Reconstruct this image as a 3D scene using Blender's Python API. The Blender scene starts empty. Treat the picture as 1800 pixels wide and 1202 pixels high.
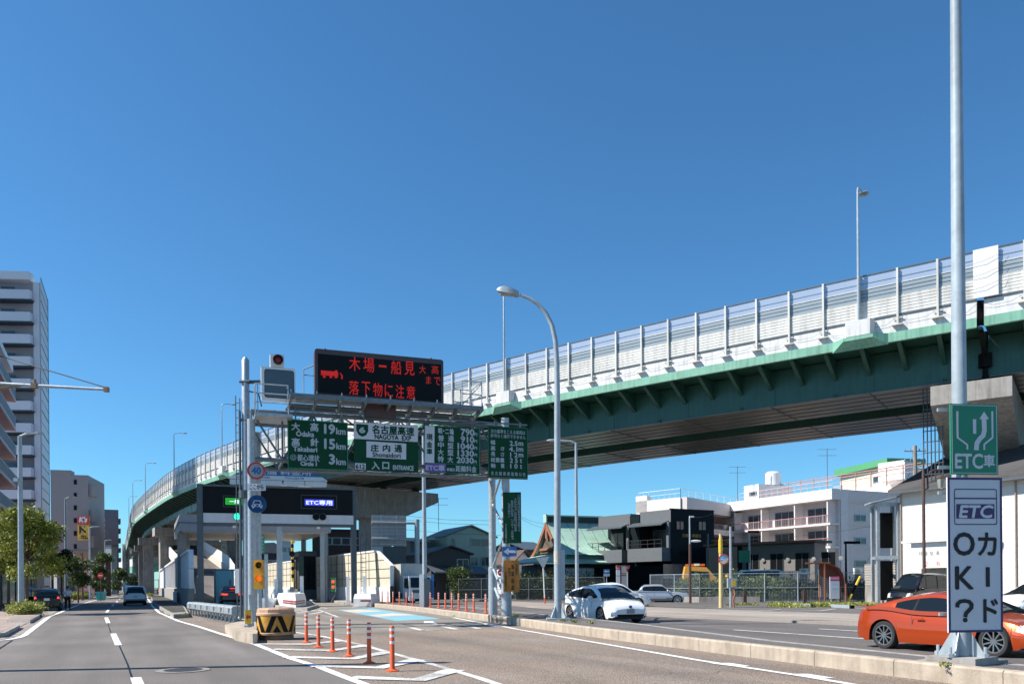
import bpy, math, random
import numpy as np
from mathutils import Vector, Matrix
random.seed(7)
sc = bpy.context.scene
col = sc.collection
R = math.radians
# ---------------------------------------------------------------- camera
F, CX, CY, ROLL, EYE = 1400.0, 900.0, 1026.6, 0.0085, 1.55
cam = bpy.data.cameras.new('camera'); cam.sensor_width = 36; cam.lens = 28.0
cam.shift_y = (CY - 601) / 1800; cam.clip_end = 6000; cam.clip_start = 0.1
camo = bpy.data.objects.new('camera', cam); col.objects.link(camo)
camo.location = (0, 0, EYE); camo.rotation_euler = (math.pi / 2, ROLL, 0)
sc.camera = camo
# ---------------------------------------------------------------- sky and sun
SUN_EL, SUN_AZ = 46.5, -96
w = bpy.data.worlds.new('World'); sc.world = w; w.use_nodes = True
nt = w.node_tree; nt.nodes.clear()
sky = nt.nodes.new('ShaderNodeTexSky'); sky.sky_type = 'NISHITA'; sky.sun_disc = False
sky.sun_elevation = R(SUN_EL); sky.sun_rotation = R(SUN_AZ)
sky.altitude = 0; sky.air_density = 1.0; sky.dust_density = 0.1; sky.ozone_density = 1.6
bg = nt.nodes.new('ShaderNodeBackground'); bg.inputs[1].default_value = 0.09
wo = nt.nodes.new('ShaderNodeOutputWorld')
tint = nt.nodes.new('ShaderNodeMixRGB'); tint.blend_type = 'MULTIPLY'; tint.inputs[0].default_value = 1; tint.inputs[2].default_value = (0.42, 0.83, 1.09, 1)
nt.links.new(sky.outputs[0], tint.inputs[1]); nt.links.new(tint.outputs[0], bg.inputs[0]); nt.links.new(bg.outputs[0], wo.inputs[0])
sl = bpy.data.lights.new('sun', 'SUN'); sl.energy = 5.0; sl.angle = R(0.53); sl.color = (1, 0.95, 0.87)
so = bpy.data.objects.new('sun', sl); col.objects.link(so)
sdir = Vector((math.sin(R(SUN_AZ)) * math.cos(R(SUN_EL)), math.cos(R(SUN_AZ)) * math.cos(R(SUN_EL)), math.sin(R(SUN_EL))))
so.rotation_euler = sdir.to_track_quat('Z', 'Y').to_euler(); so.location = sdir * 50
sc.view_settings.view_transform = 'Standard'; sc.view_settings.look = 'None'
sc.view_settings.exposure = 0.65; sc.view_settings.gamma = 1
sc.cycles.max_bounces = 6; sc.cycles.transparent_max_bounces = 24
# ---------------------------------------------------------------- picture-to-place helpers
CR, SR = math.cos(ROLL), math.sin(ROLL)
def ray(px, py):
    a = (px - CX) / F; b = -(py - CY) / F
    return a * CR + b * SR, -a * SR + b * CR
def P(px, py, Y):
    dx, dz = ray(px, py); return Vector((Y * dx, Y, EYE + Y * dz))
def G(px, py, h=0.0):
    dx, dz = ray(px, py); return P(px, py, (h - EYE) / dz)
def G2(px, py, h=0.0):
    g = G(px, py, h); return (g.x, g.y)
# ---------------------------------------------------------------- materials
MATS = {}
def mat(name, c, rough=0.6, metal=0.0, var=0.12, scale=3.0, bump=0.0, bscale=40.0, emit=0, coat=0.0, spec=0.5, trans=0, dirt=0.0, c2=None):
    if name in MATS: return MATS[name]
    m = bpy.data.materials.new(name); m.use_nodes = True; n = m.node_tree.nodes; l = m.node_tree.links
    b = n['Principled BSDF']; b.inputs['Roughness'].default_value = rough; b.inputs['Metallic'].default_value = metal
    b.inputs['Coat Weight'].default_value = coat; b.inputs['Specular IOR Level'].default_value = spec
    tc = n.new('ShaderNodeTexCoord')
    if var > 0 or c2:
        nz = n.new('ShaderNodeTexNoise'); nz.inputs['Scale'].default_value = scale; nz.inputs['Detail'].default_value = 6
        nz.inputs['Roughness'].default_value = 0.65
        l.new(tc.outputs['Object'], nz.inputs['Vector'])
        rp = n.new('ShaderNodeValToRGB'); rp.color_ramp.elements[0].position = 0.3; rp.color_ramp.elements[1].position = 0.7
        a = c2 or tuple(max(0, x * (1 - var)) for x in c); bb = c if c2 else tuple(min(1, x * (1 + var)) for x in c)
        rp.color_ramp.elements[0].color = (*a, 1); rp.color_ramp.elements[1].color = (*bb, 1)
        l.new(nz.outputs[0], rp.inputs[0]); out = rp.outputs[0]
        if dirt > 0:
            mp = n.new('ShaderNodeMapping'); mp.inputs['Scale'].default_value = (2.5, 2.5, 0.25)
            l.new(tc.outputs['Object'], mp.inputs[0])
            nd = n.new('ShaderNodeTexNoise'); nd.inputs['Scale'].default_value = 2.0; nd.inputs['Detail'].default_value = 5
            l.new(mp.outputs[0], nd.inputs['Vector'])
            mr = n.new('ShaderNodeMapRange'); mr.inputs[1].default_value = 0.45; mr.inputs[2].default_value = 0.75
            mr.inputs[3].default_value = 0; mr.inputs[4].default_value = dirt
            l.new(nd.outputs[0], mr.inputs[0])
            mx = n.new('ShaderNodeMixRGB'); mx.blend_type = 'MULTIPLY'; mx.inputs[2].default_value = (0.42, 0.36, 0.3, 1)
            l.new(mr.outputs[0], mx.inputs[0]); l.new(out, mx.inputs[1]); out = mx.outputs[0]
        l.new(out, b.inputs['Base Color'])
    else: b.inputs['Base Color'].default_value = (*c, 1)
    if bump > 0:
        nb = n.new('ShaderNodeTexNoise'); nb.inputs['Scale'].default_value = bscale; nb.inputs['Detail'].default_value = 4
        l.new(tc.outputs['Object'], nb.inputs['Vector'])
        bp = n.new('ShaderNodeBump'); bp.inputs['Strength'].default_value = bump; bp.inputs['Distance'].default_value = 0.02
        l.new(nb.outputs[0], bp.inputs['Height']); l.new(bp.outputs[0], b.inputs['Normal'])
    if emit:
        b.inputs['Emission Color'].default_value = (*c, 1); b.inputs['Emission Strength'].default_value = emit
    MATS[name] = m; return m
def asphalt(name, c, warm=(0.115, 0.095, 0.08), grain=0.35, spots=0.4):
    m = bpy.data.materials.new(name); m.use_nodes = True; n = m.node_tree.nodes; l = m.node_tree.links
    b = n['Principled BSDF']; b.inputs['Roughness'].default_value = 0.85; b.inputs['Specular IOR Level'].default_value = 0.3
    tc = n.new('ShaderNodeTexCoord')
    def noise(s, d, stretch=None):
        z = n.new('ShaderNodeTexNoise'); z.inputs['Scale'].default_value = s; z.inputs['Detail'].default_value = d
        if stretch:
            mp = n.new('ShaderNodeMapping'); mp.vector_type = 'TEXTURE'; mp.inputs['Rotation'].default_value = (0, 0, R(26.6)); mp.inputs['Scale'].default_value = stretch
            l.new(tc.outputs['Object'], mp.inputs[0]); l.new(mp.outputs[0], z.inputs['Vector'])
        else: l.new(tc.outputs['Object'], z.inputs['Vector'])
        return z.outputs[0]
    def rng(src, lo, hi, a, bb):
        r = n.new('ShaderNodeMapRange'); r.inputs[1].default_value = lo; r.inputs[2].default_value = hi
        r.inputs[3].default_value = a; r.inputs[4].default_value = bb; l.new(src, r.inputs[0]); return r.outputs[0]
    def mul(a, bb):
        q = n.new('ShaderNodeMath'); q.operation = 'MULTIPLY'; l.new(a, q.inputs[0]); l.new(bb, q.inputs[1]); return q.outputs[0]
    v = mul(rng(noise(48, 3), 0.38, 0.62, 1 - grain * 1.3, 1 + grain * 1.3), rng(noise(0.9, 5, (1, 14, 1)), 0.3, 0.7, 0.76, 1.18))
    v = mul(v, rng(noise(0.35, 3), 0.3, 0.7, 0.9, 1.1))
    mx = n.new('ShaderNodeMixRGB'); mx.inputs[1].default_value = (*c, 1); mx.inputs[2].default_value = (*warm, 1)
    l.new(rng(noise(0.25, 4), 0.4, 0.65, 0, spots), mx.inputs[0])
    h = n.new('ShaderNodeVectorMath'); h.operation = 'SCALE'; l.new(mx.outputs[0], h.inputs[0]); l.new(v, h.inputs['Scale'])
    l.new(h.outputs[0], b.inputs['Base Color'])
    bp = n.new('ShaderNodeBump'); bp.inputs['Strength'].default_value = 0.5; bp.inputs['Distance'].default_value = 0.01
    l.new(noise(60, 3), bp.inputs['Height']); l.new(bp.outputs[0], b.inputs['Normal'])
    MATS[name] = m; return m
def worn_paint(name, c, under, wear=0.35):
    m = bpy.data.materials.new(name); m.use_nodes = True; n = m.node_tree.nodes; l = m.node_tree.links
    b = n['Principled BSDF']; b.inputs['Roughness'].default_value = 0.7
    tc = n.new('ShaderNodeTexCoord'); z = n.new('ShaderNodeTexNoise'); z.inputs['Scale'].default_value = 30; z.inputs['Detail'].default_value = 5
    z2 = n.new('ShaderNodeTexNoise'); z2.inputs['Scale'].default_value = 0.9; z2.inputs['Detail'].default_value = 3
    l.new(tc.outputs['Object'], z.inputs['Vector']); l.new(tc.outputs['Object'], z2.inputs['Vector'])
    a = n.new('ShaderNodeMath'); a.operation = 'ADD'; l.new(z.outputs[0], a.inputs[0]); l.new(z2.outputs[0], a.inputs[1])
    r = n.new('ShaderNodeMapRange'); r.inputs[1].default_value = 1.0 + (0.35 - wear) * 0.5; r.inputs[2].default_value = 1.22 + (0.35 - wear) * 0.5; r.inputs[4].default_value = 0.8
    l.new(a.outputs[0], r.inputs[0])
    mx = n.new('ShaderNodeMixRGB'); mx.inputs[1].default_value = (*c, 1); mx.inputs[2].default_value = (*under, 1)
    l.new(r.outputs[0], mx.inputs[0]); l.new(mx.outputs[0], b.inputs['Base Color']); MATS[name] = m; return m
def sheer(name, c, alpha, rough=0.3):
    m = bpy.data.materials.new(name); m.use_nodes = True; n = m.node_tree.nodes; l = m.node_tree.links
    n.clear(); o = n.new('ShaderNodeOutputMaterial'); t = n.new('ShaderNodeBsdfTransparent'); b = n.new('ShaderNodeBsdfPrincipled')
    b.inputs['Base Color'].default_value = (*c, 1); b.inputs['Roughness'].default_value = rough
    mx = n.new('ShaderNodeMixShader'); mx.inputs[0].default_value = alpha
    l.new(t.outputs[0], mx.inputs[1]); l.new(b.outputs[0], mx.inputs[2]); l.new(mx.outputs[0], o.inputs[0]); MATS[name] = m; return m
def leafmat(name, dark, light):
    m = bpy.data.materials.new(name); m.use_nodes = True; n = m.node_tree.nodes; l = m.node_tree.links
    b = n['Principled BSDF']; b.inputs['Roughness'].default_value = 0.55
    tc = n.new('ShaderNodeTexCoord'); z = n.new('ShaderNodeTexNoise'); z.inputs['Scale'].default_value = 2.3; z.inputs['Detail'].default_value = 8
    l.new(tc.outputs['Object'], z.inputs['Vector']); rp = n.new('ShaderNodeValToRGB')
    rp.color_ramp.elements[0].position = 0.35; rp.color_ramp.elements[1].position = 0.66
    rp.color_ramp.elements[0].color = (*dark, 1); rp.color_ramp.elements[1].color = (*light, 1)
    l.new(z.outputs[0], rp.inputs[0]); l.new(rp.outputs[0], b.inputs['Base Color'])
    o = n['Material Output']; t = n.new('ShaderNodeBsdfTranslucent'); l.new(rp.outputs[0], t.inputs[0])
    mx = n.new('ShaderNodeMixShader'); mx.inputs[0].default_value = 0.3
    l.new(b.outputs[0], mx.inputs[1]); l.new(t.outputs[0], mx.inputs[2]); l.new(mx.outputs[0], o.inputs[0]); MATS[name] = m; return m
M_asph = asphalt('asphalt', (0.178, 0.16, 0.147))
M_asph2 = asphalt('asphalt_brown', (0.215, 0.176, 0.146), (0.24, 0.18, 0.135), 0.6, 0.7)
M_asph3 = asphalt('asphalt_dark', (0.135, 0.125, 0.122), (0.15, 0.128, 0.108), 0.3, 0.3)
M_apron = asphalt('apron_concrete', (0.24, 0.215, 0.185), (0.2, 0.175, 0.15), 0.15, 0.6)
M_soil = asphalt('planter_soil', (0.07, 0.062, 0.055), (0.1, 0.085, 0.06), 0.5, 0.6)
M_base = asphalt('town_ground', (0.16, 0.15, 0.14))
M_pave = asphalt('pavement', (0.33, 0.29, 0.255), (0.27, 0.23, 0.2), 0.12, 0.6)
M_pinkpave = asphalt('pinkish_pavement', (0.36, 0.28, 0.24), (0.27, 0.21, 0.185), 0.12, 0.6)
M_line = worn_paint('road_line', (0.78, 0.78, 0.76), (0.16, 0.15, 0.14), 0.2)
M_line2 = worn_paint('road_line_worn', (0.68, 0.67, 0.64), (0.2, 0.185, 0.165), 0.42)
M_blue = worn_paint('road_blue', (0.2, 0.42, 0.5), (0.25, 0.23, 0.2), 0.15)
M_cream = worn_paint('road_cream', (0.6, 0.52, 0.42), (0.3, 0.26, 0.22), 0.2)
M_conc = mat('concrete', (0.33, 0.31, 0.285), 0.85, var=0.2, scale=1.1, bump=0.3, dirt=0.6)
M_kerb = mat('kerb_concrete', (0.42, 0.35, 0.275), 0.9, var=0.22, scale=2.2, bump=0.4, dirt=0.5)
M_white = mat('white_paint', (0.74, 0.74, 0.73), 0.45, var=0.04, dirt=0.12)
M_whitew = mat('white_parapet', (0.62, 0.62, 0.62), 0.7, var=0.08, scale=0.8, dirt=0.5)
M_louver = mat('louver_white', (0.62, 0.61, 0.58), 0.6, var=0.12, scale=0.5, dirt=0.4)
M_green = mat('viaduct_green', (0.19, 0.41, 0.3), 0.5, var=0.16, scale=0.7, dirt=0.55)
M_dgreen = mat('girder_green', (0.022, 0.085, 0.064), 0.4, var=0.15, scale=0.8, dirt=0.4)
M_gbot = mat('girder_underside', (0.15, 0.145, 0.12), 0.3, var=0.2, scale=0.6, dirt=0.5)
M_galv = mat('galvanised', (0.4, 0.44, 0.47), 0.45, 0.35, var=0.2, scale=7, dirt=0.15)
M_galvl = mat('painted_grey_pole', (0.36, 0.42, 0.46), 0.45, 0.1, var=0.14, scale=6, dirt=0.35)
M_galvd = mat('weathered_steel', (0.16, 0.19, 0.21), 0.5, 0.3, var=0.25, scale=6)
M_dgrey = mat('dark_steel', (0.09, 0.11, 0.125), 0.5, 0.2, var=0.1)
M_black = mat('black', (0.006, 0.006, 0.007), 0.45, var=0, spec=0.15)
M_blackm = mat('black_matt', (0.02, 0.02, 0.022), 0.8, var=0.1)
M_rubber = mat('rubber', (0.025, 0.025, 0.026), 0.85, var=0.1)
M_chrome = mat('alloy', (0.6, 0.6, 0.62), 0.25, 0.9, var=0)
M_glass = mat('dark_glass', (0.008, 0.012, 0.015), 0.03, var=0, spec=0.45)
M_wglass = mat('window_glass', (0.05, 0.065, 0.075), 0.12, var=0.3, scale=0.7, spec=0.7)
M_curtain = mat('curtained_glass', (0.3, 0.29, 0.26), 0.3, var=0.25, scale=0.8)
M_signg = mat('sign_green', (0.005, 0.055, 0.024), 0.55, var=0.05, spec=0.15)
M_signgl = mat('sign_green_bright', (0.01, 0.2, 0.11), 0.45, var=0.05)
M_signw = mat('sign_white', (0.58, 0.6, 0.64), 0.5, var=0.02, spec=0.2)
M_signb = mat('sign_blue', (0.02, 0.13, 0.36), 0.45, var=0.04)
M_signp = mat('sign_purple', (0.16, 0.06, 0.33), 0.5, var=0.04)
M_navy = mat('sign_navy', (0.045, 0.03, 0.12), 0.5, var=0.04)
M_ink = mat('black_ink', (0.01, 0.01, 0.012), 0.6, var=0)
M_red = mat('sign_red', (0.5, 0.025, 0.02), 0.45, var=0.05)
M_orange = mat('bollard_orange', (0.72, 0.1, 0.022), 0.5, var=0.08)
M_orgsign = mat('sign_orange', (0.42, 0.15, 0.012), 0.5, var=0.06)
M_yel = mat('sign_yellow', (0.72, 0.48, 0.04), 0.5, var=0.06)
M_yelb = mat('barrel_yellow', (0.62, 0.3, 0.03), 0.55, var=0.25, scale=4, dirt=0.4)
M_plate = mat('number_plate', (0.6, 0.6, 0.58), 0.5, var=0)
M_refl = mat('reflective_white', (0.72, 0.72, 0.72), 0.35, var=0.05)
M_brown = mat('brown_steel', (0.085, 0.045, 0.035), 0.55, var=0.15)
M_ledr = mat('led_red', (0.5, 0.01, 0.004), emit=0.36, var=0)
M_ledrd = mat('led_red_dim', (0.6, 0.02, 0.008), emit=0.22, var=0)
M_ledg = mat('led_green', (0.02, 0.42, 0.03), emit=0.35, var=0)
M_ledb = mat('led_blue', (0.05, 0.05, 0.6), emit=0.5, var=0)
M_ledw = mat('led_white', (0.65, 0.75, 0.9), emit=0.7, var=0)
M_tgreen = mat('signal_green_lit', (0.02, 0.95, 0.5), emit=1.4, var=0)
M_amber = mat('signal_amber_lit', (1.0, 0.22, 0.015), emit=0.35, var=0)
M_tailon = mat('tail_lamp_lit', (1.0, 0.06, 0.03), emit=1.2, var=0)
M_tail = mat('tail_lamp', (0.35, 0.012, 0.012), 0.2, var=0)
M_hl = mat('headlight_glass', (0.55, 0.56, 0.5), 0.12, 0.2, var=0.25, scale=9)
M_hlon = mat('headlight_lit', (1, 0.93, 0.8), emit=2.0, var=0)
M_bark = mat('bark', (0.1, 0.07, 0.05), 0.9, var=0.3, scale=12, bump=0.5)
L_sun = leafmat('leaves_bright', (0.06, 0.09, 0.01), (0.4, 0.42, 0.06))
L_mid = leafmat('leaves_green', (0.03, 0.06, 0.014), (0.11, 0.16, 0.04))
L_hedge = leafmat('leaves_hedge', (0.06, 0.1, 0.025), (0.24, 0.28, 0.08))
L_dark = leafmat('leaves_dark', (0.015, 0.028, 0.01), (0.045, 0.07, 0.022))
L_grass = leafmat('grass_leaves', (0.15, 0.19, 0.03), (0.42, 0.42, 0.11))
# ---------------------------------------------------------------- mesh builder
class MB:
    def __init__(s, M=None): s.v = []; s.f = []; s.M = M or Matrix.Identity(4)
    def add(s, vs, fs):
        b = len(s.v); s.v += [s.M @ Vector(p) for p in vs]; s.f += [tuple(b + i for i in f) for f in fs]; return s
    def box(s, a, b):
        x0, y0, z0 = a; x1, y1, z1 = b
        return s.add([(x0, y0, z0), (x1, y0, z0), (x1, y1, z0), (x0, y1, z0), (x0, y0, z1), (x1, y0, z1), (x1, y1, z1), (x0, y1, z1)],
                     [(0, 3, 2, 1), (4, 5, 6, 7), (0, 1, 5, 4), (1, 2, 6, 5), (2, 3, 7, 6), (3, 0, 4, 7)])
    def cbox(s, c, d): return s.box((c[0] - d[0] / 2, c[1] - d[1] / 2, c[2] - d[2] / 2), (c[0] + d[0] / 2, c[1] + d[1] / 2, c[2] + d[2] / 2))
    def bar(s, p0, p1, w, h=None, up=(0, 0, 1)):
        p0 = Vector(p0); p1 = Vector(p1); h = h or w; d = (p1 - p0).normalized(); u = Vector(up)
        if abs(d.dot(u)) > 0.99: u = Vector((1, 0, 0))
        r = d.cross(u).normalized() * w / 2; u = r.cross(d).normalized() * h / 2
        vs = [p + a * r + b * u for p in (p0, p1) for a, b in ((-1, -1), (1, -1), (1, 1), (-1, 1))]
        return s.add(vs, [(0, 1, 2, 3), (7, 6, 5, 4), (0, 4, 5, 1), (1, 5, 6, 2), (2, 6, 7, 3), (3, 7, 4, 0)])
    def cyl(s, p0, p1, r0, r1=None, n=12, caps=True):
        r1 = r0 if r1 is None else r1; return s.tube([p0, p1], [r0, r1], n, caps)
    def tube(s, pts, r, n=10, caps=True):
        pts = [Vector(p) for p in pts]; rs = r if isinstance(r, (list, tuple)) else [r] * len(pts); vs = []; fs = []
        ref = None
        for i, p in enumerate(pts):
            d = (pts[min(i + 1, len(pts) - 1)] - pts[max(i - 1, 0)]).normalized()
            if ref is None: ref = d.orthogonal().normalized()
            a = (ref - d * ref.dot(d)); a = a.normalized() if a.length > 1e-5 else d.orthogonal().normalized(); ref = a; b = d.cross(a)
            vs += [p + (a * math.cos(t) + b * math.sin(t)) * rs[i] for t in [2 * math.pi * k / n for k in range(n)]]
        for i in range(len(pts) - 1):
            fs += [(i * n + k, i * n + (k + 1) % n, (i + 1) * n + (k + 1) % n, (i + 1) * n + k) for k in range(n)]
        if caps: fs += [tuple(range(n))[::-1], tuple((len(pts) - 1) * n + k for k in range(n))]
        return s.add(vs, fs)
    def lathe(s, prof, c=(0, 0, 0), axis='z', n=24, caps=True):
        vs = []; fs = []; c = Vector(c)
        for r, h in prof:
            for k in range(n):
                t = 2 * math.pi * k / n; a, b = r * math.cos(t), r * math.sin(t)
                vs.append(c + Vector((a, b, h) if axis == 'z' else (a, h, b)))
        for i in range(len(prof) - 1):
            fs += [(i * n + k, i * n + (k + 1) % n, (i + 1) * n + (k + 1) % n, (i + 1) * n + k) for k in range(n)]
        if caps and prof[0][0] > 1e-4: fs.append(tuple(range(n))[::-1])
        if caps and prof[-1][0] > 1e-4: fs.append(tuple((len(prof) - 1) * n + k for k in range(n)))
        return s.add(vs, fs)
    def prism(s, poly, e):
        n = len(poly); e = Vector(e); a = [Vector(p) for p in poly]
        return s.add(a + [p + e for p in a], [tuple(range(n))[::-1], tuple(range(n, 2 * n))] + [(i, (i + 1) % n, n + (i + 1) % n, n + i) for i in range(n)])
    def poly(s, pts): return s.add(pts, [tuple(range(len(pts)))])
    def ball(s, c, r, n=12):
        c = Vector(c); r = r if isinstance(r, (list, tuple)) else (r, r, r); m = n // 2
        vs = []; fs = []
        for i in range(m + 1):
            ph = math.pi * i / m
            for k in range(n):
                t = 2 * math.pi * k / n
                vs.append(c + Vector((r[0] * math.sin(ph) * math.cos(t), r[1] * math.sin(ph) * math.sin(t), r[2] * math.cos(ph))))
        for i in range(m): fs += [(i * n + k, i * n + (k + 1) % n, (i + 1) * n + (k + 1) % n, (i + 1) * n + k) for k in range(n)]
        return s.add(vs, fs)
    def build(s, name, m, parent=None, smooth=False, ang=35):
        if not s.f: return None
        MI = MW.get(parent.name, Matrix.Identity(4)).inverted() if parent else Matrix.Identity(4)
        me = bpy.data.meshes.new(name); me.from_pydata([MI @ v for v in s.v], [], s.f); me.materials.append(m)
        if smooth:
            me.polygons.foreach_set('use_smooth', [True] * len(me.polygons))
            try: me.set_sharp_from_angle(angle=R(ang))
            except Exception: pass
        me.update()
        o = bpy.data.objects.new(name, me); col.objects.link(o)
        if parent: o.parent = parent; MW[o.name] = MW.get(parent.name, Matrix.Identity(4))
        return o
MW = {}
def tag(o, label=None, cat=None, group=None, kind=None):
    for k, v in (('label', label), ('category', cat), ('group', group), ('kind', kind)):
        if v: o[k] = v
    return o
def thing(name, label, cat, loc=(0, 0, 0), rz=0.0, group=None):
    o = bpy.data.objects.new(name, None); col.objects.link(o); o.empty_display_size = 0.2
    o.location = loc; o.rotation_euler = (0, 0, rz); tag(o, label, cat, group)
    MW[o.name] = Matrix.Translation(Vector(loc)) @ Matrix.Rotation(rz, 4, 'Z'); return o
def struct(name, mb, m): return tag(mb.build(name, m), kind='structure')
def dup(root, loc, rz=None, label=None, group=None, scale=None):
    r = root.copy(); col.objects.link(r); r.location = loc
    if rz is not None: r.rotation_euler = (0, 0, rz)
    if scale: r.scale = (scale,) * 3
    if label: r['label'] = label
    if group: r['group'] = group
    for c in list(root.children):
        d = c.copy(); col.objects.link(d); d.parent = r
        for g in list(c.children):
            e = g.copy(); col.objects.link(e); e.parent = d
    return r
def frame(o, x, y=None):
    """origin o, x axis (unit, horizontal), y horizontal into the wall, z up"""
    x = Vector((x[0], x[1], 0)).normalized(); y = Vector((-x.y, x.x, 0)); M = Matrix.Identity(4)
    M.col[0] = (*x, 0); M.col[1] = (*y, 0); M.col[2] = (0, 0, 1, 0); M.col[3] = (*Vector(o), 1); return M
# ---------------------------------------------------------------- lettering
_gl = {}
def glyphs(t):
    if t not in _gl:
        c = bpy.data.curves.new('t', 'FONT'); c.body = t; c.resolution_u = 3
        o = bpy.data.objects.new('t', c); col.objects.link(o); bpy.context.view_layer.update()
        m = bpy.data.meshes.new_from_object(o.evaluated_get(bpy.context.evaluated_depsgraph_get()))
        vs = [(v.co.x, v.co.y) for v in m.vertices]; fs = [tuple(p.vertices) for p in m.polygons]
        bpy.data.objects.remove(o); bpy.data.curves.remove(c); bpy.data.meshes.remove(m); _gl[t] = (vs, fs)
    return _gl[t]
def text(mb, t, x0, z0, x1, z1, y=-0.004, bold=0.0, slant=0.0):
    vs, fs = glyphs(t)
    if not vs: return
    ax = min(v[0] for v in vs); bx = max(v[0] for v in vs); az = min(v[1] for v in vs); bz = max(v[1] for v in vs)
    if t in ('ー', '一', '-', '―'): az -= 0.28; bz += 0.28
    sx = (x1 - x0) / max(bx - ax, 1e-6); sz = (z1 - z0) / max(bz - az, 1e-6); k = 0
    offs = [(0, 0)] if bold <= 0 else [(0, 0), (bold, 0), (-bold, 0), (0, bold), (0, -bold)]
    for ox, oz in offs:
        mb.add([(x0 + (a - ax) * sx + ox + slant * (b - az) * sz, y - 0.0006 * k, z0 + (b - az) * sz + oz) for a, b in vs], fs); k += 1
def vtext(mb, t, x0, z0, x1, z1, y=-0.004, bold=0.0, gap=0.12):
    n = len(t); h = (z1 - z0) / n
    for i, c in enumerate(t):
        if c == ' ': continue
        zt = z1 - i * h; a, b = x0, x1; lo, hi = zt - h * (1 - gap / 2), zt - h * gap / 2
        if c == 'ー': text(mb, '|', x0 + (x1 - x0) * .44, lo, x0 + (x1 - x0) * .56, hi, y, bold)
        elif c in '・。、': text(mb, c, x0 + (x1 - x0) * .4, lo + h * .35, x0 + (x1 - x0) * .6, hi - h * .35, y, bold)
        else: text(mb, c, a, lo, b, hi, y, bold)
class Sign:
    """flat panel given by its four corners in a crop of the photograph (crop origin ox, oy, scale) and a depth function"""
    def __init__(s, TL, TR, BR, BL, crop, depth, thick=0.06):
        ox, oy, k = crop; q = lambda p: (ox + p[0] / k, oy + p[1] / k)
        s.c = (TL, TR, BR, BL); tl, tr, br, bl = map(q, s.c)
        A = P(*bl, depth(*bl)); B = P(*br, depth(*br)); T = P(*tl, depth(*tl))
        s.M = frame(A, B - A); s.w = (Vector((B.x, B.y)) - Vector((A.x, A.y))).length; s.h = T.z - A.z; s.A = A; s.thick = thick
    def rc(s, x, y):
        TL, TR, BR, BL = s.c; u = (x - TL[0]) / (TR[0] - TL[0]); t = TL[1] + u * (TR[1] - TL[1]); b = BL[1] + u * (BR[1] - BL[1])
        return u * s.w, (1 - (y - t) / (b - t)) * s.h
    def mb(s): return MB(s.M)
    def panel(s, m, parent, name='panel'): return s.mb().box((0, 0, 0), (s.w, s.thick, s.h)).build(name, m, parent)
    def rect(s, mb, x0, y0, x1, y1, y=-0.003):
        a, zt = s.rc(x0, y0); _, zt2 = s.rc(x1, y0); b, zb = s.rc(x1, y1); _, zb2 = s.rc(x0, y1)
        zt = (zt + zt2) / 2; zb = (zb + zb2) / 2; mb.box((a, y, zb), (b, y + 0.002, zt))
    def txt(s, mb, t, x0, y0, x1, y1, bold=0.0, y=-0.006, slant=0):
        xm = (x0 + x1) / 2; a, _ = s.rc(x0, y0); b, _ = s.rc(x1, y0); _, zt = s.rc(xm, y0); _, zb = s.rc(xm, y1)
        text(mb, t, a, zb, b, zt, y, bold, slant)
    def vtxt(s, mb, t, x0, y0, x1, y1, bold=0.0, y=-0.006):
        a, zt = s.rc(x0, y0); b, _ = s.rc(x1, y0); _, zb = s.rc(x0, y1); vtext(mb, t, a, zb, b, zt, y, bold)
    def poly(s, mb, pts, y=-0.006): 
        q = [s.rc(*p) for p in pts]; mb.prism([(a, y, b) for a, b in q], (0, 0.002, 0))
    def border(s, m, parent, t=0.02, y=-0.003, inset=0.0, name='border'):
        b = s.mb(); i = inset
        b.box((i, y, i), (s.w - i, y + .002, i + t)).box((i, y, s.h - i - t), (s.w - i, y + .002, s.h - i))
        b.box((i, y, i + t), (i + t, y + .002, s.h - i - t)).box((s.w - i - t, y, i + t), (s.w - i, y + .002, s.h - i - t)); return b.build(name, m, parent)
class Face:
    """wall plane over the plan segment A-B (left to right as seen from outside); turns picture points into wall x, z"""
    def __init__(s, A, B, z=0):
        s.A = Vector((A[0], A[1], z)); s.B = Vector((B[0], B[1], z)); s.M = frame(s.A, s.B - s.A); s.L = (s.B - s.A).length
        s.x = (s.B - s.A).normalized(); s.n = Vector((s.x.y, -s.x.x, 0))
    def loc(s, px, py):
        dx, dz = ray(px, py); d = Vector((dx, 1, dz)); o = Vector((0, 0, EYE)); k = (s.A - o).dot(s.n) / d.dot(s.n); p = o + d * k
        return (p - s.A).dot(s.x), p.z - s.A.z
    def mb(s): return MB(s.M)
    def rect(s, r):
        a, zt = s.loc(r[0], r[1]); b, _ = s.loc(r[2], r[1]); _, zb = s.loc((r[0] + r[2]) / 2, r[3]); _, zt = s.loc((r[0] + r[2]) / 2, r[1])
        return min(a, b), zb, max(a, b), zt
def window(M, r, parent, fm, gm, f=0.07, mull=1, proud=0.06, trans=0):
    x0, z0, x1, z1 = r; b = MB(M); p = -proud
    b.box((x0, p, z0), (x1, 0.02, z0 + f)).box((x0, p, z1 - f), (x1, 0.02, z1)).box((x0, p, z0 + f), (x0 + f, 0.02, z1 - f)).box((x1 - f, p, z0 + f), (x1, 0.02, z1 - f))
    for k in range(1, mull + 1):
        x = x0 + (x1 - x0) * k / (mull + 1); b.box((x - f / 2, p + .012, z0 + f), (x + f / 2, 0.02, z1 - f))
    w_ = b.build('window', fm, parent)
    MB(M).box((x0 + f, -0.015, z0 + f), (x1 - f, 0.01, z1 - f)).build('pane', gm, w_); return w_
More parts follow.
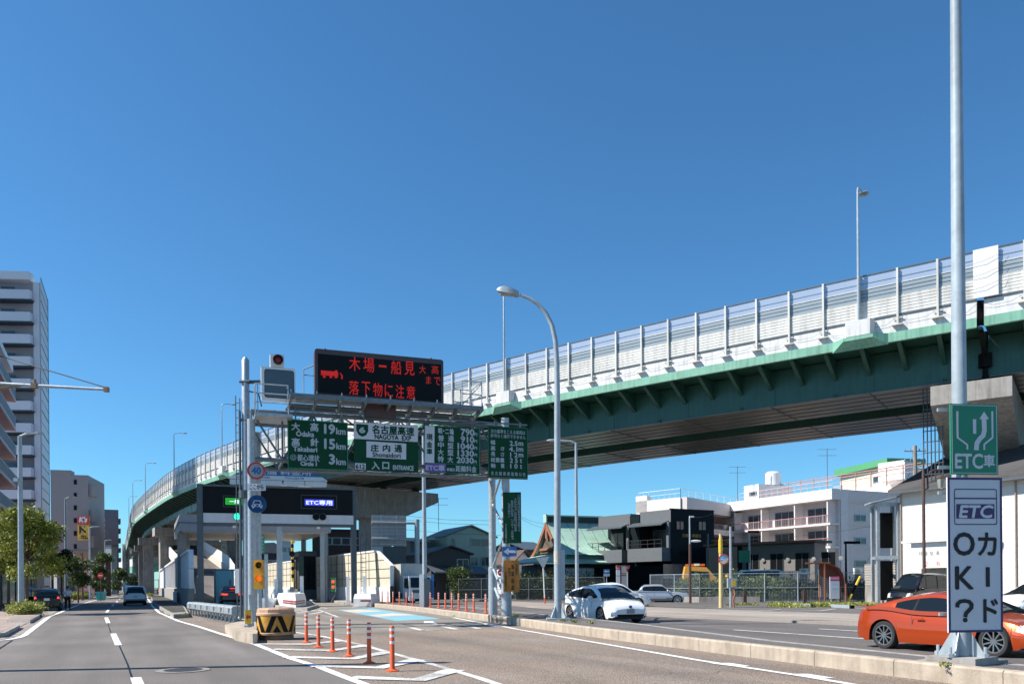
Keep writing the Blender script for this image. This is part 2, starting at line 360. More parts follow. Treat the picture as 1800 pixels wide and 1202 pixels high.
# ---------------------------------------------------------------- leaves
def leaves(name, blobs, n, size, m, parent=None, seed=1, hollow=0.55, flat=0.0):
    rs = np.random.RandomState(seed); vol = np.array([b[1][0] * b[1][1] * b[1][2] for b in blobs]); pr = vol ** 0.8; pr /= pr.sum()
    idx = rs.choice(len(blobs), n, p=pr); C = np.array([b[0] for b in blobs], float)[idx]; Rr = np.array([b[1] for b in blobs], float)[idx]
    d = rs.normal(size=(n, 3)); d /= np.linalg.norm(d, axis=1)[:, None]; rad = (hollow + (1 - hollow) * rs.rand(n)) ** 0.7
    c = C + d * Rr * rad[:, None] * (1 + 0.22 * rs.normal(size=(n, 1)))
    a = rs.normal(size=(n, 3)); a /= np.linalg.norm(a, axis=1)[:, None]; b = np.cross(a, rs.normal(size=(n, 3))); b /= np.linalg.norm(b, axis=1)[:, None]
    s = (size * (0.6 + 0.8 * rs.rand(n)))[:, None]; a = a * s; b = b * s * 0.6
    v = np.stack([c - a, c - b, c + a, c + b], 1).reshape(-1, 3)
    if parent is not None:
        MI = MW.get(parent.name, Matrix.Identity(4)).inverted(); mi = np.array(MI); v = v @ mi[:3, :3].T + mi[:3, 3]
    me = bpy.data.meshes.new(name); me.vertices.add(4 * n); me.vertices.foreach_set('co', v.ravel())
    me.loops.add(4 * n); me.loops.foreach_set('vertex_index', np.arange(4 * n)); me.polygons.add(n)
    me.polygons.foreach_set('loop_start', np.arange(0, 4 * n, 4)); me.polygons.foreach_set('loop_total', np.full(n, 4))
    me.materials.append(m); me.update(); me.validate()
    o = bpy.data.objects.new(name, me); col.objects.link(o)
    if parent is not None: o.parent = parent
    return o
def tree(name, label, base, h, crown_r, crown_h, m, n, leaf, seed, group=None, lean=0.0, cat='tree', blobs=None, trunk_r=0.09, rad=(.18, .27)):
    rs = random.Random(seed); t = thing(name, label, cat, base, 0, group); b = MB(Matrix.Translation(Vector(base)))
    zc = h - crown_h / 2; b.tube([(0, 0, 0), (lean * .4, 0, h * .35), (lean, 0, h * .65), (lean, 0, h * .9)], [trunk_r, trunk_r * .8, trunk_r * .55, .02], 8)
    bl = []
    for k in range(int((blobs or 9) * 1.9)):
        a = rs.random() * 6.28; q = 1.25 * rs.random() ** .5; z = zc + (rs.random() - .5) * crown_h * .75
        fr = 1 - abs(z - zc) / (crown_h * .62)
        p = (lean + math.cos(a) * crown_r * .62 * q * (0.5 + .5 * fr) * 1.2, math.sin(a) * crown_r * .62 * q, z)
        rr = crown_r * (rad[0] + rad[1] * rs.random()); bl.append((tuple(Vector(base) + Vector(p)), (rr, rr, rr * .75)))
        b.tube([(lean * .7, 0, h * .5), (p[0] * .6, p[1] * .6, (h * .55 + p[2]) / 2), p], [trunk_r * .5, trunk_r * .3, .012], 5)
    b.build('trunk', M_bark, t, True); leaves('crown', bl, n, leaf, m, t, seed); return t
# ================================================================ GROUND
def sheet(name, pts, z, m, px=True):
    q = [G2(*p) if px else p for p in pts]; return struct(name, MB().poly([(x, y, z) for x, y in q]), m)
def offset_line(pts, d):
    out = []
    for i, p in enumerate(pts):
        a = Vector(pts[max(i - 1, 0)]); b = Vector(pts[min(i + 1, len(pts) - 1)]); t = (b - a).normalized()
        out.append((p[0] + t.y * d, p[1] - t.x * d))
    return out
def stripe(mb, pts, wd, z=0.014, px=True):
    q = [G2(*p) if px else p for p in pts]; l = offset_line(q, -wd / 2); r = offset_line(q, wd / 2)
    for i in range(len(q) - 1): mb.poly([(*l[i], z), (*r[i], z), (*r[i + 1], z), (*l[i + 1], z)])
def resample(pts, step):
    pts = [Vector(p) for p in pts]; out = [pts[0].copy()]; acc = 0.0
    for a, b in zip(pts, pts[1:]):
        L = (b - a).length
        if L < 1e-6: continue
        s = step - acc
        while s <= L: out.append(a + (b - a) * (s / L)); s += step
        acc = (L - (s - step))
    return out
sheet('ground', [(-3000, -300), (3000, -300), (3000, 4500), (-3000, 4500)], -0.04, M_base, False)
sheet('road', [(-160, -12), (70, -12), (70, 60), (20, 75), (-20, 140), (-160, 420), (-320, 420)], 0.0, M_asph, False)
LINE_R = [(258, 1048), (260, 1052), (268, 1065), (280, 1076.7), (315, 1091.8), (350, 1101.5), (385, 1113), (446, 1131), (510, 1157), (562, 1173), (611, 1192), (640, 1203), (760, 1250), (1000, 1344)]
KT = [(560, 1045), (640, 1058), (700, 1063.5), (741, 1067), (780, 1071.7), (813, 1075), (858, 1080.3), (910, 1086), (980, 1095), (1080, 1106.7), (1230, 1122), (1420, 1142), (1629, 1164.6), (1800, 1181), (2300, 1232)]
KH = 0.28
kern = [(G(*p, KH).x, G(*p, KH).y) for p in KT]
sheet('entry_lane', [(300, 1086), (315, 1091.8), (350, 1101.5), (446, 1131), (562, 1173), (640, 1203), (760, 1250), (1000, 1344), (2300, 1344), (2300, 1240), (1800, 1195), (1420, 1150), (1080, 1112), (910, 1092), (780, 1075), (560, 1050), (420, 1046), (330, 1060)], 0.004, M_asph2)
sheet('concrete_apron', [(340, 1062), (405, 1090), (445, 1113), (510, 1118), (640, 1113), (780, 1107), (890, 1100), (780, 1077), (640, 1060), (560, 1046), (400, 1046)], 0.008, M_apron)
sheet('side_road', [(560, 1041), (700, 1061), (860, 1077), (1080, 1103), (1420, 1140), (2300, 1230), (2300, 1130), (1540, 1097), (1160, 1081), (1000, 1070), (900, 1063), (760, 1052), (600, 1040)], 0.004, M_asph3)
# kerb strip between the entry lane and the side road
kb = MB(); kr = resample(kern, 1.85)
for a, b in zip(kr, kr[1:]):
    t = (b - a).normalized(); n = Vector((t.y, -t.x)); a2 = a + t * 0.012
    if (Vector((0, 1)).dot(n)) < 0 and n.x < 0: n = -n
    n = Vector((-t.y, t.x)) if Vector((-t.y, t.x)).y > 0 else n
    prof = [(0, -.02), (0, KH - .03), (.03, KH), (.2, KH), (.2, -.02)]
    pl = [(a2.x + n.x * o, a2.y + n.y * o, z) for o, z in prof]; kb.prism(pl, (b.x - a2.x, b.y - a2.y, 0))
struct('kerb', kb, M_kerb)
ks = resample(kern, 1.0); sw = [2.6 if p.x < 1.5 else max(1.35, 2.6 - (p.x - 1.5) * .4) for p in ks]
sb = MB(); back = []
for i, p in enumerate(ks):
    t = (ks[min(i + 1, len(ks) - 1)] - ks[max(i - 1, 0)]).normalized(); n = Vector((-t.y, t.x)); back.append(p + n * sw[i])
    ks[i] = p + n * .19
for i in range(len(ks) - 1):
    sb.poly([(*ks[i], KH - .03), (*ks[i + 1], KH - .03), (*back[i + 1], KH - .05), (*back[i], KH - .05)])
struct('planting_strip', sb, M_asph3)
bk = MB(); br_ = resample([tuple(p) for p in back], 2.5)
for a, b in zip(br_, br_[1:]): bk.bar((a.x, a.y, .11), (b.x, b.y, .11), .15, .26)
struct('back_kerb', bk, M_conc)
# markings
ml = MB(); stripe(ml, LINE_R, .17)
stripe(ml, [(-200, 1143), (0, 1125.3), (15, 1124), (33, 1120.4), (42, 1117), (86, 1084), (106, 1076), (119, 1070.4), (140, 1062), (163, 1055.7), (210, 1046.5), (235, 1041)], .2)
for a, b in (((238.5, 1191), (256, 1232)), ((199, 1113.5), (208.3, 1134)), ((186.5, 1085), (190.5, 1095)), ((191.5, 1070.5), (187.5, 1076)), ((200, 1061.5), (197, 1065)), ((206.5, 1056), (204.5, 1058.5)), ((212, 1051), (210, 1053))):
    stripe(ml, (a, b), .17)
stripe(ml, [(796.7, 1085.3), (830, 1091.7), (880, 1100), (913, 1106.7), (980, 1118), (1080, 1135), (1230, 1161), (1420, 1190), (1490, 1202), (1800, 1252)], .15)
for tri in (((1248, 1164.6), (1282, 1164.2), (1318.7, 1169.5), (1296, 1171)), ((1380, 1183.6), (1420, 1183.4), (1466, 1190.5), (1438, 1192.5)),
            ((744.7, 1091.3), (760.6, 1091.3), (770, 1096.8), (762, 1097), (755.6, 1095), (745.4, 1094))):
    ml.poly([G(*p, .015) for p in tri])
stripe(ml, [(1000, 1075.5), (1160, 1082), (1540, 1098), (1900, 1113)], .13)
stripe(ml, [(1290, 1107), (1518, 1122.5)], .13); stripe(ml, [(1439, 1105.2), (1540, 1111)], .13); stripe(ml, [(914, 1079.3), (974, 1085)], .13)
stripe(ml, [(822, 1066.2), (880, 1071)], .13); stripe(ml, [(820, 1062.5), (850, 1065)], .1)
for a, b in (((1240, 1070), (1330, 1073)), ((1330, 1073.5), (1372, 1070.5)), ((1372, 1074), (1440, 1072.5)), ((1400, 1076), (1515, 1079)), ((1440, 1073.2), (1470, 1069.5)), ((1500, 1068), (1530, 1069))):
    q = [G2(*a, .13), G2(*b, .13)]; stripe(ml, q, .1, .135, False)
struct('road_marking', ml, M_line)
m2 = MB()
stripe(m2, [(458, 1096), (510, 1110), (565, 1118), (599.6, 1125.7), (640, 1134), (680, 1146), (732, 1160), (784.5, 1175), (842, 1192), (871, 1202), (1000, 1243)], .16)
for l_ in (((446, 1131.7), (541, 1132.5), (602, 1126)), ((478, 1141.5), (582, 1143.5), (643, 1134.5)), ((505, 1155), (620, 1158), (683, 1146)), ((553, 1171), (668, 1174), (733, 1160)), ((617, 1191), (738, 1195.5), (799, 1178)), ((700, 1222), (830, 1230), (880, 1205))):
    stripe(m2, l_, .42, .018)
stripe(m2, [(510, 1075.7), (597, 1085.2), (560, 1071.5)], .14); stripe(m2, [(497, 1076), (575, 1069), (560, 1067)], .14)
stripe(m2, [(520, 1077), (555, 1072)], .25); stripe(m2, [(545, 1079), (570, 1075)], .25)
stripe(m2, [(392, 1085), (432, 1098)], .3); stripe(m2, [(402, 1079), (436, 1091)], .12)
stripe(m2, [(620, 1066.5), (650, 1068)], .25); stripe(m2, [(425, 1057), (434, 1059)], .15)
for a, b in (((721, 1102.5), (743, 1108)), ((778, 1101), (804, 1106.3)), ((815, 1098.5), (842, 1104.8)), ((854, 1096.5), (872, 1101.5))): stripe(m2, (a, b), .22)
stripe(m2, [(741, 1108), (774, 1106.8)], .3)
struct('worn_marking', m2, M_line2)
tag(MB().poly([G(*p, .013) for p in ((593, 1071.5), (696, 1090.7), (776, 1087), (655, 1068.5))]).build('blue_lane_paint', M_blue), kind='structure')
cm = MB()
cm.poly([G(*p, .017) for p in ((645.8, 1080.6), (666, 1083.5), (734, 1080), (689, 1077.3))])
cm.poly([G(*p, .017) for p in ((600, 1072.7), (623, 1076.5), (676, 1073.3), (632, 1070.7))])
struct('cream_lane_paint', cm, M_cream)
# manhole and joints on the left road
mh = G(322, 1176.5, .012); b = MB(); b.lathe([(.34, 0), (.34, .004), (0, .004)], mh); tag(b.build('manhole_cover', mat('iron_cover', (.045, .045, .055), .75, var=.3, scale=20, spec=.2)), 'dark round manhole cover in the near left lane', 'manhole cover')
b = MB(); b.lathe([(.48, 0), (.48, .003), (0, .003)], mh - Vector((0, 0, .004))); struct('manhole_surround', b, mat('surround', (.24, .225, .2), .9, var=.2, scale=8))
jt = MB()
stripe(jt, [(209, 1134), (214, 1145), (224, 1168), (231, 1190)], .025); stripe(jt, [(189.5, 1096), (195, 1113)], .02); stripe(jt, [(-60, 1180), (0, 1139), (22, 1125)], .03)
rs = random.Random(5)
def crack(a, b, wv, wd=.011, n=14):
    a = Vector(G2(*a)); b = Vector(G2(*b)); q = [tuple(a.lerp(b, i / n) + Vector((rs.uniform(-wv, wv), rs.uniform(-wv, wv))) * (0 < i < n)) for i in range(n + 1)]; stripe(jt, q, wd, .011, False)
for a, b, wv in (((560, 1100), (790, 1092), .04), ((500, 1088), (740, 1086), .04), ((900, 1140), (1160, 1158), .15), ((1010, 1190), (1300, 1180), .2), ((1330, 1116), (1480, 1127), .06), ((1000, 1104), (1200, 1120), .05)): crack(a, b, wv)
struct('tar_joint', jt, M_black)
# left pavement with kerbs and gutter
gz = 0.012
sheet('gutter', [(-150, 1140), (0, 1124), (31, 1119), (112, 1066), (128, 1057), (105, 1060), (88, 1065), (70, 1081), (37, 1101), (0, 1122), (-150, 1138)], gz, M_pave)
gs = MB()
for k in range(11):
    f_ = k / 10; a = (16 + (66 - 16) * f_, 1119 - (1119 - 1089) * f_ ** .9); stripe(gs, [a, (a[0] + 17 - 8 * f_, a[1] + .2)], .09, .018)
struct('drain_slot', gs, M_dgrey)
pv = MB(); 
pts = [(-300, 1135), (-80, 1125), (6, 1113), (35, 1101), (70, 1082), (86, 1066), (104, 1060), (128, 1054), (160, 1049), (196, 1043), (150, 1040), (0, 1042), (-300, 1052)]
pv.poly([G(*p, .03) for p in pts]); struct('left_pavement', pv, M_pinkpave)
def island(name, pts, h, m, km):
    b = MB(); q = [G(*p, h) for p in pts]; b.prism([(v.x, v.y, 0) for v in q], (0, 0, h)); struct(name, b, km)
    c = sum(q, Vector()) / len(q); struct(name + '_top', MB().poly([tuple(c + (v - c) * .93 + Vector((0, 0, .006))) for v in q]), m)
island('pavement_island', [(-200, 1120), (8, 1111.5), (35, 1097.8), (34, 1096.3), (-100, 1097), (-300, 1102)], .16, M_pinkpave, M_conc)
island('planted_island', [(12, 1088), (53, 1089.3), (70, 1080), (70, 1076.5), (60, 1073.5), (26, 1079)], .16, M_pinkpave, M_conc)
island('kerb_island', [(86, 1066), (104, 1061), (128, 1055), (127, 1053), (112, 1052), (96, 1056)], .14, M_soil, M_conc)
island('kerb_island', [(150, 1049), (192, 1043.5), (190, 1042), (160, 1043)], .14, M_soil, M_conc)
# median planter and concrete nose on the left of the entry
island('median_planter', [(265, 1047), (268, 1057), (290, 1071), (305, 1079), (332, 1077.5), (325, 1066), (300, 1052), (283, 1046)], .22, M_soil, M_conc)
island('median_far', [(250, 1040), (262, 1046), (285, 1045), (268, 1040)], .2, M_soil, M_conc)
nb = MB(); top = [(395, 1097), (414, 1108), (444, 1113.5), (452, 1113), (454, 1104), (450, 1093), (440, 1090), (418, 1092)]
q = [G(*p, .28) for p in top]; nb.prism([(v.x, v.y, 0) for v in q], (0, 0, .28)); struct('median_nose', nb, M_kerb)
# far side: paving band, car park and grass verge
def slab(name, pts, h, m, bot=0.0):
    q = [G(*p, h) for p in pts]; return struct(name, MB().prism([(v.x, v.y, bot) for v in q], (0, 0, h - bot)), m)
slab('far_pavement', [(860, 1059), (1000, 1070), (1160, 1080), (1540, 1096), (2300, 1128), (2300, 1105), (1560, 1080.5), (1310, 1072.5), (1230, 1069.5), (1080, 1063), (940, 1058), (880, 1055.5)], .1, M_pave)
slab('car_park', [(860, 1055), (940, 1057.5), (1080, 1062.6), (1230, 1069.2), (1310, 1072.2), (1560, 1080.2), (2300, 1104), (2300, 1036), (1400, 1036), (700, 1036), (700, 1045)], .11, M_asph3, .02)
# ================================================================ VIADUCT
pp = [(75, 8), (50, 25.5), (27.3, 42.5), (20.3, 47.4), (10.9, 54.6), (4.3, 59.8), (-5.9, 68.7), (-21.5, 84.3), (-36, 100.9), (-41.3, 107.3), (-52.4, 123), (-61.2, 137.4), (-74, 159.1), (-84.6, 178), (-96.7, 202), (-120, 249), (-190, 390), (-270, 550)]
def catmull(p, n=12):
    o = []
    for i in range(len(p) - 1):
        a, b, c, d = [Vector(p[max(0, min(len(p) - 1, j))]) for j in (i - 1, i, i + 1, i + 2)]
        for k in range(n):
            t = k / n; o.append(.5 * ((2 * b) + (c - a) * t + (2 * a - 5 * b + 4 * c - d) * t * t + (3 * b - a - 3 * c + d) * t ** 3))
    o.append(Vector(p[-1])); return o
ST = 1.03
path = resample([tuple(v) for v in catmull(pp)], ST)
for _ in range(40): path = [path[0]] + [(path[i - 1] + path[i] * 2 + path[i + 1]) / 4 for i in range(1, len(path) - 1)] + [path[-1]]
NP = len(path)
def tan(i): return (path[min(i + 1, NP - 1)] - path[max(i - 1, 0)]).normalized()
def at(i, o, z):
    i0 = int(math.floor(i)); f_ = i - i0; i0 = max(0, min(NP - 2, i0)); p = path[i0].lerp(path[i0 + 1], f_); t = tan(i0).lerp(tan(i0 + 1), f_).normalized()
    return Vector((p.x + t.y * o, p.y - t.x * o, z))
def idx_px(px, lo=0, hi=None):
    best = min(range(lo, hi or NP), key=lambda i: abs(CX + F * path[i].x / max(path[i].y, 1) - px)); return best
def sweep(mb, prof, i0, i1, step=2, closed=True):
    ii = list(range(i0, i1, step)) + [i1]; n = len(prof); vs = []; fs = []
    for i in ii: vs += [at(i, o, z) for o, z in prof]
    for k in range(len(ii) - 1):
        for j in range(n if closed else n - 1):
            a = k * n + j; b = k * n + (j + 1) % n; fs.append((a, b, b + n, a + n))
    if closed: fs += [tuple(range(n)), tuple(range((len(ii) - 1) * n, len(ii) * n))[::-1]]
    return mb.add(vs, fs)
def rectp(o0, o1, z0, z1): return [(o0, z0), (o1, z0), (o1, z1), (o0, z1)]
JN = idx_px(1711); W_ = 19.4
segs = [(0, JN - 0), (JN + 0, NP - 1)]
via = thing('viaduct', 'long curved elevated road with pale parapet and green steel box girders', 'viaduct', at(JN, 9, 0))
b = MB(); bp_ = MB(); bf = MB(); bs = MB(); bg_ = MB(); bu = MB(); bfar = MB(); rd = MB()
def segm(prof_mb):
    pass
ranges = [(0, JN - .17), (JN + .17, NP - 1)]
def sweep2(mb, prof, closed=True, step=2, rng=None):
    for (a, c) in (rng or ranges):
        ii = [a] + [i for i in range(int(a) + 1, int(c) + 1) if (i % step == 0) and a + .3 < i < c - .3] + [c]; n = len(prof); vs = []; fs = []
        for i in ii: vs += [at(i, o, z) for o, z in prof]
        for k in range(len(ii) - 1):
            for j in range(n if closed else n - 1):
                p0 = k * n + j; p1 = k * n + (j + 1) % n; fs.append((p0, p1, p1 + n, p0 + n))
        if closed: fs += [tuple(range(n)), tuple(range((len(ii) - 1) * n, len(ii) * n))[::-1]]
        mb.add(vs, fs)
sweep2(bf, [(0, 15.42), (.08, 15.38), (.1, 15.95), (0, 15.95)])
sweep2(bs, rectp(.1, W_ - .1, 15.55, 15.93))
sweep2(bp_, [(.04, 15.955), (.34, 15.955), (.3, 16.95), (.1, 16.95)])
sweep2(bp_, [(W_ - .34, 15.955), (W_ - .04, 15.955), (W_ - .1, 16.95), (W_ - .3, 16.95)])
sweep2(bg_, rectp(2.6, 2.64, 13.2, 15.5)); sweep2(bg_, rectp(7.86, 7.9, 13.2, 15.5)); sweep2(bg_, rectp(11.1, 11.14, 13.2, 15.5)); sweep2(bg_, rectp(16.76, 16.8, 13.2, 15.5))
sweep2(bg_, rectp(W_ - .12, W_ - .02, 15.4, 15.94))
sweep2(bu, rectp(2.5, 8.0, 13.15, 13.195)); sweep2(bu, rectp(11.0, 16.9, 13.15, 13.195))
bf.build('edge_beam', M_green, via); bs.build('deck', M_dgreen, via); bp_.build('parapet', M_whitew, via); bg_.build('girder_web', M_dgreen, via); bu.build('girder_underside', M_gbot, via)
# thin seam ribs of the underside and web, 100 largest
rb = MB()
for o in (3.4, 4.6, 5.8, 7.0, 12.0, 13.2, 14.4, 15.8): sweep2(rb, rectp(o, o + .05, 13.12, 13.148), step=4)
for k in range(JN - 30, 175, 6):
    for o0, o1 in ((2.55, 7.95), (11.05, 16.85)): rb.bar(at(k, o0, 13.128), at(k, o1, 13.128), .09, .03)
rb.build('underside_seam', M_dgrey, via)
# cantilever ribs, expansion joint, web plates
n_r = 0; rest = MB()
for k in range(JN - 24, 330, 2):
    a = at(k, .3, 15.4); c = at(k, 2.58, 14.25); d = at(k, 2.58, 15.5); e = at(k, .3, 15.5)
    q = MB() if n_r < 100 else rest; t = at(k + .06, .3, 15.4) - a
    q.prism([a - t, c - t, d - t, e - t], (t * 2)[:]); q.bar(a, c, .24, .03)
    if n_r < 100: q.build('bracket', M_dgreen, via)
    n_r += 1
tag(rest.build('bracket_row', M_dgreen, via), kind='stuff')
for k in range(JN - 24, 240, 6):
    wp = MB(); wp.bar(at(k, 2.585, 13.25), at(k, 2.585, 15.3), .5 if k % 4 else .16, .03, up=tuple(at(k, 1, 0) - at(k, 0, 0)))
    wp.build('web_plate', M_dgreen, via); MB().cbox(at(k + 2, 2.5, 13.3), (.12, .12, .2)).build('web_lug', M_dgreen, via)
# ---- noise barrier along the near edge
nb_ = thing('noise_barrier', 'tall noise barrier with bluish clear panels over white louvers on the viaduct edge', 'noise barrier', at(JN, 0, 16.95))
lo = MB(); prof = []
for j in range(6):
    z = 16.97 + j * .178; prof += [(.05, z), (.025, z + .03), (.025, z + .15), (.05, z + .17)]
prof += [(.14, 18.04), (.14, 16.97)]
sweep2(lo, prof); lo.build('louver_panel', M_louver, nb_)
MAT_mid = sheer('barrier_mid', (0.3, 0.36, 0.4), .85, .4); MAT_up = sheer('barrier_upper', (0.45, 0.52, 0.64), .52, .35)
mdm = MB(); sweep2(mdm, rectp(.06, .075, 18.05, 18.75)); mdm.build('middle_panel', MAT_mid, nb_)
upm = MB(); sweep2(upm, rectp(.06, .075, 18.80, 19.55)); upm.build('upper_panel', MAT_up, nb_)
rl = MB(); sweep2(rl, rectp(.03, .11, 18.752, 18.80)); sweep2(rl, rectp(.03, .11, 18.042, 18.06)); rl.build('mid_rail', M_louver, nb_)
tr = MB(); sweep2(tr, rectp(.02, .12, 19.555, 19.61)); sweep2(tr, rectp(.04, .1, 16.9, 16.965)); 
for z in (18.28, 18.5, 19.1): sweep2(tr, rectp(.04, .055, z, z + .018), step=3)
tr.build('top_rail', M_dgrey, nb_)
n_p = 0; rest = MB()
def post(q, k):
    x = tan(int(k)); e = Vector((x.x, x.y, 0)); nn = Vector((x.y, -x.x, 0))
    q.bar(at(k, -.04, 16.3), at(k, -.04, 19.6), .11, .12, up=tuple(nn))
    q.bar(at(k, -.06, 16.32) - e * .3, at(k, -.06, 16.32) + e * .3, .26, .05); q.bar(at(k, -.02, 16.72) - e * .26, at(k, -.02, 16.72) + e * .26, .08, .05)
for k in range(JN - 24, NP - 150, 2):
    if abs(k - JN) < 1: continue
    q = MB() if n_p < 98 else rest; post(q, k)
    if n_p < 98: q.build('post', M_louver, nb_)
    n_p += 1
tag(rest.build('post_row', M_louver, nb_), kind='stuff')
jp = MB(); jp.prism([at(JN - .85, -.05, 16.97), at(JN + .3, -.05, 16.97), at(JN + .3, -.05, 19.62), at(JN - .85, -.05, 19.62)], (at(JN, .0, 0) - at(JN, .07, 0))[:])
jp.build('joint_panel', M_white, nb_)
cb = MB()
for z in (17.5, 18.2, 18.9):
    cb.tube([at(JN - 1.1, -.12, z + .35), at(JN - .9, -.2, z + .2), at(JN - .2, -.24, z - .02), at(JN + .6, -.2, z - .1), at(JN + 1.2, -.12, z - .25)],   .009, 6)
for k in range(JN - 12, 150, 2):
    sag = random.choice((.12, .2, .3)); cb.tube([at(k + .1, -.1, 16.7), at(k + .6, -.03, 16.62 - sag), at(k + 1.4, -.03, 16.6 - sag), at(k + 1.9, -.1, 16.68)], .009, 5)
cb.build('cable', M_dgrey, nb_)
fb = thing('far_noise_barrier', 'plain pale noise barrier along the hidden far edge of the viaduct', 'noise barrier', at(JN, W_, 16.95))
fm_ = MB(); sweep2(fm_, rectp(W_ - .14, W_ - .08, 16.97, 18.6), step=4); fm_.build('panel', M_louver, fb)
# black backing added to darken the parapet gap at the joint, with downpipe
jm = MB(); jm.cbox(at(JN, .5, 16.3), (.5, .3, 1.3)); jm.cbox(at(JN, 3, 15.6), (.2, .2, .6)); 
jm.bar(at(JN, .4, 15.3), at(JN, 2.7, 14.0), .22); jm.bar(at(JN, 2.45, 12.6), at(JN, 2.45, 15.2), .2); jm.cbox(at(JN, 2.4, 14.1), (.5, .5, .8)); jm.build('joint_pipe_backing', M_black, via)
# ---- piers
def pier(k, label, two=False, cw=2.6, kind='concrete'):
    t = thing('viaduct_pier', label, 'pier', at(k, 9.7, 0), 0, 'concrete piers under the viaduct')
    c = MB(); hw = 2.0 / ST
    def sec(o0, zb, o1, zb1):
        v = [at(k - hw, o0, zb), at(k + hw, o0, zb), at(k + hw, o0, 12.75), at(k - hw, o0, 12.75), at(k - hw, o1, zb1), at(k + hw, o1, zb1), at(k + hw, o1, 12.75), at(k - hw, o1, 12.75)]
        c.add(v, [(0, 1, 2, 3), (7, 6, 5, 4), (0, 4, 5, 1), (1, 5, 6, 2), (2, 6, 7, 3), (3, 7, 4, 0)])
    if two: sec(1.1, 11.2, 18.3, 11.2)
    else: sec(1.1, 11.65, 6.9, 9.3); sec(6.9, 9.3, 12.5, 9.3); sec(12.5, 9.3, 18.3, 11.65)
    c.build('pier_cap', M_conc, t)
    s = MB()
    for o in ((3.2, 15.6) if two else (10.4,)):
        ww = 1.1 if two else 1.4
        q = [at(k - ww / ST, o - ww, 0), at(k + ww / ST, o - ww, 0), at(k + ww / ST, o + ww, 0), at(k - ww / ST, o + ww, 0)]
        MB().prism(q, (0, 0, 11.199 if two else 9.299)).build('column', M_conc, t)
    for o in (3.0, 7.4, 11.6, 16.3): MB().cbox(at(k, o, 12.94), (.8, .8, .36)).build('bearing', M_dgreen, t)
    return t
PA = JN + .6
pier(PA, 'huge concrete hammerhead pier behind the pole with the card sign')
kB = min(range(NP), key=lambda i: (path[i] - Vector((-24, 87))).length)
pier(kB, 'concrete hammerhead pier behind the grey back of the big road sign')
kC = min(range(NP), key=lambda i: (path[i] - Vector((-68.5, 149))).length)
pier(kC, 'portal pier seen past the left end of the toll canopy', True)
for q_, lb in ((34, 'next portal pier beyond the one past the toll canopy'), (68, 'small far portal pier over the street end'), (102, 'farthest portal pier over the street end')): pier(kC + q_, lb, True)
# cage ladder beside the near pier
cg = thing('pier_ladder_cage', 'dark vertical cage ladder hanging beside the near right pier', 'ladder', at(JN + 2.4, 3, 6))
m_ = MB()
for a in range(6):
    m_.bar(at(JN + 2.2 + a * .2, 3.2, 7.2), at(JN + 2.2 + a * .2, 3.2, 13.1), .05)
for z in np.arange(7.3, 13, .65): m_.bar(at(JN + 2.15, 3.2, z), at(JN + 3.25, 3.2, z), .05)
m_.build('cage', M_dgrey, cg)
# ---- lamps on the viaduct
def vlamp(px, label, lo=0, hi=None, first=None):
    k = idx_px(px, lo, hi) + .0; p = at(k, -.25, 16.85); t = thing('viaduct_lamp', label, 'street lamp', p, 0, 'street lamps standing on the viaduct edge')
    x = tan(int(k)); e = Vector((x.x, x.y, 0)); nn = Vector((x.y, -x.x, 0))
    m = MB(); top = p + Vector((0, 0, 7.7)); m.tube([p, p + Vector((0, 0, 4)), top, top + nn * .12 + Vector((0, 0, .22)), top + nn * .5 + Vector((0, 0, .33)), top + nn * 1.2 + Vector((0, 0, .4))], [.09, .075, .055, .05, .045, .04], 8)
    m.build('pole', M_galvl, t, True)
    h = MB(); c = top + nn * 1.55 + Vector((0, 0, .42)); h.ball(c, (.32 * abs(nn.x) + .12, .32 * abs(nn.y) + .12, .09), 12); h.build('lamp_head', M_galv, t, True)
    bx = MB(); bx.prism([at(k - .65, -.5, 15.98), at(k + .65, -.5, 15.98), at(k + .8, .02, 15.98), at(k - .8, .02, 15.98)], (0, 0, .9)); bx.build('base_block', M_whitew, via)
    hb = MB(); v = [at(k - .8, -.52, 15.75), at(k + .8, -.52, 15.75), at(k + .8, -.52, 15.95), at(k - .8, -.52, 15.95), at(k - 1.5, .0, 15.3), at(k + 1.5, .0, 15.3), at(k + 1.5, .0, 15.95), at(k - 1.5, .0, 15.95)]
    hb.add(v, [(0, 1, 2, 3), (0, 4, 5, 1), (1, 5, 6, 2), (2, 6, 7, 3), (3, 7, 4, 0)]); hb.build('haunch', M_green, via); return k
vlamp(1503, 'tall thin lamp on the viaduct edge above the apartment block, nearest of them')
vlamp(893, 'lamp on the viaduct edge rising behind the curved roadside lamp head')
vlamp(394, 'lamp on the viaduct edge just left of the tall sign gantry pole')
vlamp(310, 'lamp on the bend of the viaduct, second left of the gantry')
mn = idx_px(229)
vlamp(259, 'lamp on the viaduct bend, third left of the gantry', 0, mn)
vlamp(237, 'lamp on the far bend of the viaduct, fourth left of the gantry', 0, mn)
k_ = mn; vlamp(229.5, 'farthest lamp on the viaduct bend', 0)
# small distant cross viaduct under the big one
fv = thing('far_viaduct', 'small distant green viaduct crossing low over the street end', 'viaduct', P(240, 1000, 330))
m_ = MB(); m_.bar(P(222, 994, 330), P(275, 985, 300), 6, 3.4); m_.build('deck', M_whitew, fv)
m_ = MB(); m_.bar(P(222, 1003, 328), P(275, 997, 298), 5, 2.6); m_.build('girder', M_green, fv)
m_ = MB(); 
for px in (225, 262): g = P(px, 1000, 325); m_.box((g.x - 1.2, g.y, 0), (g.x + 1.2, g.y + 2, g.z))
m_.build('column', M_conc, fv)
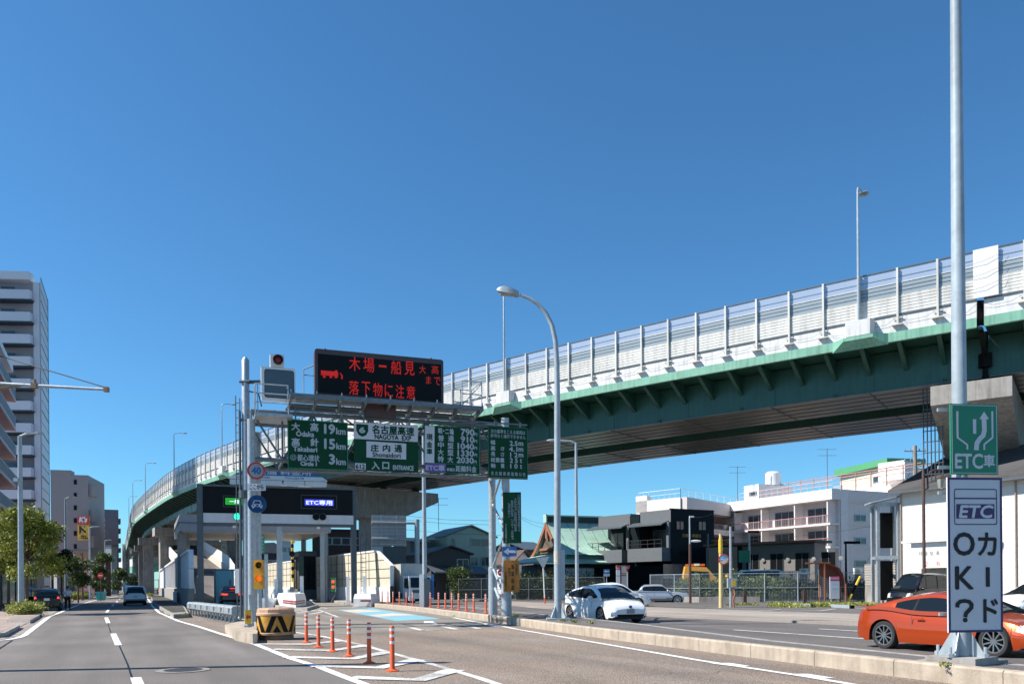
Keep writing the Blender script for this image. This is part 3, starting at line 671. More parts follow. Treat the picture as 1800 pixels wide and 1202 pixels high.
# ================================================================ SIGN GANTRY
def gan(d=0.0):
    return lambda px, py: (32.48 - 1.063 * d) / (1 - .36 * ray(px, py)[0])
GX = Vector((.941, .339, 0)); GN = Vector((.339, -.941, 0))       # along the gantry, towards the camera
gL = Vector((-9.47, 29.07, 0)); gR = Vector((-.23, 32.4, 0))
GLEN = (gR - gL).length
def gp(a, d, z): return gL + GX * a + GN * d + Vector((0, 0, z))   # a metres from left pole, d towards camera
gt = thing('sign_gantry', 'grey steel truss gantry with walkway spanning the entry lane and carrying the green signs', 'gantry', gL + Vector((0, 0, .28)))
MB().tube([gp(0, 0, .28), gp(0, 0, 4), gp(0, 0, 7.65)], [.17, .15, .14], 16).build('pole', M_galv, gt, True)
MB().tube([gp(GLEN, 0, .25), gp(GLEN, 0, 2.4), gp(GLEN, 0, 2.42), gp(GLEN, 0, 8.3)], [.21, .2, .17, .16], 18).build('pole', M_galv, gt, True)
rb_ = Vector((-.84, 34.9, 0))
MB().tube([rb_ + Vector((0, 0, .25)), rb_ + Vector((0, 0, 2.3)), rb_ + Vector((0, 0, 2.32)), rb_ + Vector((0, 0, 8.3))], [.2, .19, .16, .15], 18).build('pole', M_galv, gt, True)
lb_ = gL + Vector((-.61, 2.5, 0)); MB().tube([lb_ + Vector((0, 0, .25)), lb_ + Vector((0, 0, 7.65))], [.17, .14], 14).build('pole', M_galv, gt, True)
b = MB(); zz = [.9, 2.3, 3.7, 5.1, 6.5, 7.8]
for i in range(5):
    a, c = (gR, rb_) if i % 2 == 0 else (rb_, gR); z0, z1 = zz[i], zz[i + 1]
    b.cyl(a + Vector((0, 0, z0)), c + Vector((0, 0, z1)), .055, n=8)
b.cyl(gR + Vector((-.05, .1, .35)), rb_ + Vector((0.1, -.1, 1.4)), .07, n=8); b.build('bracing', M_galvl, gt, True)
ch = MB(); dg = MB(); n = 9
for d in (0.0, -2.45):
    for z in (7.95, 6.2): ch.cyl(gp(0, d, z), gp(GLEN, d, z), .085, n=10)
    for i in range(n):
        a0 = GLEN * i / n; a1 = GLEN * (i + 1) / n; dg.cyl(gp(a0, d, 6.2), gp(a0, d, 7.95), .04, n=6)
        z0, z1 = (6.2, 7.95) if i % 2 else (7.95, 6.2); dg.cyl(gp(a0, d, z0), gp(a1, d, z1), .045, n=6)
for i in range(n + 1):
    a0 = GLEN * i / n
    for z in (7.95, 6.2): dg.cyl(gp(a0, 0, z), gp(a0, -2.45, z), .04, n=6)
    if i < n:
        for z in (7.95, 6.2): dg.cyl(gp(a0, 0 if i % 2 else -2.45, z), gp(GLEN * (i + 1) / n, -2.45 if i % 2 else 0, z), .035, n=6)
ch.build('chord', M_galvd, gt, True); dg.build('lattice', M_galvd, gt, True)
# walkway
wk = MB(); A0, A1 = 1.35, 8.55
wk.bar(gp(A0, .95, 8.42), gp(A1, .95, 8.42), .07, .14); wk.bar(gp(A0, -.55, 8.28), gp(A1, -.55, 8.28), .1, .16); wk.bar(gp(A0, -.1, 8.3), gp(A1, -.1, 8.3), .06, .1)
k = A0
while k < A1 + .01: wk.bar(gp(k, 1.0, 8.42), gp(k, -.6, 8.22), .08, .2); wk.cyl(gp(k, .95, 8.45), gp(k, .95, 8.62), .03, n=6); k += .9
wk.build('walkway_frame', M_galvd, gt)
gr = MB()
for i in range(42): d = .9 - i * .034; gr.bar(gp(A0, d, 8.49), gp(A1, d, 8.49), .008, .05)
gr.build('walkway_grating', M_galvl, gt)
hr = MB()
def rail(pts, r=.022):
    for a, c in zip(pts, pts[1:]): hr.cyl(a, c, r, n=6)
pl = [gp(.15, .9, 7.72), gp(1.3, .9, 7.72)]
for z in (8.1, 8.42, 8.75): rail([gp(.12, .9, z), gp(1.25, .9, z), gp(1.25, -.4, z)])
for a in (.12, .2, 1.25): rail([gp(a, .9, 7.7), gp(a, .9, 8.75)])
rail([gp(.12, -.3, 7.7), gp(.12, -.3, 8.75), gp(.12, .9, 8.75)])
hr.box((0, 0, 0), (0, 0, 0)) if False else None
for a in (7.75, 8.1, 8.55): rail([gp(a, .9, 8.5), gp(a, .9, 9.45)]); rail([gp(a, -.5, 8.3), gp(a, -.5, 9.45)])
for z in (8.95, 9.45): rail([gp(7.75, .9, z), gp(8.55, .9, z), gp(8.55, -.5, z), gp(7.75, -.5, z)])
rail([gp(7.75, .9, 8.5), gp(8.55, .9, 9.4)]); rail([gp(1.9, -.3, 8.4), gp(1.9, -.3, 9.7), gp(2.3, -.3, 9.9), gp(2.3, -.3, 8.4)]); rail([gp(1.9, -.3, 9.5), gp(2.6, -.3, 9.5)])
hr.build('handrail', M_galvl, gt, True)
MB(frame(gp(.1, .95, 7.62), GX)).box((0, 0, 0), (1.3, 1.4, .1)).build('platform', M_galv, gt)
cbm = MB()
for j in range(5): 
    pts = [gp(.2 + i * .55, -1.2 + .2 * math.sin(i * 1.7 + j), 8.0 - .14 * abs(math.sin(i * .9 + j * .6))) for i in range(16)]
    cbm.tube(pts, .022, 6)
cbm.build('cable', M_black, gt, True)
# tall post with ladder and signal housings
tp = P(435, 1070, 31.2); tp = Vector((tp.x, tp.y, 0))
tl = thing('tall_post', 'tall galvanised post left of the gantry carrying the big blank grey display', 'post', tp + Vector((0, 0, .28)))
MB().tube([tp + Vector((0, 0, .28)), tp + Vector((0, 0, 9.2)), tp + Vector((0, 0, 9.22)), tp + Vector((0, 0, 10.4)), tp + Vector((0, 0, 10.52))], [.17, .15, .145, .145, .06], 16).build('pole', M_galv, tl, True)
b = MB()
for z in (9.55, 8.05): b.bar(tp + Vector((.1, 0, z)), tp + Vector((.75, -.05, z)), .1, .12); b.cyl(tp + Vector((-.2, -.1, z)), tp + Vector((.2, -.1, z)), .06, n=8)
b.cyl(tp + Vector((-.06, -.1, 5)), tp + Vector((-.06, -.1, 5.3)), .2, n=12)
b.build('clamp', M_dgrey, tl)
b = MB(); b.tube([tp + Vector((.12, 0, 9.2)), tp + Vector((.5, 0, 9.1)), tp + Vector((.62, 0, 8.6))], .025, 6); b.build('cable', M_black, tl, True)
b = MB()
for x in (-.36, -.2): b.cyl(tp + Vector((x, -.1, .3)), tp + Vector((x, -.1, 9.0 if x < -.3 else 8.9)), .022, n=6)
for i in range(29): b.cyl(tp + Vector((-.36, -.1, .6 + i * .29)), tp + Vector((-.2, -.1, .6 + i * .29)), .012, n=5)
b.cyl(tp + Vector((-.2, -.12, .3)), tp + Vector((-.2, -.12, 8.4)), .05, n=8)
b.build('ladder', M_dgrey, tl)
MB(frame(tp + Vector((-.42, -.15, 1.3)), (1, 0))).box((0, 0, 0), (.16, .45, .95)).build('cabinet', M_white, tl)
C4 = (400, 600, 4.625); C5 = (400, 840, 4.292); C6 = (540, 600, 4.622)
s = Sign((270, 200), (550, 213), (553, 482), (275, 467), C4, gan(.3), .28)
bd = thing('blank_display', 'large blank grey rounded display in a white housing on the tall post', 'display', s.A)
s.panel(M_white, bd, 'housing'); b = s.mb(); w_, h_ = s.w, s.h; r_ = .09; x0, z0, x1, z1 = .11, .07, w_ - .05, h_ - .09
def rrect(x0, z0, x1, z1, r, n=5):
    o = []
    for cx, cz, a0 in ((x1 - r, z0 + r, -90), (x1 - r, z1 - r, 0), (x0 + r, z1 - r, 90), (x0 + r, z0 + r, 180)):
        for k in range(n + 1): t = R(a0 + 90 * k / n); o.append((cx + r * math.cos(t), cz + r * math.sin(t)))
    return o
b.prism([(x, -.012, z) for x, z in rrect(x0, z0, x1, z1, r_)], (0, .01, 0)); b.build('rim', M_black, bd)
s.mb().prism([(x, -.02, z) for x, z in rrect(x0 + .02, z0 + .02, x1 - .02, z1 - .02, r_)], (0, .006, 0)).build('screen', mat('grey_screen', (0.07, 0.105, 0.13), .35, var=.04), bd)
s = Sign((345, 100), (458, 105), (460, 207), (347, 203), C4, gan(.3), .3)
rl_ = thing('warning_lamp', 'square white box with round red warning lamp on top of the blank display', 'warning lamp', s.A)
s.panel(M_white, rl_, 'housing'); c = s.rc(408, 150)
b = MB(s.M @ Matrix.Translation((c[0], 0, c[1]))); b.lathe([(.175, 0.0), (.185, -.13), (.17, -.13), (.16, 0.0)], (0, 0, 0), 'y', 24); b.build('hood', M_dgrey, rl_, True)
b = MB(s.M @ Matrix.Translation((c[0], 0, c[1]))); b.lathe([(.165, -.01), (.13, -.05), (.07, -.075), (0, -.085)], (0, 0, 0), 'y', 24); b.build('lens', mat('dark_red_lens', (.22, .012, .01), .25, var=0), rl_, True)
# ---- variable message sign
C7 = (545, 605, 7.347)
s = Sign((65, 52), (1730, 162), (1726, 768), (65, 690), C7, gan(.35), .42)
vm = thing('message_sign', 'wide brown framed LED message board with red characters on top of the gantry', 'message board', s.A)
M_bez = mat('brown_bezel', (0.075, 0.045, 0.045), .5, var=.08)
s.mb().prism([(x, 0, z) for x, z in rrect(0, 0, s.w, s.h, .1)], (0, .42, 0)).build('housing', M_bez, vm)
b = s.mb(); s.poly(b, [(103, 120), (1697, 225), (1697, 708), (103, 625)], -.006); b.build('screen', M_black, vm)
b = s.mb()
for q in (('木', 492, 150, 632, 330), ('場', 672, 160, 812, 345), ('船', 1028, 190, 1165, 362), ('見', 1208, 195, 1338, 370), ('落', 487, 460, 612, 640), ('下', 650, 470, 757, 640), ('物', 795, 480, 915, 655), ('に', 945, 495, 1050, 658), ('注', 1088, 500, 1197, 672), ('意', 1232, 510, 1345, 675)):
    s.txt(b, *q, bold=.002, y=-.012)
s.rect(b, 872, 250, 970, 276, -.012)
b.build('lettering', M_ledr, vm)
b = s.mb()
for q in (('大', 1403, 240, 1490, 345), ('高', 1568, 240, 1662, 348), ('ま', 1492, 380, 1560, 478), ('で', 1600, 388, 1688, 492)): s.txt(b, *q, bold=0, y=-.012)
b.build('small_lettering', M_ledrd, vm)
b = s.mb(); s.rect(b, 140, 340, 290, 400, -.012); s.poly(b, [(290, 350), (335, 325), (352, 360), (352, 415), (290, 400)], -.012)
for x in (180, 262, 325): s.rect(b, x - 16, 402, x + 16, 430, -.012)
s.poly(b, [(372, 360), (384, 362), (412, 400), (404, 450), (388, 430), (394, 402)], -.012); b.build('truck_symbol', M_ledr, vm)
b = MB(s.M)
for x in (.4, s.w - .45): MB(s.M).lathe([(.05, 0), (.05, .05), (.03, .09), (0, .09)], (x, .2, s.h), 'z', 8).build('lifting_eye', M_bez, vm)
b.box((s.w * .38, .1, -.55), (s.w * .62, .4, .0)); b.build('mount', M_bez, vm)
# ---- green direction signs
def lets(s, parent, items, m, name='lettering', bold=.012, y=-.006):
    b = s.mb()
    for it in items: s.txt(b, *it[:5], bold=(it[5] if len(it) > 5 else bold), y=y)
    return b.build(name, m, parent)
M_signlet = mat('sign_letter_white', (0.4, 0.46, 0.5), .5, var=.02)
s = Sign((490, 630), (983, 652), (980, 1045), (490, 1030), C4, gan(.35))
t = thing('distance_sign', 'green distance sign listing 19, 15 and 3 km, next to the round 40 sign', 'road sign', s.A); s.panel(M_signg, t); s.border(M_signgl, t, .03)
lets(s, t, [('大', 523, 660, 588, 720), ('高', 675, 660, 738, 728), ('19', 790, 670, 873, 745, .022), ('km', 887, 698, 963, 750, .01), ('Odaka', 560, 730, 703, 770), ('高', 523, 785, 586, 848), ('針', 675, 785, 738, 848),
    ('15', 790, 790, 873, 868, .022), ('km', 887, 822, 963, 872, .01), ('Takabari', 535, 855, 727, 893), ('都心環状', 567, 920, 745, 972, .006), ('3', 828, 915, 870, 992, .022), ('km', 885, 948, 962, 998, .01), ('Circle 1', 594, 975, 722, 1008), ('C1', 522, 930, 548, 955, .004)], M_signlet)
b = s.mb(); a = s.rc(510, 916); c = s.rc(558, 966); cx, cz, rr = (a[0] + c[0]) / 2, (a[1] + c[1]) / 2, .11
b.M = s.M @ Matrix.Translation((cx, 0, cz)); b.lathe([(rr, -.004), (rr, -.006), (rr - .014, -.006), (rr - .014, -.004)], (0, 0, 0), 'y', 20, False); b.build('ring', M_signlet, t)
s = Sign((387, 652), (907, 672), (903, 1058), (383, 1043), C6, gan(.35))
t = thing('entrance_sign', 'green and white expressway entrance sign with route 6 shield in the middle of the gantry', 'road sign', s.A); s.panel(M_signg, t)
b = s.mb(); s.poly(b, [(387, 655), (907, 674), (905, 807), (386, 790)], -.003); s.poly(b, [(485, 808), (808, 822), (806, 952), (484, 940)], -.003); s.poly(b, [(392, 986), (478, 989), (477, 1041), (391, 1037)], -.003); b.build('white_field', M_signw, t)
b = s.mb(); s.poly(b, [(405, 670), (500, 674), (500, 728), (482, 760), (452, 773), (422, 757), (405, 722)], -.007); b.build('route_shield', M_signg, t)
lets(s, t, [('名古屋高速', 532, 682, 873, 750, .012), ('庄', 520, 835, 582, 890, .01), ('内', 617, 835, 675, 890, .01), ('通', 712, 835, 772, 893, .01)], M_signgl if False else M_signg, 'green_lettering', y=-.009)
lets(s, t, [('NAGOYA  EXP', 552, 755, 848, 793, .009), ('Shonaidori', 533, 900, 760, 938, .006), ('612', 398, 997, 470, 1033, .008)], M_ink, 'black_lettering', y=-.009)
lets(s, t, [('6', 430, 697, 473, 740, .02), ('入', 525, 975, 588, 1035), ('口', 612, 978, 665, 1033), ('ENTRANCE', 698, 1003, 866, 1040, .009)], M_signlet, y=-.012)
C8 = (740, 740, 12.02)
s = Sign((100, 85), (1280, 135), (1240, 1110), (80, 1075), C8, gan(.35))
t = thing('toll_fee_sign', 'green toll fee table sign with yen prices and purple corner on the gantry', 'road sign', s.A); s.panel(M_signg, t); s.border(M_signgl, t, .018)
b = s.mb(); s.poly(b, [(115, 97), (315, 105), (300, 882), (102, 872)], -.004); b.build('white_field', M_signw, t)
b = s.mb(); s.poly(b, [(102, 887), (550, 897), (545, 1075), (98, 1062)], -.004); b.build('purple_field', M_signp, t)
b = s.mb(); s.poly(b, [(300, 880), (1240, 905), (1240, 915), (300, 890)], -.004); b.build('rule', M_signgl, t)
lets(s, t, [('現', 145, 275, 268, 400), ('金', 145, 430, 265, 555), ('車', 145, 580, 262, 700)], M_signg, 'green_lettering', .008, -.009)
lets(s, t, [('軽', 390, 140, 478, 255), ('二', 540, 170, 620, 255), ('輪', 638, 150, 720, 275), ('普', 390, 290, 510, 415), ('通', 600, 300, 720, 425), ('中', 385, 435, 505, 560), ('型', 590, 450, 710, 570), ('大', 382, 590, 498, 715), ('型', 588, 595, 708, 718), ('特', 378, 735, 498, 860), ('大', 585, 745, 700, 868),
    ('・', 495, 185, 520, 215), ('790', 880, 155, 1165, 290, .014), ('910', 875, 310, 1160, 440, .014), ('1040', 808, 460, 1155, 585, .014), ('1330', 805, 610, 1150, 730, .014), ('2030', 782, 755, 1145, 875, .014)] +
    [('円', a, c, a + 58, c + 64, .004) for a, c in ((1172, 235), (1170, 380), (1168, 526), (1165, 672), (1155, 818))] + [('車種別', 565, 985, 735, 1055, .003), ('距離料金', 758, 935, 1210, 1065, .006), ('ETC車', 125, 920, 520, 1045, .01)], M_signlet, bold=.008, y=-.009)
C9 = (855, 745, 12.02)
s = Sign((38, 35), (880, 75), (875, 1155), (45, 1115), C9, gan(.35))
t = thing('size_limit_sign', 'green vehicle size limit sign at the right end of the gantry', 'road sign', s.A); s.panel(M_signg, t); s.border(M_signgl, t, .015)
lets(s, t, [('次の基準をこえる車両は', 90, 122, 830, 205, .002), ('許可なく通行できません', 90, 222, 835, 300, .002), ('幅', 90, 340, 183, 435), ('高', 90, 460, 183, 560), ('さ', 300, 480, 375, 560), ('長', 90, 585, 183, 680), ('さ', 300, 600, 375, 680), ('総重量', 90, 710, 375, 805), ('軸', 90, 830, 183, 925), ('重', 300, 835, 375, 925),
    ('2.5', 495, 358, 660, 455, .01), ('m', 685, 385, 782, 455, .01), ('4.1', 480, 480, 655, 578, .01), ('m', 685, 508, 782, 578, .01), ('1 2', 505, 605, 655, 700, .01), ('m', 685, 628, 782, 698, .01), ('2 5', 495, 725, 660, 818, .01), ('t', 715, 735, 750, 822, .01), ('1 0', 505, 845, 655, 940, .01), ('t', 715, 860, 750, 945, .01), ('名 古 屋 高 速 道 路 公 社', 90, 1015, 830, 1095, .002)], M_signlet, bold=.005)
b = MB(); 
for d, z in ((.15, 8.2), (.15, 6.0)):
    b.bar(gp(1.2, .15, z - .15), gp(GLEN + .9, .15, z - .15), .05, .06)
for px in (520, 600, 640, 720, 760, 830, 870, 915):
    a = (P(px, 780, gan(.28)(px, 780)) - gL).dot(GX); b.bar(gp(a, .24, 5.85), gp(a, .24, 8.1), .05, .05)
b.build('sign_support', M_galvd, gt)
# ---- vertical signs on the right gantry pole
C10 = (875, 860, 6.5)
dpt = lambda px, py: 32.1
s = Sign((48, 32), (255, 28), (270, 608), (62, 614), C10, dpt, .04)
t = thing('access_rule_sign', 'tall narrow green sign with columns of small white text on the right gantry pole', 'road sign', s.A); s.panel(M_signg, t)
b = s.mb()
s.vtxt(b, 'この道路は自動車専用道路です', 216, 55, 246, 478); s.vtxt(b, '人はもちろん原動機付自転車', 176, 92, 206, 478); s.vtxt(b, '軽車両（自転車・リヤカー・荷馬車）', 138, 122, 168, 572); s.vtxt(b, 'も通れません。', 104, 150, 132, 345); s.vtxt(b, '名古屋高速道路公社', 70, 388, 92, 604); b.build('lettering', M_signlet, t)
s = Sign((52, 652), (218, 648), (215, 760), (52, 764), C10, dpt, .04)
t = thing('one_way_sign', 'blue sign with white left arrow between the green and orange signs on the gantry pole', 'road sign', s.A); s.panel(M_signb, t)
b = s.mb(); s.poly(b, [(62, 708), (125, 668), (125, 692), (208, 692), (208, 722), (125, 722), (125, 746)]); b.build('arrow', M_signw, t)
s = Sign((65, 810), (250, 806), (248, 1162), (66, 1168), C10, dpt, .04)
t = thing('no_parking_notice', 'orange notice with vertical black text low on the right gantry pole', 'notice', s.A); s.panel(M_orgsign, t)
b = s.mb(); s.vtxt(b, 'この道路は', 202, 832, 230, 975, .003); s.vtxt(b, '駐車・停車・転回・横断', 158, 855, 190, 1145, .004); s.vtxt(b, '禁止です。', 120, 890, 148, 1020, .003); s.vtxt(b, '名古屋高速道路公社', 82, 935, 102, 1155, .002); b.build('lettering', M_ink, t)
# ---- round signs on the left gantry pole
def disc_sign(name, label, px, py, Y, r, base, rim=None, rimw=.0):
    c = P(px, py, Y); t = thing(name, label, 'road sign', c); M = frame(c, (1, .25))
    MB(M).lathe([(r, 0), (r, .02), (0, .02)], (0, 0, 0), 'y', 40).build('plate', M_galv, t); MB(M).lathe([(r, -.002), (0, -.002)], (0, 0, 0), 'y', 40).build('face', base, t)
    if rim: MB(M).lathe([(r, -.003), (r, -.005), (r - rimw, -.005), (r - rimw, -.003)], (0, 0, 0), 'y', 40, False).build('rim', rim, t)
    return t, M
t, M = disc_sign('speed_limit_sign', 'round 40 speed limit sign with red ring on the left gantry pole', 450.4, 827, 28.7, .31, M_signw, M_red, .062)
b = MB(M); text(b, '40', -.155, -.12, .155, .12, -.008, .012); b.build('lettering', M_signb, t)
t, M = disc_sign('motor_road_sign', 'round blue sign with white car symbol on the left gantry pole', 452, 885.4, 28.7, .325, M_signb)
b = MB(M); y = -.006
b.prism([(-.13, y, .0), (.13, y, .0), (.19, y, -.04), (.19, y, -.1), (-.19, y, -.1), (-.19, y, -.04)], (0, .002, 0)); b.prism([(-.105, y, .13), (.105, y, .13), (.155, y, .01), (.125, y, .01), (.085, y, .105), (-.085, y, .105), (-.125, y, .01), (-.155, y, .01)], (0, .002, 0))
b.box((-.17, y, -.15), (-.11, y + .002, -.101)).box((.11, y, -.15), (.17, y + .002, -.101)); b.build('car_symbol', M_signw, t)
b = MB(M)
for x in (-.13, .13): b.lathe([(.03, -.009), (0, -.009)], (x, 0, -.05), 'y', 12)
b.box((-.055, -.009, -.09), (.055, -.0075, -.02)); b.build('lamp_mark', M_signb, t)
s = Sign((150, 42), (288, 48), (288, 100), (150, 95), C5, lambda a, c: 28.7, .02)
t = thing('from_here_plate', 'small white plate reading from here between the two round signs', 'plate', s.A); s.panel(M_signw, t); lets(s, t, [('ここから', 168, 53, 270, 88)], M_ink, bold=.006)
# ---- amber signal, arrow sign, barrel
CA = (360, 960, 7.07)
sp = G(454, 1090, .28); Y = 28.4
c0 = P(454.5, 1060, Y); t = thing('amber_signal', 'yellow two lamp signal box with lower amber lamp lit beside the gantry pole', 'signal', (c0.x, c0.y, .28))
MB().cyl((c0.x, c0.y + .1, .28), (c0.x, c0.y + .1, 1.5), .065, n=12).build('post', M_galv, t, True)
s = Sign((602, 168), (722, 165), (722, 528), (607, 528), CA, lambda a, b_: Y, .22); s.panel(mat('signal_yellow', (.68, .34, .02), .45, var=.08, dirt=.2), t, 'housing')
for (x, yy), m in (((680, 232), mat('amber_dark', (.05, .028, .01), .3, var=0)), ((680, 397), M_amber)):
    c = s.rc(x, yy); MM = s.M @ Matrix.Translation((c[0], 0, c[1]))
    MB(MM).lathe([(.125, 0), (.13, -.12), (.118, -.12), (.115, 0)], (0, 0, 0), 'y', 20).build('hood', MATS['signal_yellow'], t, True)
    MB(MM).lathe([(.115, -.01), (.08, -.04), (0, -.055)], (0, 0, 0), 'y', 20).build('lens', m, t, True)
s = Sign((490, 788), (562, 795), (575, 968), (500, 965), CA, lambda a, b_: 25.0 + (a - 436) * .01, .02)
t = thing('arrow_board', 'small yellow board with red left arrow tilted beside the striped barrel', 'arrow sign', s.A); s.panel(M_yel, t)
b = s.mb(); s.poly(b, [(500, 880), (520, 838), (521, 862), (556, 864), (558, 900), (523, 898), (522, 922)]); b.build('arrow', M_red, t)
g = s.M @ Vector((s.w / 2, .05, 0)); b = MB(); b.bar((g.x, g.y, .28), (g.x, g.y, .5), .05); b.cyl((g.x - .1, g.y, .33), (g.x + .12, g.y, .33), .05, n=8); b.bar((g.x + .14, g.y + .1, .3), (g.x + .04, g.y + .1, 1.3), .06); b.build('foot', M_galvl, t)
bc = G(476.5, 1125, 0); bc = Vector((bc.x, bc.y + .5, 0)); t = thing('crash_barrel', 'squat yellow barrel with black chevrons and cracked beige lid at the island nose', 'crash barrel', bc)
rB = .545
MB().lathe([(rB - .02, .14), (rB, .16), (rB, .72), (rB - .02, .74)], bc, 'z', 40).build('drum', M_yelb, t, True)
MB().lathe([(rB - .05, 0), (rB - .03, .02), (rB - .03, .12), (rB - .06, .14)], bc, 'z', 10).build('base', mat('barrel_base', (.2, .14, .09), .9, var=.3, scale=6), t, False)
M_lid = mat('faded_lid', (.5, .3, .19), .7, var=.18, scale=5, dirt=.3)
MB().lathe([(rB + .012, .71), (rB + .016, .76), (rB - .005, .79)], bc, 'z', 40).build('band', M_lid, t, True); MB().lathe([(rB + .012, .15), (rB + .016, .2), (rB, .22)], bc, 'z', 40).build('band', M_lid, t, True)
MB().lathe([(rB - .02, .78), (rB - .0, .79), (rB - .01, .88), (rB - .06, .92), (.05, .935), (0, .935)], bc, 'z', 11).build('lid', M_lid, t)
b = MB()
def cylstrip(b, pts, c, r, n=8):
    # pts: list of quads in (theta, z)
    for q in pts:
        for i in range(n):
            f0, f1 = i / n, (i + 1) / n; L = lambda a, c_, f_: (a[0] + (c_[0] - a[0]) * f_, a[1] + (c_[1] - a[1]) * f_)
            p = [L(q[0], q[1], f0), L(q[0], q[1], f1), L(q[3], q[2], f1), L(q[3], q[2], f0)]
            for w in range(3):
                m0 = [L(p[0], p[3], w / 3), L(p[1], p[2], w / 3), L(p[1], p[2], (w + 1) / 3), L(p[0], p[3], (w + 1) / 3)]
                b.poly([(c.x + r * math.sin(a), c.y - r * math.cos(a), c.z + z) for a, z in m0])
for k in range(5):
    th = .33 + k * math.pi * .4
    for sg in (1, -1):
        cylstrip(b, [((th + sg * .0, .7), (th + sg * .36, .23), (th + sg * .63, .23), (th + sg * .27, .7)), ], bc, rB + .006)
        cylstrip(b, [((th, .43), (th + sg * .22, .23), (th + sg * .001, .23), (th, .42))], bc, rB + .006, 4)
b.build('chevron', M_black, t, True)
# ---- crash beam
n0 = G(409, 1094.5); f0 = G(333, 1080); dv = (f0 - n0); dv.z = 0; L = dv.length; dv.normalize(); nn = Vector((dv.y, -dv.x, 0))
if nn.x < 0: nn = -nn
t = thing('crash_beam', 'grey steel crash cushion beam on many short posts beside the entry lane', 'crash cushion', n0)
M_beam = mat('beam_grey', (.3, .34, .365), .5, .1, var=.12, scale=4, dirt=.15)
b = MB(); np_ = 7; seg = (L + .6) / np_
for i in range(np_):
    a = n0 + dv * (i * seg - .3); e = n0 + dv * ((i + 1) * seg - .36)
    prof = [(-.02, .3), (-.1, .38), (-.1, .64), (-.03, .72), (.4, .72), (.4, .3)]; k_ = .03
    pl0 = [a + nn * (o - .0) + Vector((0, 0, z)) for o, z in prof]; b.prism(pl0, (e - a)[:])
    b.box((0, 0, 0), (0, 0, 0)) if False else None
b.build('beam', M_beam, t)
b = MB()
for i in range(np_):
    c = n0 + dv * (i * seg + .25) + Vector((0, 0, .52)); b.prism([c - nn * .105 - dv * .16 + Vector((0, 0, .1)), c - nn * .105 + dv * .2 + Vector((0, 0, .12)), c - nn * .105 + dv * .2 - Vector((0, 0, .12)), c - nn * .105 - dv * .1 - Vector((0, 0, .06))], (-nn * .004)[:])
b.build('slot', M_dgrey, t)
for i in range(np_ * 2):
    c = n0 + dv * (i * seg / 2 - .1); b = MB(); b.bar(c + nn * .02, c + nn * .02 + Vector((0, 0, .32)), .1, .06); b.bar(c + nn * .3, c + nn * .3 + Vector((0, 0, .32)), .1, .06); b.bar(c - nn * .05 + Vector((0, 0, .012)), c + nn * .4 + Vector((0, 0, .012)), .16, .02); b.build('leg', M_beam, t)
# ---- orange bollards
def bollard(loc, h, label, group):
    t = thing('delineator_post', label, 'bollard', loc, 0, group); k = h / .82
    b = MB(Matrix.Translation(Vector(loc))); b.lathe([(.125, 0), (.125, .02), (.06, .045), (.045, .07), (.042, h - .02), (.03, h), (0, h)], (0, 0, 0), 'z', 16); b.build('post', M_orange, t, True)
    for z in (.5, .62, .73):
        b = MB(Matrix.Translation(Vector(loc))); b.lathe([(.0425, z * k), (.0445, z * k), (.0445, (z + .05) * k), (.0425, (z + .05) * k)], (0, 0, 0), 'z', 16); b.build('reflective_band', M_refl, t, True)
    return t
fr = [(538.7, 1130), (560, 1138), (584.7, 1146), (613.8, 1154), (649, 1166.5), (689.7, 1180.3)]
ordn = ['farthest', 'fifth nearest', 'fourth nearest', 'third nearest', 'second nearest', 'nearest']
b0 = None
for (px, py), o_ in zip(fr, ordn):
    g = G(px, py - .8); lb = f'orange post standing on the white chevron marking, {o_} of the six'
    if b0 is None: b0 = bollard(tuple(g), .82, lb, 'orange posts on the chevron marking')
    else: dup(b0, g, label=lb)
bx = [160, 220, 290, 353, 432, 516, 592, 716, 808, 908, 990, 1070, 1152, 1245, 1335, 1482]; by = [412, 418, 422, 430, 435, 445, 448, 458, 465, 473, 482, 490, 500, 512, 518, 535]
b1 = None; od = ['first', 'second', 'third', 'fourth', 'fifth', 'sixth', 'seventh', 'eighth', 'ninth', 'tenth', 'eleventh', 'twelfth', 'thirteenth', 'fourteenth', 'fifteenth', 'last']
for i, (x, y) in enumerate(zip(bx, by)):
    g = G(640 + x / 6.923, 1000 + y / 6.923 - .6, KH - .03); lb = f'orange post on the kerb strip, {od[i]} from the toll gate end'
    if i == 15: lb = 'orange post on the kerb strip, the one right beside the gantry leg'
    if b1 is None: b1 = bollard(tuple(g), .88, lb, 'orange posts along the kerb strip')
    else: dup(b1, g, label=lb)
# ================================================================ NEAR LAMP POLES
def flange(t, c, r, m, n=4, h=.45, w_=.2, rot=.785):
    b = MB(); 
    for k in range(n):
        a = rot + k * 2 * math.pi / n; d = Vector((math.cos(a), math.sin(a), 0)); s_ = Vector((-d.y, d.x, 0)) * .008
        b.prism([c + d * r * .8 - s_, c + d * (r + w_) - s_, c + d * (r + w_) + Vector((0, 0, .04)) - s_, c + d * r * .8 + Vector((0, 0, h)) - s_], (s_ * 2)[:])
    b.build('gusset', m, t)
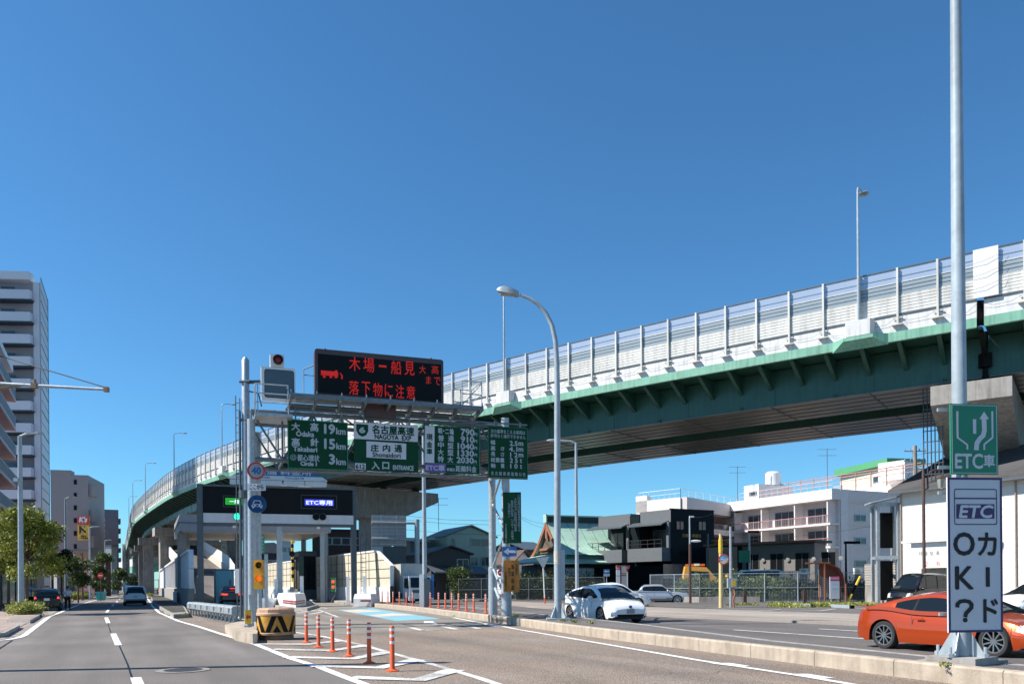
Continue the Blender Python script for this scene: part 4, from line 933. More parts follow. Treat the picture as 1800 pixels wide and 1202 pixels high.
# right lamp pole with the card signs
c = G(1690, 1159, .3); c = Vector((c.x, c.y, 0))
t = thing('street_lamp', 'thick pale lamp pole carrying the green lane sign and the white card sign', 'street lamp', c + Vector((0, 0, .25)))
MB().tube([c + Vector((0, 0, .36)), c + Vector((0, 0, 4)), c + Vector((0, 0, 8)), c + Vector((0, 0, 11)), c + Vector((-.3, .0, 12)), c + Vector((-1.2, .1, 12.6)), c + Vector((-2, .1, 12.8))], [.132, .11, .092, .08, .07, .06, .05], 24).build('pole', M_galvl, t, True)
MB().ball(c + Vector((-2.4, .1, 12.8)), (.45, .18, .12), 14).build('lamp_head', M_galvl, t, True)
flange(t, c + Vector((0, 0, .36)), .13, M_galvl)
MB(Matrix.Translation(c) @ Matrix.Rotation(.62, 4, 'Z')).box((-.38, -.38, .24), (.38, .38, .36)).build('base_plate', M_conc, t)
MB(Matrix.Translation(c + Vector((.1, .2, 0))) @ Matrix.Rotation(.62, 4, 'Z')).box((-.52, -.45, .2), (.6, .5, .27)).build('footing', M_conc, t)
for k in range(4): a = .62 + k * math.pi / 2; b = MB(); b.cyl(c + Vector((math.cos(a) * .36, math.sin(a) * .36, .36)), c + Vector((math.cos(a) * .36, math.sin(a) * .36, .52)), .028, n=8); b.cyl(c + Vector((math.cos(a) * .36, math.sin(a) * .36, .36)), c + Vector((math.cos(a) * .36, math.sin(a) * .36, .42)), .055, n=6); b.build('bolt', M_galv, t)
CB = (1480, 680, 4.622); CC = (1480, 920, 4.2625)
q = lambda cr, x, y: (cr[0] + x / cr[2], cr[1] + y / cr[2]); Yp = c.y - .16
s = Sign((885, 135), (1275, 137), (1270, 710), (887, 708), CB, lambda a, b_: Yp - .05 + (a - 1665) * .00115, .03)
t = thing('lane_guide_sign', 'green sign with white merging arrow diagram above the white card sign', 'road sign', s.A); s.panel(M_signgl, t); s.border(M_signw, t, .008, inset=.018)
b = s.mb()
def pathpoly(pts, wd):
    q_ = [Vector(p) for p in pts]
    for i, (a, c_) in enumerate(zip(q_, q_[1:])):
        d = (c_ - a).normalized(); n_ = Vector((-d.y, d.x)) * wd / 2; a2 = a - d * wd * .1; c2 = c_ + d * wd * .1
        s.poly(b, [tuple(a2 + n_), tuple(c2 + n_), tuple(c2 - n_), tuple(a2 - n_)], -.006 - .0007 * i)
pathpoly([(940, 198), (940, 412), (1018, 468), (1018, 506)], 14); pathpoly([(1228, 194), (1228, 408), (1158, 464), (1158, 508)], 14); pathpoly([(1080, 262), (1080, 375)], 26)
pathpoly([(1092, 508), (1098, 455), (1120, 420), (1150, 392), (1160, 350), (1158, 250)], 38); s.poly(b, [(1158, 197), (1197, 258), (1119, 258)], -.011)
b.build('lane_diagram', M_signw, t); lets(s, t, [('ETC', 918, 543, 1143, 660, .008), ('車', 1152, 548, 1242, 648, .005)], M_signw)
s = Sign((1665, 838.5), (1758.8, 837.6), (1763.2, 1111), (1667.5, 1111.4), (0, 0, 1), lambda a, b_: Yp - .05 + (a - 1665) * .00115, .03)
s.c = ((1664.7, 838.5), (1759, 837.6), (1763.2, 1111), (1667.5, 1111.4))
t = thing('card_check_sign', 'tall white sign asking about the card, navy bordered, on the pole by the orange coupe', 'road sign', s.A); s.panel(M_signw, t); s.border(M_navy, t, .036, y=-.004)
def conv(cr, x0, y0, x1, y1): a = q(cr, x0, y0); c_ = q(cr, x1, y1); return (*a, *c_)
dx = lambda y: (y - 838) / 273 * 3.5
b = s.mb()
for ch_, bb in (('O', (833, 68, 983, 235)), ('カ', (1012, 68, 1145, 235)), ('K', (845, 322, 975, 488)), ('ド', (1052, 568, 1155, 738))):
    x0, y0, x1, y1 = conv(CC, *bb); o = dx((y0 + y1) / 2) * .5 ; s.txt(b, ch_, x0 - o, y0, x1 - o, y1, bold=.011)
o = dx(1074) * .5
qm = [conv(CC, a, c_, a, c_)[:2] for a, c_ in ((858, 622), (860, 600), (880, 582), (912, 578), (945, 585), (962, 605), (960, 630), (940, 652), (920, 672), (915, 695))]
for i, (a, c_) in enumerate(zip(qm, qm[1:])):
    A_, C_ = Vector((a[0] - o, a[1])), Vector((c_[0] - o, c_[1])); d = (C_ - A_).normalized(); n_ = Vector((-d.y, d.x)) * 3.4; e_ = d * 1.2; s.poly(b, [tuple(A_ - e_ + n_), tuple(C_ + e_ + n_), tuple(C_ + e_ - n_), tuple(A_ - e_ - n_)], -.006 - .0006 * i)
cx_, cy_ = conv(CC, 915, 722, 0, 0)[:2]; s.poly(b, [(cx_ - o + 4.2 * math.cos(k * .5236), cy_ + 4.2 * math.sin(k * .5236)) for k in range(12)], -.006)
x0, y0, x1, y1 = conv(CC, 1068, 325, 1098, 473); s.rect(b, x0 - 1.2, y0, x1 - 1.2, y1, -.006); b.build('lettering', M_ink, t)
b = s.mb(); x0, y0, x1, y1 = conv(CB, 905, 822, 1248, 1118); a0 = s.rc(x0, y1); a1 = s.rc(x1, y0)
outer = rrect(a0[0], a0[1], a1[0], a1[1], .035); inner = rrect(a0[0] + .014, a0[1] + .014, a1[0] - .014, a1[1] - .014, .024); no = len(outer)
b.add([(x, -.005, z) for x, z in outer] + [(x, -.005, z) for x, z in inner], [(i, (i + 1) % no, no + (i + 1) % no, no + i) for i in range(no)])
x0, y0, x1, y1 = conv(CB, 912, 896, 1242, 907); s.rect(b, x0, y0, x1, y1, -.006); x0, y0, x1, y1 = conv(CB, 922, 948, 1226, 1066); s.rect(b, x0, y0, x1, y1, -.006); b.build('card_outline', M_navy, t)
b = s.mb(); x0, y0, x1, y1 = conv(CB, 942, 960, 1200, 1058); s.txt(b, 'ETC', x0, y0, x1, y1, bold=.009, y=-.01, slant=.18); b.build('logo', M_signw, t)
b = MB(frame((c.x - .3, c.y - .17, 0), (1, 0)))
for z in (1.0, 2.9, 3.3, 4.2): b.box((-.1, .05, z), (.62, .09, z + .05)); 
b.build('bracket', M_galv, t)
# curved lamp in the middle
Yl = 29.1; g = P(981, 1087, Yl); c = Vector((g.x, g.y, .27))
t = thing('street_lamp', 'tall curved lamp pole beside the white hatchback, its head against the sky', 'street lamp', c)
pts = [c, c + Vector((0, 0, 3))] + [P(x, y, Yl) for x, y in ((979.5, 700), (979, 640), (976.5, 600), (970.5, 572), (960, 551), (946, 535), (931, 525), (914, 518.5))]
MB().tube(pts, [.14, .125, .106, .098, .092, .084, .077, .07, .062, .055][:len(pts)], 16).build('pole', M_galvl, t, True)
hc = P(893, 512, Yl); b = MB(Matrix.Translation(hc) @ Matrix.Rotation(R(9), 4, 'Y'))
b.add([(-.42, -.04, -.02), (-.4, .04, -.02), (-.3, .14, -.09), (.1, .17, -.13), (.38, .09, -.06), (.42, .0, -.03), (.38, -.09, -.06), (.1, -.17, -.13), (-.3, -.14, -.09),
       (-.36, .05, .07), (-.2, .13, .13), (.15, .13, .1), (.4, .05, .04), (.4, -.05, .04), (.15, -.13, .1), (-.2, -.13, .13), (-.36, -.05, .07)],
      [(0, 1, 2, 3, 4, 5, 6, 7, 8), (1, 9, 10, 2), (2, 10, 11, 3), (3, 11, 12, 4), (4, 12, 5), (5, 12, 13), (5, 13, 6), (6, 13, 14, 7), (7, 14, 15, 8), (8, 15, 16, 0), (0, 16, 9, 1), (9, 16, 15, 10), (10, 15, 14, 11), (11, 14, 13, 12)])
b.build('lamp_head', M_galvl, t, True, 50); MB(Matrix.Translation(hc)).ball((-.08, 0, -.11), (.24, .12, .06), 14).build('diffuser', mat('lamp_diffuser', (.35, .33, .27), .2, var=.1), t, True)
flange(t, c + Vector((0, 0, .05)), .14, M_galvl, 4, .5, .22); MB().box((c.x - .42, c.y - .42, .24), (c.x + .42, c.y + .42, .31)).build('base_plate', M_galv, t)
MB().box((c.x + .1, c.y - .08, 1.0), (c.x + .26, c.y + .1, 2.8)).build('control_box', M_galvl, t)
MB().tube([c + Vector((0, 0, 2.0)), c + Vector((0, 0, 2.5))], [.1385, .1375], 20, False).build('sticker', mat('sticker', (.5, .46, .4), .6, var=.2, scale=9), t, True)
def slim_pole(px, top, base, Y, r, label, m=M_galvl, name='lamp_post', cat='lamp post', arm=None, head=True, z0=0.1, grp=None):
    g = P(px, base, Y); h = P(px, top, Y).z; c = Vector((g.x, g.y, z0)); t = thing(name, label, cat, c, 0, grp)
    MB().tube([c, Vector((c.x, c.y, h * .5)), Vector((c.x, c.y, h))], [r * 1.2, r, r * .75], 10).build('pole', m, t, True)
    if arm:
        b = MB(); e = Vector((c.x + arm, c.y, h + .15)); b.tube([Vector((c.x, c.y, h - .03)), Vector((c.x + arm * .3, c.y, h + .1)), e], r * .5, 8); b.build('arm', m, t, True)
        if head: MB().ball(e + Vector((math.copysign(.3, arm), 0, 0)), (.36, .14, .08), 12).build('lamp_head', M_galv, t, True)
    return t, c, h
slim_pole(1014.5, 778, 1031, 47, .1, 'slim grey lamp post behind the curved lamp, under the viaduct', arm=-1.1)
t, c, h = slim_pole(747, 742, 1066, 47.6, .125, 'grey post with white guard board standing among the orange kerb posts', m=M_galvl, arm=None)
MB().box((c.x - .3, c.y - .25, .3), (c.x - .02, c.y - .15, 2.2)).build('guard_board', M_white, t); MB().box((c.x, c.y - .3, .25), (c.x + .36, c.y + .1, 1.9)).build('control_box', M_dgrey, t)
MB().box((c.x + .38, c.y - .1, .8), (c.x + .55, c.y, 2.2)).build('side_board', M_signb, t)
# signal arm at the far left
Ya = 14.9; a0 = P(-120, 665, Ya); a1 = P(187, 684.5, Ya); t = thing('signal_mast', 'long grey overhead arm with a stay wire reaching in from the left edge', 'signal mast', (a0.x, a0.y, 0))
MB().tube([a0, P(20, 675.5, Ya), a1], [.036, .032, .026], 12).build('arm', M_galv, t, True); MB().cyl((a0.x, a0.y, 0), (a0.x, a0.y, 10), .16, n=14).build('pole', M_galv, t, True)
b = MB(); b.cyl(P(-120, 590, Ya), P(183, 680, Ya), .012, n=5); b.build('stay_wire', M_dgrey, t)
b = MB(); b.cyl(P(-60, 690, Ya), P(45, 676, Ya), .03, n=6); e = P(61, 678, Ya); b.cbox(e, (.1, .1, .09)); b.cyl(e, e + Vector((0, 0, .12)), .03, n=8); b.cyl(e - Vector((0, 0, .2)), e, .012, n=5); b.cbox(a1, (.08, .08, .09)); b.build('fitting', mat('rusty_fitting', (.3, .2, .12), .7, var=.3, scale=20), t)
# ================================================================ TOLL GATE
fp = Face((-22.9, 58.5), (-12.1, 62.0)); Lp = fp.L
t = thing('lane_portal', 'black and white portal beam over the toll lanes with green and blue LED signs', 'portal', (-17.5, 60.2, 0))
r = fp.rect((357, 853.5, 625, 899)); zt, zm = 9.0, 7.02
fp.mb().box((.25, 0, 7.02), (Lp - .25, .9, 8.95)).build('black_fascia', mat('fascia_black', (.008, .0085, .01), .5, var=.1, spec=.15), t)
fp.mb().box((.25, -.02, 6.3), (Lp - .2, .9, 7.0)).build('white_band', mat('band_white', (.58, .59, .6), .45, var=.05, dirt=.12), t)
fp.mb().box((.1, -.1, 8.96), (Lp - .1, 1.0, 9.1)).box((.25, .02, 6.1), (Lp - .2, .85, 6.28)).build('trim', M_dgrey, t)
for x, m, w_ in ((0, M_dgrey, .42), (Lp - .15, M_dgrey, .4)): fp.mb().box((x - .2, .1, .2), (x - .2 + w_, .7, 9.15)).build('column', m, t)
a, _ = fp.loc(491.5, 950); fp.mb().box((a - .2, .2, .5), (a + .2, .6, 6.29)).build('column', M_galv, t)
def fr(b, q, y, th=.01): x0, z0, x1, z1 = fp.rect(q); b.box((x0, y, z0), (x1, y + th, z1)); return x0, z0, x1, z1
b = fp.mb(); q = fr(b, (396, 875, 428, 887), -.02); b.build('green_display', M_ledg, t)
b = fp.mb(); text(b, '一般', q[0] + .3, q[1] + .1, q[2] - .3, q[3] - .1, -.03, .01); b.build('lettering', M_ledw, t)
b = fp.mb(); q = fr(b, (535.5, 877.5, 586.5, 888.5), -.02); b.build('blue_display', M_ledb, t)
b = fp.mb(); text(b, 'ETC専用', q[0] + .12, q[1] + .06, q[2] - .12, q[3] - .06, -.03, .012); b.build('lettering', M_ledw, t)
b = fp.mb(); 
for q_ in ((392, 871, 440, 891), (529, 870, 592, 894)):
    x0, z0, x1, z1 = fp.rect(q_); b.box((x0, -.012, z0), (x1, -.006, z0 + .03)).box((x0, -.012, z1 - .03), (x1, -.006, z1)).box((x0, -.012, z0), (x0 + .03, -.006, z1)).box((x1 - .03, -.012, z0), (x1, -.006, z1))
b.build('display_frame', M_dgrey, t)
for px, m in ((417, M_tgreen), (428, M_black), (555.3, M_black), (567, M_black)):
    x, z = fp.loc(px, 907.3 if px < 500 else 908.2); MM = fp.M @ Matrix.Translation((x, -.02, z)); MB(MM).lathe([(.24, 0), (.2, -.06), (0, -.07)], (0, 0, 0), 'y', 20).build('signal_lamp', m, t, True)
    MB(MM).lathe([(.26, .0), (.27, -.16), (.25, -.16), (.245, 0)], (0, 0, 0), 'y', 20).build('lamp_hood', M_dgrey, t, True)
b = fp.mb()
for px in (500, 412, 560): x, z = fp.loc(px, 918); b.box((x - .2, -.4, 9.1), (x + .2, -.1, 9.22)) if px == 500 else b.box((x - .12, .1, 5.95), (x + .12, .4, 6.1))
b.build('camera_box', M_white, t)
b = fp.mb()
for i in range(22): b.box((Lp + .35, .1, .8 + i * .36), (Lp + .75, .13, .83 + i * .36))
b.box((Lp + .33, .1, .5), (Lp + .37, .14, 9)).box((Lp + .73, .1, .5), (Lp + .77, .14, 9)); b.build('ladder', M_dgrey, t)
# toll gate name sign
f2 = Face((-24.2, 63), (-11, 67.3)); t = thing('gate_name_sign', 'blue and white sign with the toll gate name and pointed ends above the portal', 'sign', tuple(f2.A + f2.x * 5))
x0, z0, x1, z1 = f2.rect((400, 824, 576, 843)); zb = f2.loc(500, 843)[1]; zc = f2.loc(500, 836.5)[1]; zt = f2.loc(500, 823.5)[1]; e = 1.6
f2.mb().prism([(x0, 0, zb), (x1, 0, zb), (x1 - .45, 0, zc), (x0 + .45, 0, zc)], (0, .3, 0)).build('white_strip', M_white, t)
f2.mb().prism([(x0 + .45, -.01, zc), (x1 - .45, -.01, zc), (x1 - e - .1, -.01, zt), (x0 + e + .1, -.01, zt)], (0, .3, 0)).build('blue_panel', M_signb, t)
cx = (x0 + x1) / 2; b = f2.mb(); text(b, '庄内通 料金所', cx - 2.6, zc + .08, cx + 2.6, zt - .1, -.03, .015); b.build('lettering', M_signw, t)
b = f2.mb(); text(b, 'SHONAIDORI', cx - 2.4, zb + .08, cx - .7, zc - .08, -.01, .008); text(b, 'TOLLGATE', cx + .5, zb + .08, cx + 2.0, zc - .08, -.01, .008); b.build('small_lettering', M_signb, t)
b = f2.mb(); za, zb2 = f2.loc(500, 853)[1], f2.loc(500, 845)[1]
for a_, c_ in ((404, 430), (432, 449), (452, 495.5), (499, 535), (537, 574)): xa, xb = f2.loc(a_, 850)[0], f2.loc(c_, 850)[0]; b.box((xa, -.1, za), (xb, .4, zb2))
b.build('light_box', M_white, t)
b = f2.mb(); b.box((x0 + .3, .3, zb2 - .3), (x1 - .3, .45, zb2 - .1))
for px in (410, 470, 520, 565): xa, _ = f2.loc(px, 845); b.box((xa, .15, 8.9), (xa + .12, .3, zb + .1))
b.build('frame', M_galv, t)
# canopy
FL = Vector((-29.6, 71)); FR = Vector((-17.0, 75)); bd_ = Vector((-.42, .907)) * 13
t = thing('toll_canopy', 'flat grey panelled canopy roof over the toll booths behind the portal', 'canopy', (-25, 78, 0))
corner = [FL, FR, FR + bd_, FL + bd_]
MB().prism([(p.x, p.y, 6.55) for p in corner], (0, 0, 1.5)).build('roof', mat('canopy_panel', (.32, .32, .345), .45, var=.06, dirt=.1), t)
MB().prism([(*(FL.lerp(FR, .0) + Vector((-.06, -.1))), 7.28), (*(FR + Vector((.05, -.12))), 7.28), (*(FR + bd_), 7.28), (*(FL + bd_ + Vector((-.1, 0))), 7.28)], (0, 0, .05)).build('panel_seam', M_dgrey, t)
MB().prism([(p.x, p.y, 6.45) for p in [c_ + ((FL + FR + FR + bd_ + FL + bd_) / 4 - c_) * .04 for c_ in corner]], (0, 0, .1)).build('soffit', mat('soffit', (.5, .47, .42), .5, var=.15, scale=.8), t)
for u_, v_, w_ in ((.03, .12, .9), (.95, .04, .38), (.985, .12, .38), (.95, .8, .38), (.05, .8, .5), (.45, .2, .4), (.45, .8, .4)):
    c = FL.lerp(FR, u_) + bd_ * v_; MB().prism([(c.x - w_ / 2, c.y - .3, 0), (c.x + w_ / 2, c.y - .3 + w_ * .35, 0), (c.x + w_ / 2, c.y + .3, 0), (c.x - w_ / 2, c.y + .3, 0)], (0, 0, 6.45)).build('column', M_conc if w_ > .5 else M_galvl, t)
# toll booths
def booth(c, label, w_=1.5, l_=3.2, m=M_galv, h=3.2, z0=.2):
    t = thing('toll_booth', label, 'toll booth', (c[0], c[1], z0), R(25), 'booths under the toll canopy'); M = MW[t.name]
    b = MB(M); b.box((-w_ / 2, -l_ / 2, 0), (w_ / 2, l_ / 2, 1.0)).box((-w_ / 2, -l_ / 2, h - .5), (w_ / 2, l_ / 2, h))
    for x in (-w_ / 2, w_ / 2 - .1):
        for y in (-l_ / 2, -.05, l_ / 2 - .1): b.box((x, y, 1), (x + .1, y + .1, h - .5))
    b.build('body', m, t); MB(M).box((-w_ / 2 + .04, -l_ / 2 + .04, 1), (w_ / 2 - .04, l_ / 2 - .04, h - .5)).build('glazing', M_glass, t); return t
booth((-20.8, 80), 'dark glazed toll booth between the canopy columns on the right', 1.7, 3.2, M_dgrey, 4.8)
booth((-24.5, 76), 'grey toll booth left of the round blue sign, under the canopy', 1.4, 3, M_dgrey, 3.4)
g = P(394, 1015, 72); t = thing('utility_cabin', 'sky blue windowless cabin at the left under the canopy', 'cabin', (g.x, g.y, 0), R(25)); M = MW[t.name]
MB(M).box((-.75, -1, .1), (.75, 1.5, 3.0)).build('wall', mat('cabin_blue', (.1, .36, .52), .5, var=.08), t)
b = MB(M)
for i in range(5): b.box((-.6 + i * .3, -1.02, .2), (-.59 + i * .3, -1.0, 2.9))
b.box((.35, -1.03, .3), (.5, -1.0, 2.2)); b.build('seam', M_dgrey, t); MB(M).box((-.8, -1.05, 3.0), (.8, 1.55, 3.12)).build('roof', M_dgrey, t)
# gate arms
def gate(px, top, bot, Y, label):
    a = P(px, bot, Y); t = thing('barrier_gate', label, 'barrier gate', (a.x, a.y, 0), 0, 'raised barrier arms at the toll lanes'); z0, z1 = a.z, P(px, top, Y).z
    b = MB(); b2 = MB(); n = 11
    for i in range(n): (b if i % 2 else b2).cyl((a.x, a.y, z0 + (z1 - z0) * i / n), (a.x, a.y, z0 + (z1 - z0) * (i + 1) / n - .002), .11, n=8)
    b.build('arm', M_black, t); b2.build('stripe', M_yel, t)
    z = z0 + (z1 - z0) * .67; MB().lathe([(.24, -.1), (.24, -.14), (.0, -.14)], (a.x, a.y, z), 'y', 20).build('disc', M_black, t); 
    MB().box((a.x - .35, a.y - .3, .2), (a.x + .3, a.y + .4, 1.3)).build('machine', M_galvl, t); MB().box((a.x - .15, a.y - .36, 1.0), (a.x + .2, a.y - .31, 1.5)).build('motor', M_dgrey, t)
gate(489.5, 952, 1027, 68, 'raised black and yellow barrier arm in front of the centre portal column')
gate(514.5, 949, 1022, 66, 'raised black and yellow barrier arm right of the centre portal column')
# white crash blocks and guard posts
def block(name, label, pts, h, z0=0, stripes=(), nose=.35):
    q = [Vector(p) for p in pts]; c = sum(q, Vector((0, 0))) / len(q); t = thing(name, label, 'crash block', (c.x, c.y, z0), 0, 'white concrete blocks at the toll island')
    b = MB(); n = len(q); top = [c + (p - c) * (1 - nose * .25) for p in q]
    b.add([(p.x, p.y, z0) for p in q] + [(p.x, p.y, z0 + h * .62) for p in q] + [(p.x, p.y, z0 + h) for p in top], [tuple(range(n))[::-1], tuple(range(2 * n, 3 * n))] + [(i, (i + 1) % n, n + (i + 1) % n, n + i) for i in range(n)] + [(n + i, n + (i + 1) % n, 2 * n + (i + 1) % n, 2 * n + i) for i in range(n)])
    b.build('body', M_white, t); return t, q
A = G(520, 1072.5); c0, c1, c2, c3, c4 = [Vector((g.x, g.y)) for g in (G(520, 1072.5), G(538, 1068), G(536, 1060), G(484, 1060), G(487, 1067))]
t, q = block('crash_block', 'white concrete crash block with dark red stripes at the toll island nose', [c4, c0, c1, c2 + Vector((-1, 3)), c3 + Vector((-1, 2))], 1.05)
M_dred = mat('stripe_red', (.3, .045, .05), .5, var=.1)
b = MB()
for z in (.42, .78):
    for a, c in ((c4.lerp(c0, .35), c0), (c0, c0.lerp(c1, .9))):
        d = (c - a).normalized(); n_ = Vector((d.y, -d.x)); n_ = n_ if n_.y < 0 else -n_; z_ = z if z < .6 else z - .22
        b.bar((a.x + n_.x * .006, a.y + n_.y * .006, z_), (c.x + n_.x * .006, c.y + n_.y * .006, z_), .02, .1)
b.build('stripe', M_dred, t)
g = G(470, 1068); MBx = [Vector((g.x - .4, g.y)), Vector((g.x + .4, g.y)), Vector((g.x + .3, g.y + 2)), Vector((g.x - .5, g.y + 2))]; t, _ = block('crash_block', 'small white block left of the striped crash block', MBx, .7, 0, (), .1)
MB().box((g.x - .08, g.y - .03, .1), (g.x + .1, g.y - .005, .6)).build('marker', M_galv, t)
g = G(640, 1066.5); MBx = [Vector((g.x - .75, g.y - .1)), Vector((g.x + .55, g.y - .3)), Vector((g.x + .9, g.y + .6)), Vector((g.x + .1, g.y + 4)), Vector((g.x - 1, g.y + 3.6))]; t, _ = block('crash_block', 'white block with one dark red stripe at the right portal leg', MBx, .9, .05)
MB().box((g.x - .2, g.y - .32, .4), (g.x + .55, g.y - .29, .52)).build('stripe', M_dred, t)
gi = 0
for px, top, bot, lab in ((465.5, 1017, 1050, 'left of the centre gate'), (485.5, 1017, 1047, 'beside the centre gate arm'), (530.5, 1012, 1046, 'right of the second gate arm'), (612, 1013, 1056, 'left of the right portal leg'), (641.5, 1012, 1058, 'just right of the right portal leg')):
    Y = 60; a = P(px, bot, Y); tt = thing('guard_post', f'white square guard post {lab}', 'guard post', (a.x, a.y, 0), 0, 'white guard posts at the toll lanes')
    MB().box((a.x - .11, a.y - .11, .1), (a.x + .11, a.y + .11, P(px, top, Y).z)).build('post', M_white, tt); MB().box((a.x - .16, a.y - .16, .0), (a.x + .16, a.y + .16, .1)).build('foot', M_conc, tt)
isl = MB()
for pts in (((484, 1066), (540, 1068), (560, 1062), (536, 1050), (500, 1044), (480, 1050)), ((600, 1058), (662, 1061.5), (650, 1052), (560, 1043), (545, 1045))):
    q = [G(*p, .2) for p in pts]; isl.prism([(v.x, v.y, 0) for v in q], (0, 0, .2))
struct('toll_island', isl, M_conc)
# red cross signal on bent stand
a = P(585.5, 1027, 68); t = thing('lane_signal', 'small green framed lane signal showing two red lights under the canopy', 'signal', (a.x, a.y, 0))
MB().box((a.x - .2, a.y, a.z - .6), (a.x + .2, a.y + .2, a.z + .6)).build('housing', mat('housing_green', (.02, .22, .08), .4, var=.05), t)
for z in (.25, -.2): MB().box((a.x - .11, a.y - .015, a.z + z - .11), (a.x + .11, a.y - .005, a.z + z + .11)).build('red_light', M_tailon, t)
MB().tube([(a.x + .1, a.y + .1, a.z - .6), (a.x + .15, a.y + .1, a.z - .9), (a.x - .2, a.y + .1, .2)], .05, 8).build('stand', M_dgrey, t, True)
# beige tiled noise wall
def tiled_wall(name, label, pts, zt, base, mp, mb_, ml_, rows, step, end_slope=None):
    t = thing(name, label, 'wall', (pts[0][0], pts[0][1], 0)); pb = MB(); gl = MB(); bs_ = MB(); cp = MB()
    for i, (p0, p1) in enumerate(zip(pts, pts[1:])):
        f = Face(p0, p1) if p0[0] < p1[0] else Face(p1, p0); L = f.L
        s0 = (p0[0] < p1[0]); z0 = zt[i]; z1 = zt[i + 1]; za, zb_ = (z0, z1) if s0 else (z1, z0)
        pb.M = gl.M = bs_.M = cp.M = f.M
        pb.prism([(0, 0, base), (L, 0, base), (L, 0, zb_), (0, 0, za)], (0, .15, 0)); bs_.box((0, -.12, 0), (L, .3, base))
        cp.prism([(0, -.06, za), (L, -.06, zb_), (L, -.06, zb_ + .14), (0, -.06, za + .14)], (0, .27, 0))
        n = max(1, int(L / step))
        for k in range(n + 1):
            x = L * k / n; z = za + (zb_ - za) * k / n; gl.box((x - .035, -.03, base), (x + .035, -.005, z))
        for r_ in range(1, rows):
            z = base + (min(za, zb_) - base) * r_ / rows if abs(za - zb_) < .6 else base + (max(za, zb_) - base) * r_ / rows
            x_end = L if z < zb_ else L * (za - z) / max(za - zb_, .01); x_st = 0 if z < za else L * (z - za) / max(zb_ - za, .01)
            gl.box((max(0, x_st), -.025, z - .02), (min(L, x_end), -.004, z + .02))
    pb.build('panel', mp, t); gl.build('joint', ml_, t); bs_.build('base', mb_, t); cp.build('cap', M_white, t); return t
M_beige = mat('beige_panel', (.62, .56, .44), .6, var=.08, scale=.7, dirt=.15)
t = tiled_wall('noise_wall', 'beige panelled noise wall with dark joints right of the toll lanes', [(-9.55, 63.3), (-11.2, 66), (-18.9, 81), (-34.5, 111), (-60, 160)], [3.0, 4.35, 4.45, 4.5, 4.5], 1.45, M_beige, M_white, M_dgrey, 4, 2.0)
MB().box((-9.62, 62.9, 1.45), (-9.36, 63.25, 3.1)).build('end_post', M_white, t); MB().box((-9.6, 62.6, 0), (-9.25, 63.2, 1.5)).build('end_base', M_brown, t)
# white ribbed wall on the left of the lane
M_wall = mat('pale_wall_panel', (.66, .66, .68), .55, var=.08, dirt=.2)
wa, wb, wc_ = (-24.35, 60.3), (-25.05, 62.0), (-60.5, 137)
f = Face(wc_, wb); t = thing('noise_wall', 'pale grey ribbed noise wall on concrete base left of the entry lane', 'wall', (wb[0], wb[1], 0))
zt0, zt1 = 4.3, 4.35; f.mb().box((0, 0, 1.45), (f.L, .12, 4.3)).build('panel', M_wall, t)
b = f.mb(); k = f.L
for i in range(36): b.box((k - .12, -.14, 1.5), (k, -.002, 4.3)); k -= 1.0 if i < 14 else 2
b.build('rib', M_wall, t); f.mb().box((0, -.2, 4.3), (f.L, .25, 4.48)).build('cap', M_white, t); f.mb().box((0, -.25, 0), (f.L, .3, 1.45)).build('base', M_conc, t)
f = Face(wb, wa); f.mb().prism([(0, -.1, 1.45), (f.L, -.1, 1.45), (f.L, -.1, 2.9), (f.L - .35, -.1, 3.0), (0, -.1, 4.48)], (0, .35, 0)).build('end_panel', M_white, t); f.mb().box((0, -.15, 0), (f.L, .25, 1.44)).build('end_base', M_conc, t)
# on-ramp
rc = [(-27.5, 72, .02), (-31, 82, .15), (-35.5, 95, .9), (-43.5, 114, 3.5), (-52, 131, 5.6), (-60, 147, 7.6), (-66, 160, 9.2), (-71, 172, 10.6)]
t = thing('entry_ramp', 'curving ramp with pale parapets climbing behind the toll gate', 'ramp', rc[3]); rr_ = [Vector(p) for p in rc]
def ribbon(o0, o1, z0, z1):
    b = MB(); vs = []; n = len(rr_)
    for i, p in enumerate(rr_):
        d = (rr_[min(i + 1, n - 1)] - rr_[max(i - 1, 0)]); d.z = 0; d.normalize(); nn = Vector((d.y, -d.x, 0)); vs += [p + nn * o0 + Vector((0, 0, z0)), p + nn * o1 + Vector((0, 0, z0)), p + nn * o1 + Vector((0, 0, z1)), p + nn * o0 + Vector((0, 0, z1))]
    fs = [(4 * i + j, 4 * i + (j + 1) % 4, 4 * i + 4 + (j + 1) % 4, 4 * i + 4 + j) for i in range(n - 1) for j in range(4)]; return b.add(vs, fs + [(0, 1, 2, 3)])
ribbon(-2.6, 2.6, -.7, 0).build('deck', M_asph3, t); ribbon(-2.9, -2.6, -.8, 1.1).build('parapet', M_whitew, t); ribbon(2.6, 2.9, -.8, 1.1).build('parapet', mat('warm_parapet', (.6, .54, .46), .7, var=.08), t)
ribbon(2.7, 2.78, 1.1, 2.6).build('screen', M_wall, t); ribbon(-2.2, -2.05, .004, .012).build('edge_line', M_line, t)
b = MB()
for i in (3, 4, 5, 6): p = rr_[i]; b.box((p.x - .8, p.y - .8, 0), (p.x + .8, p.y + .8, p.z - .7))
b.build('column', M_conc, t)
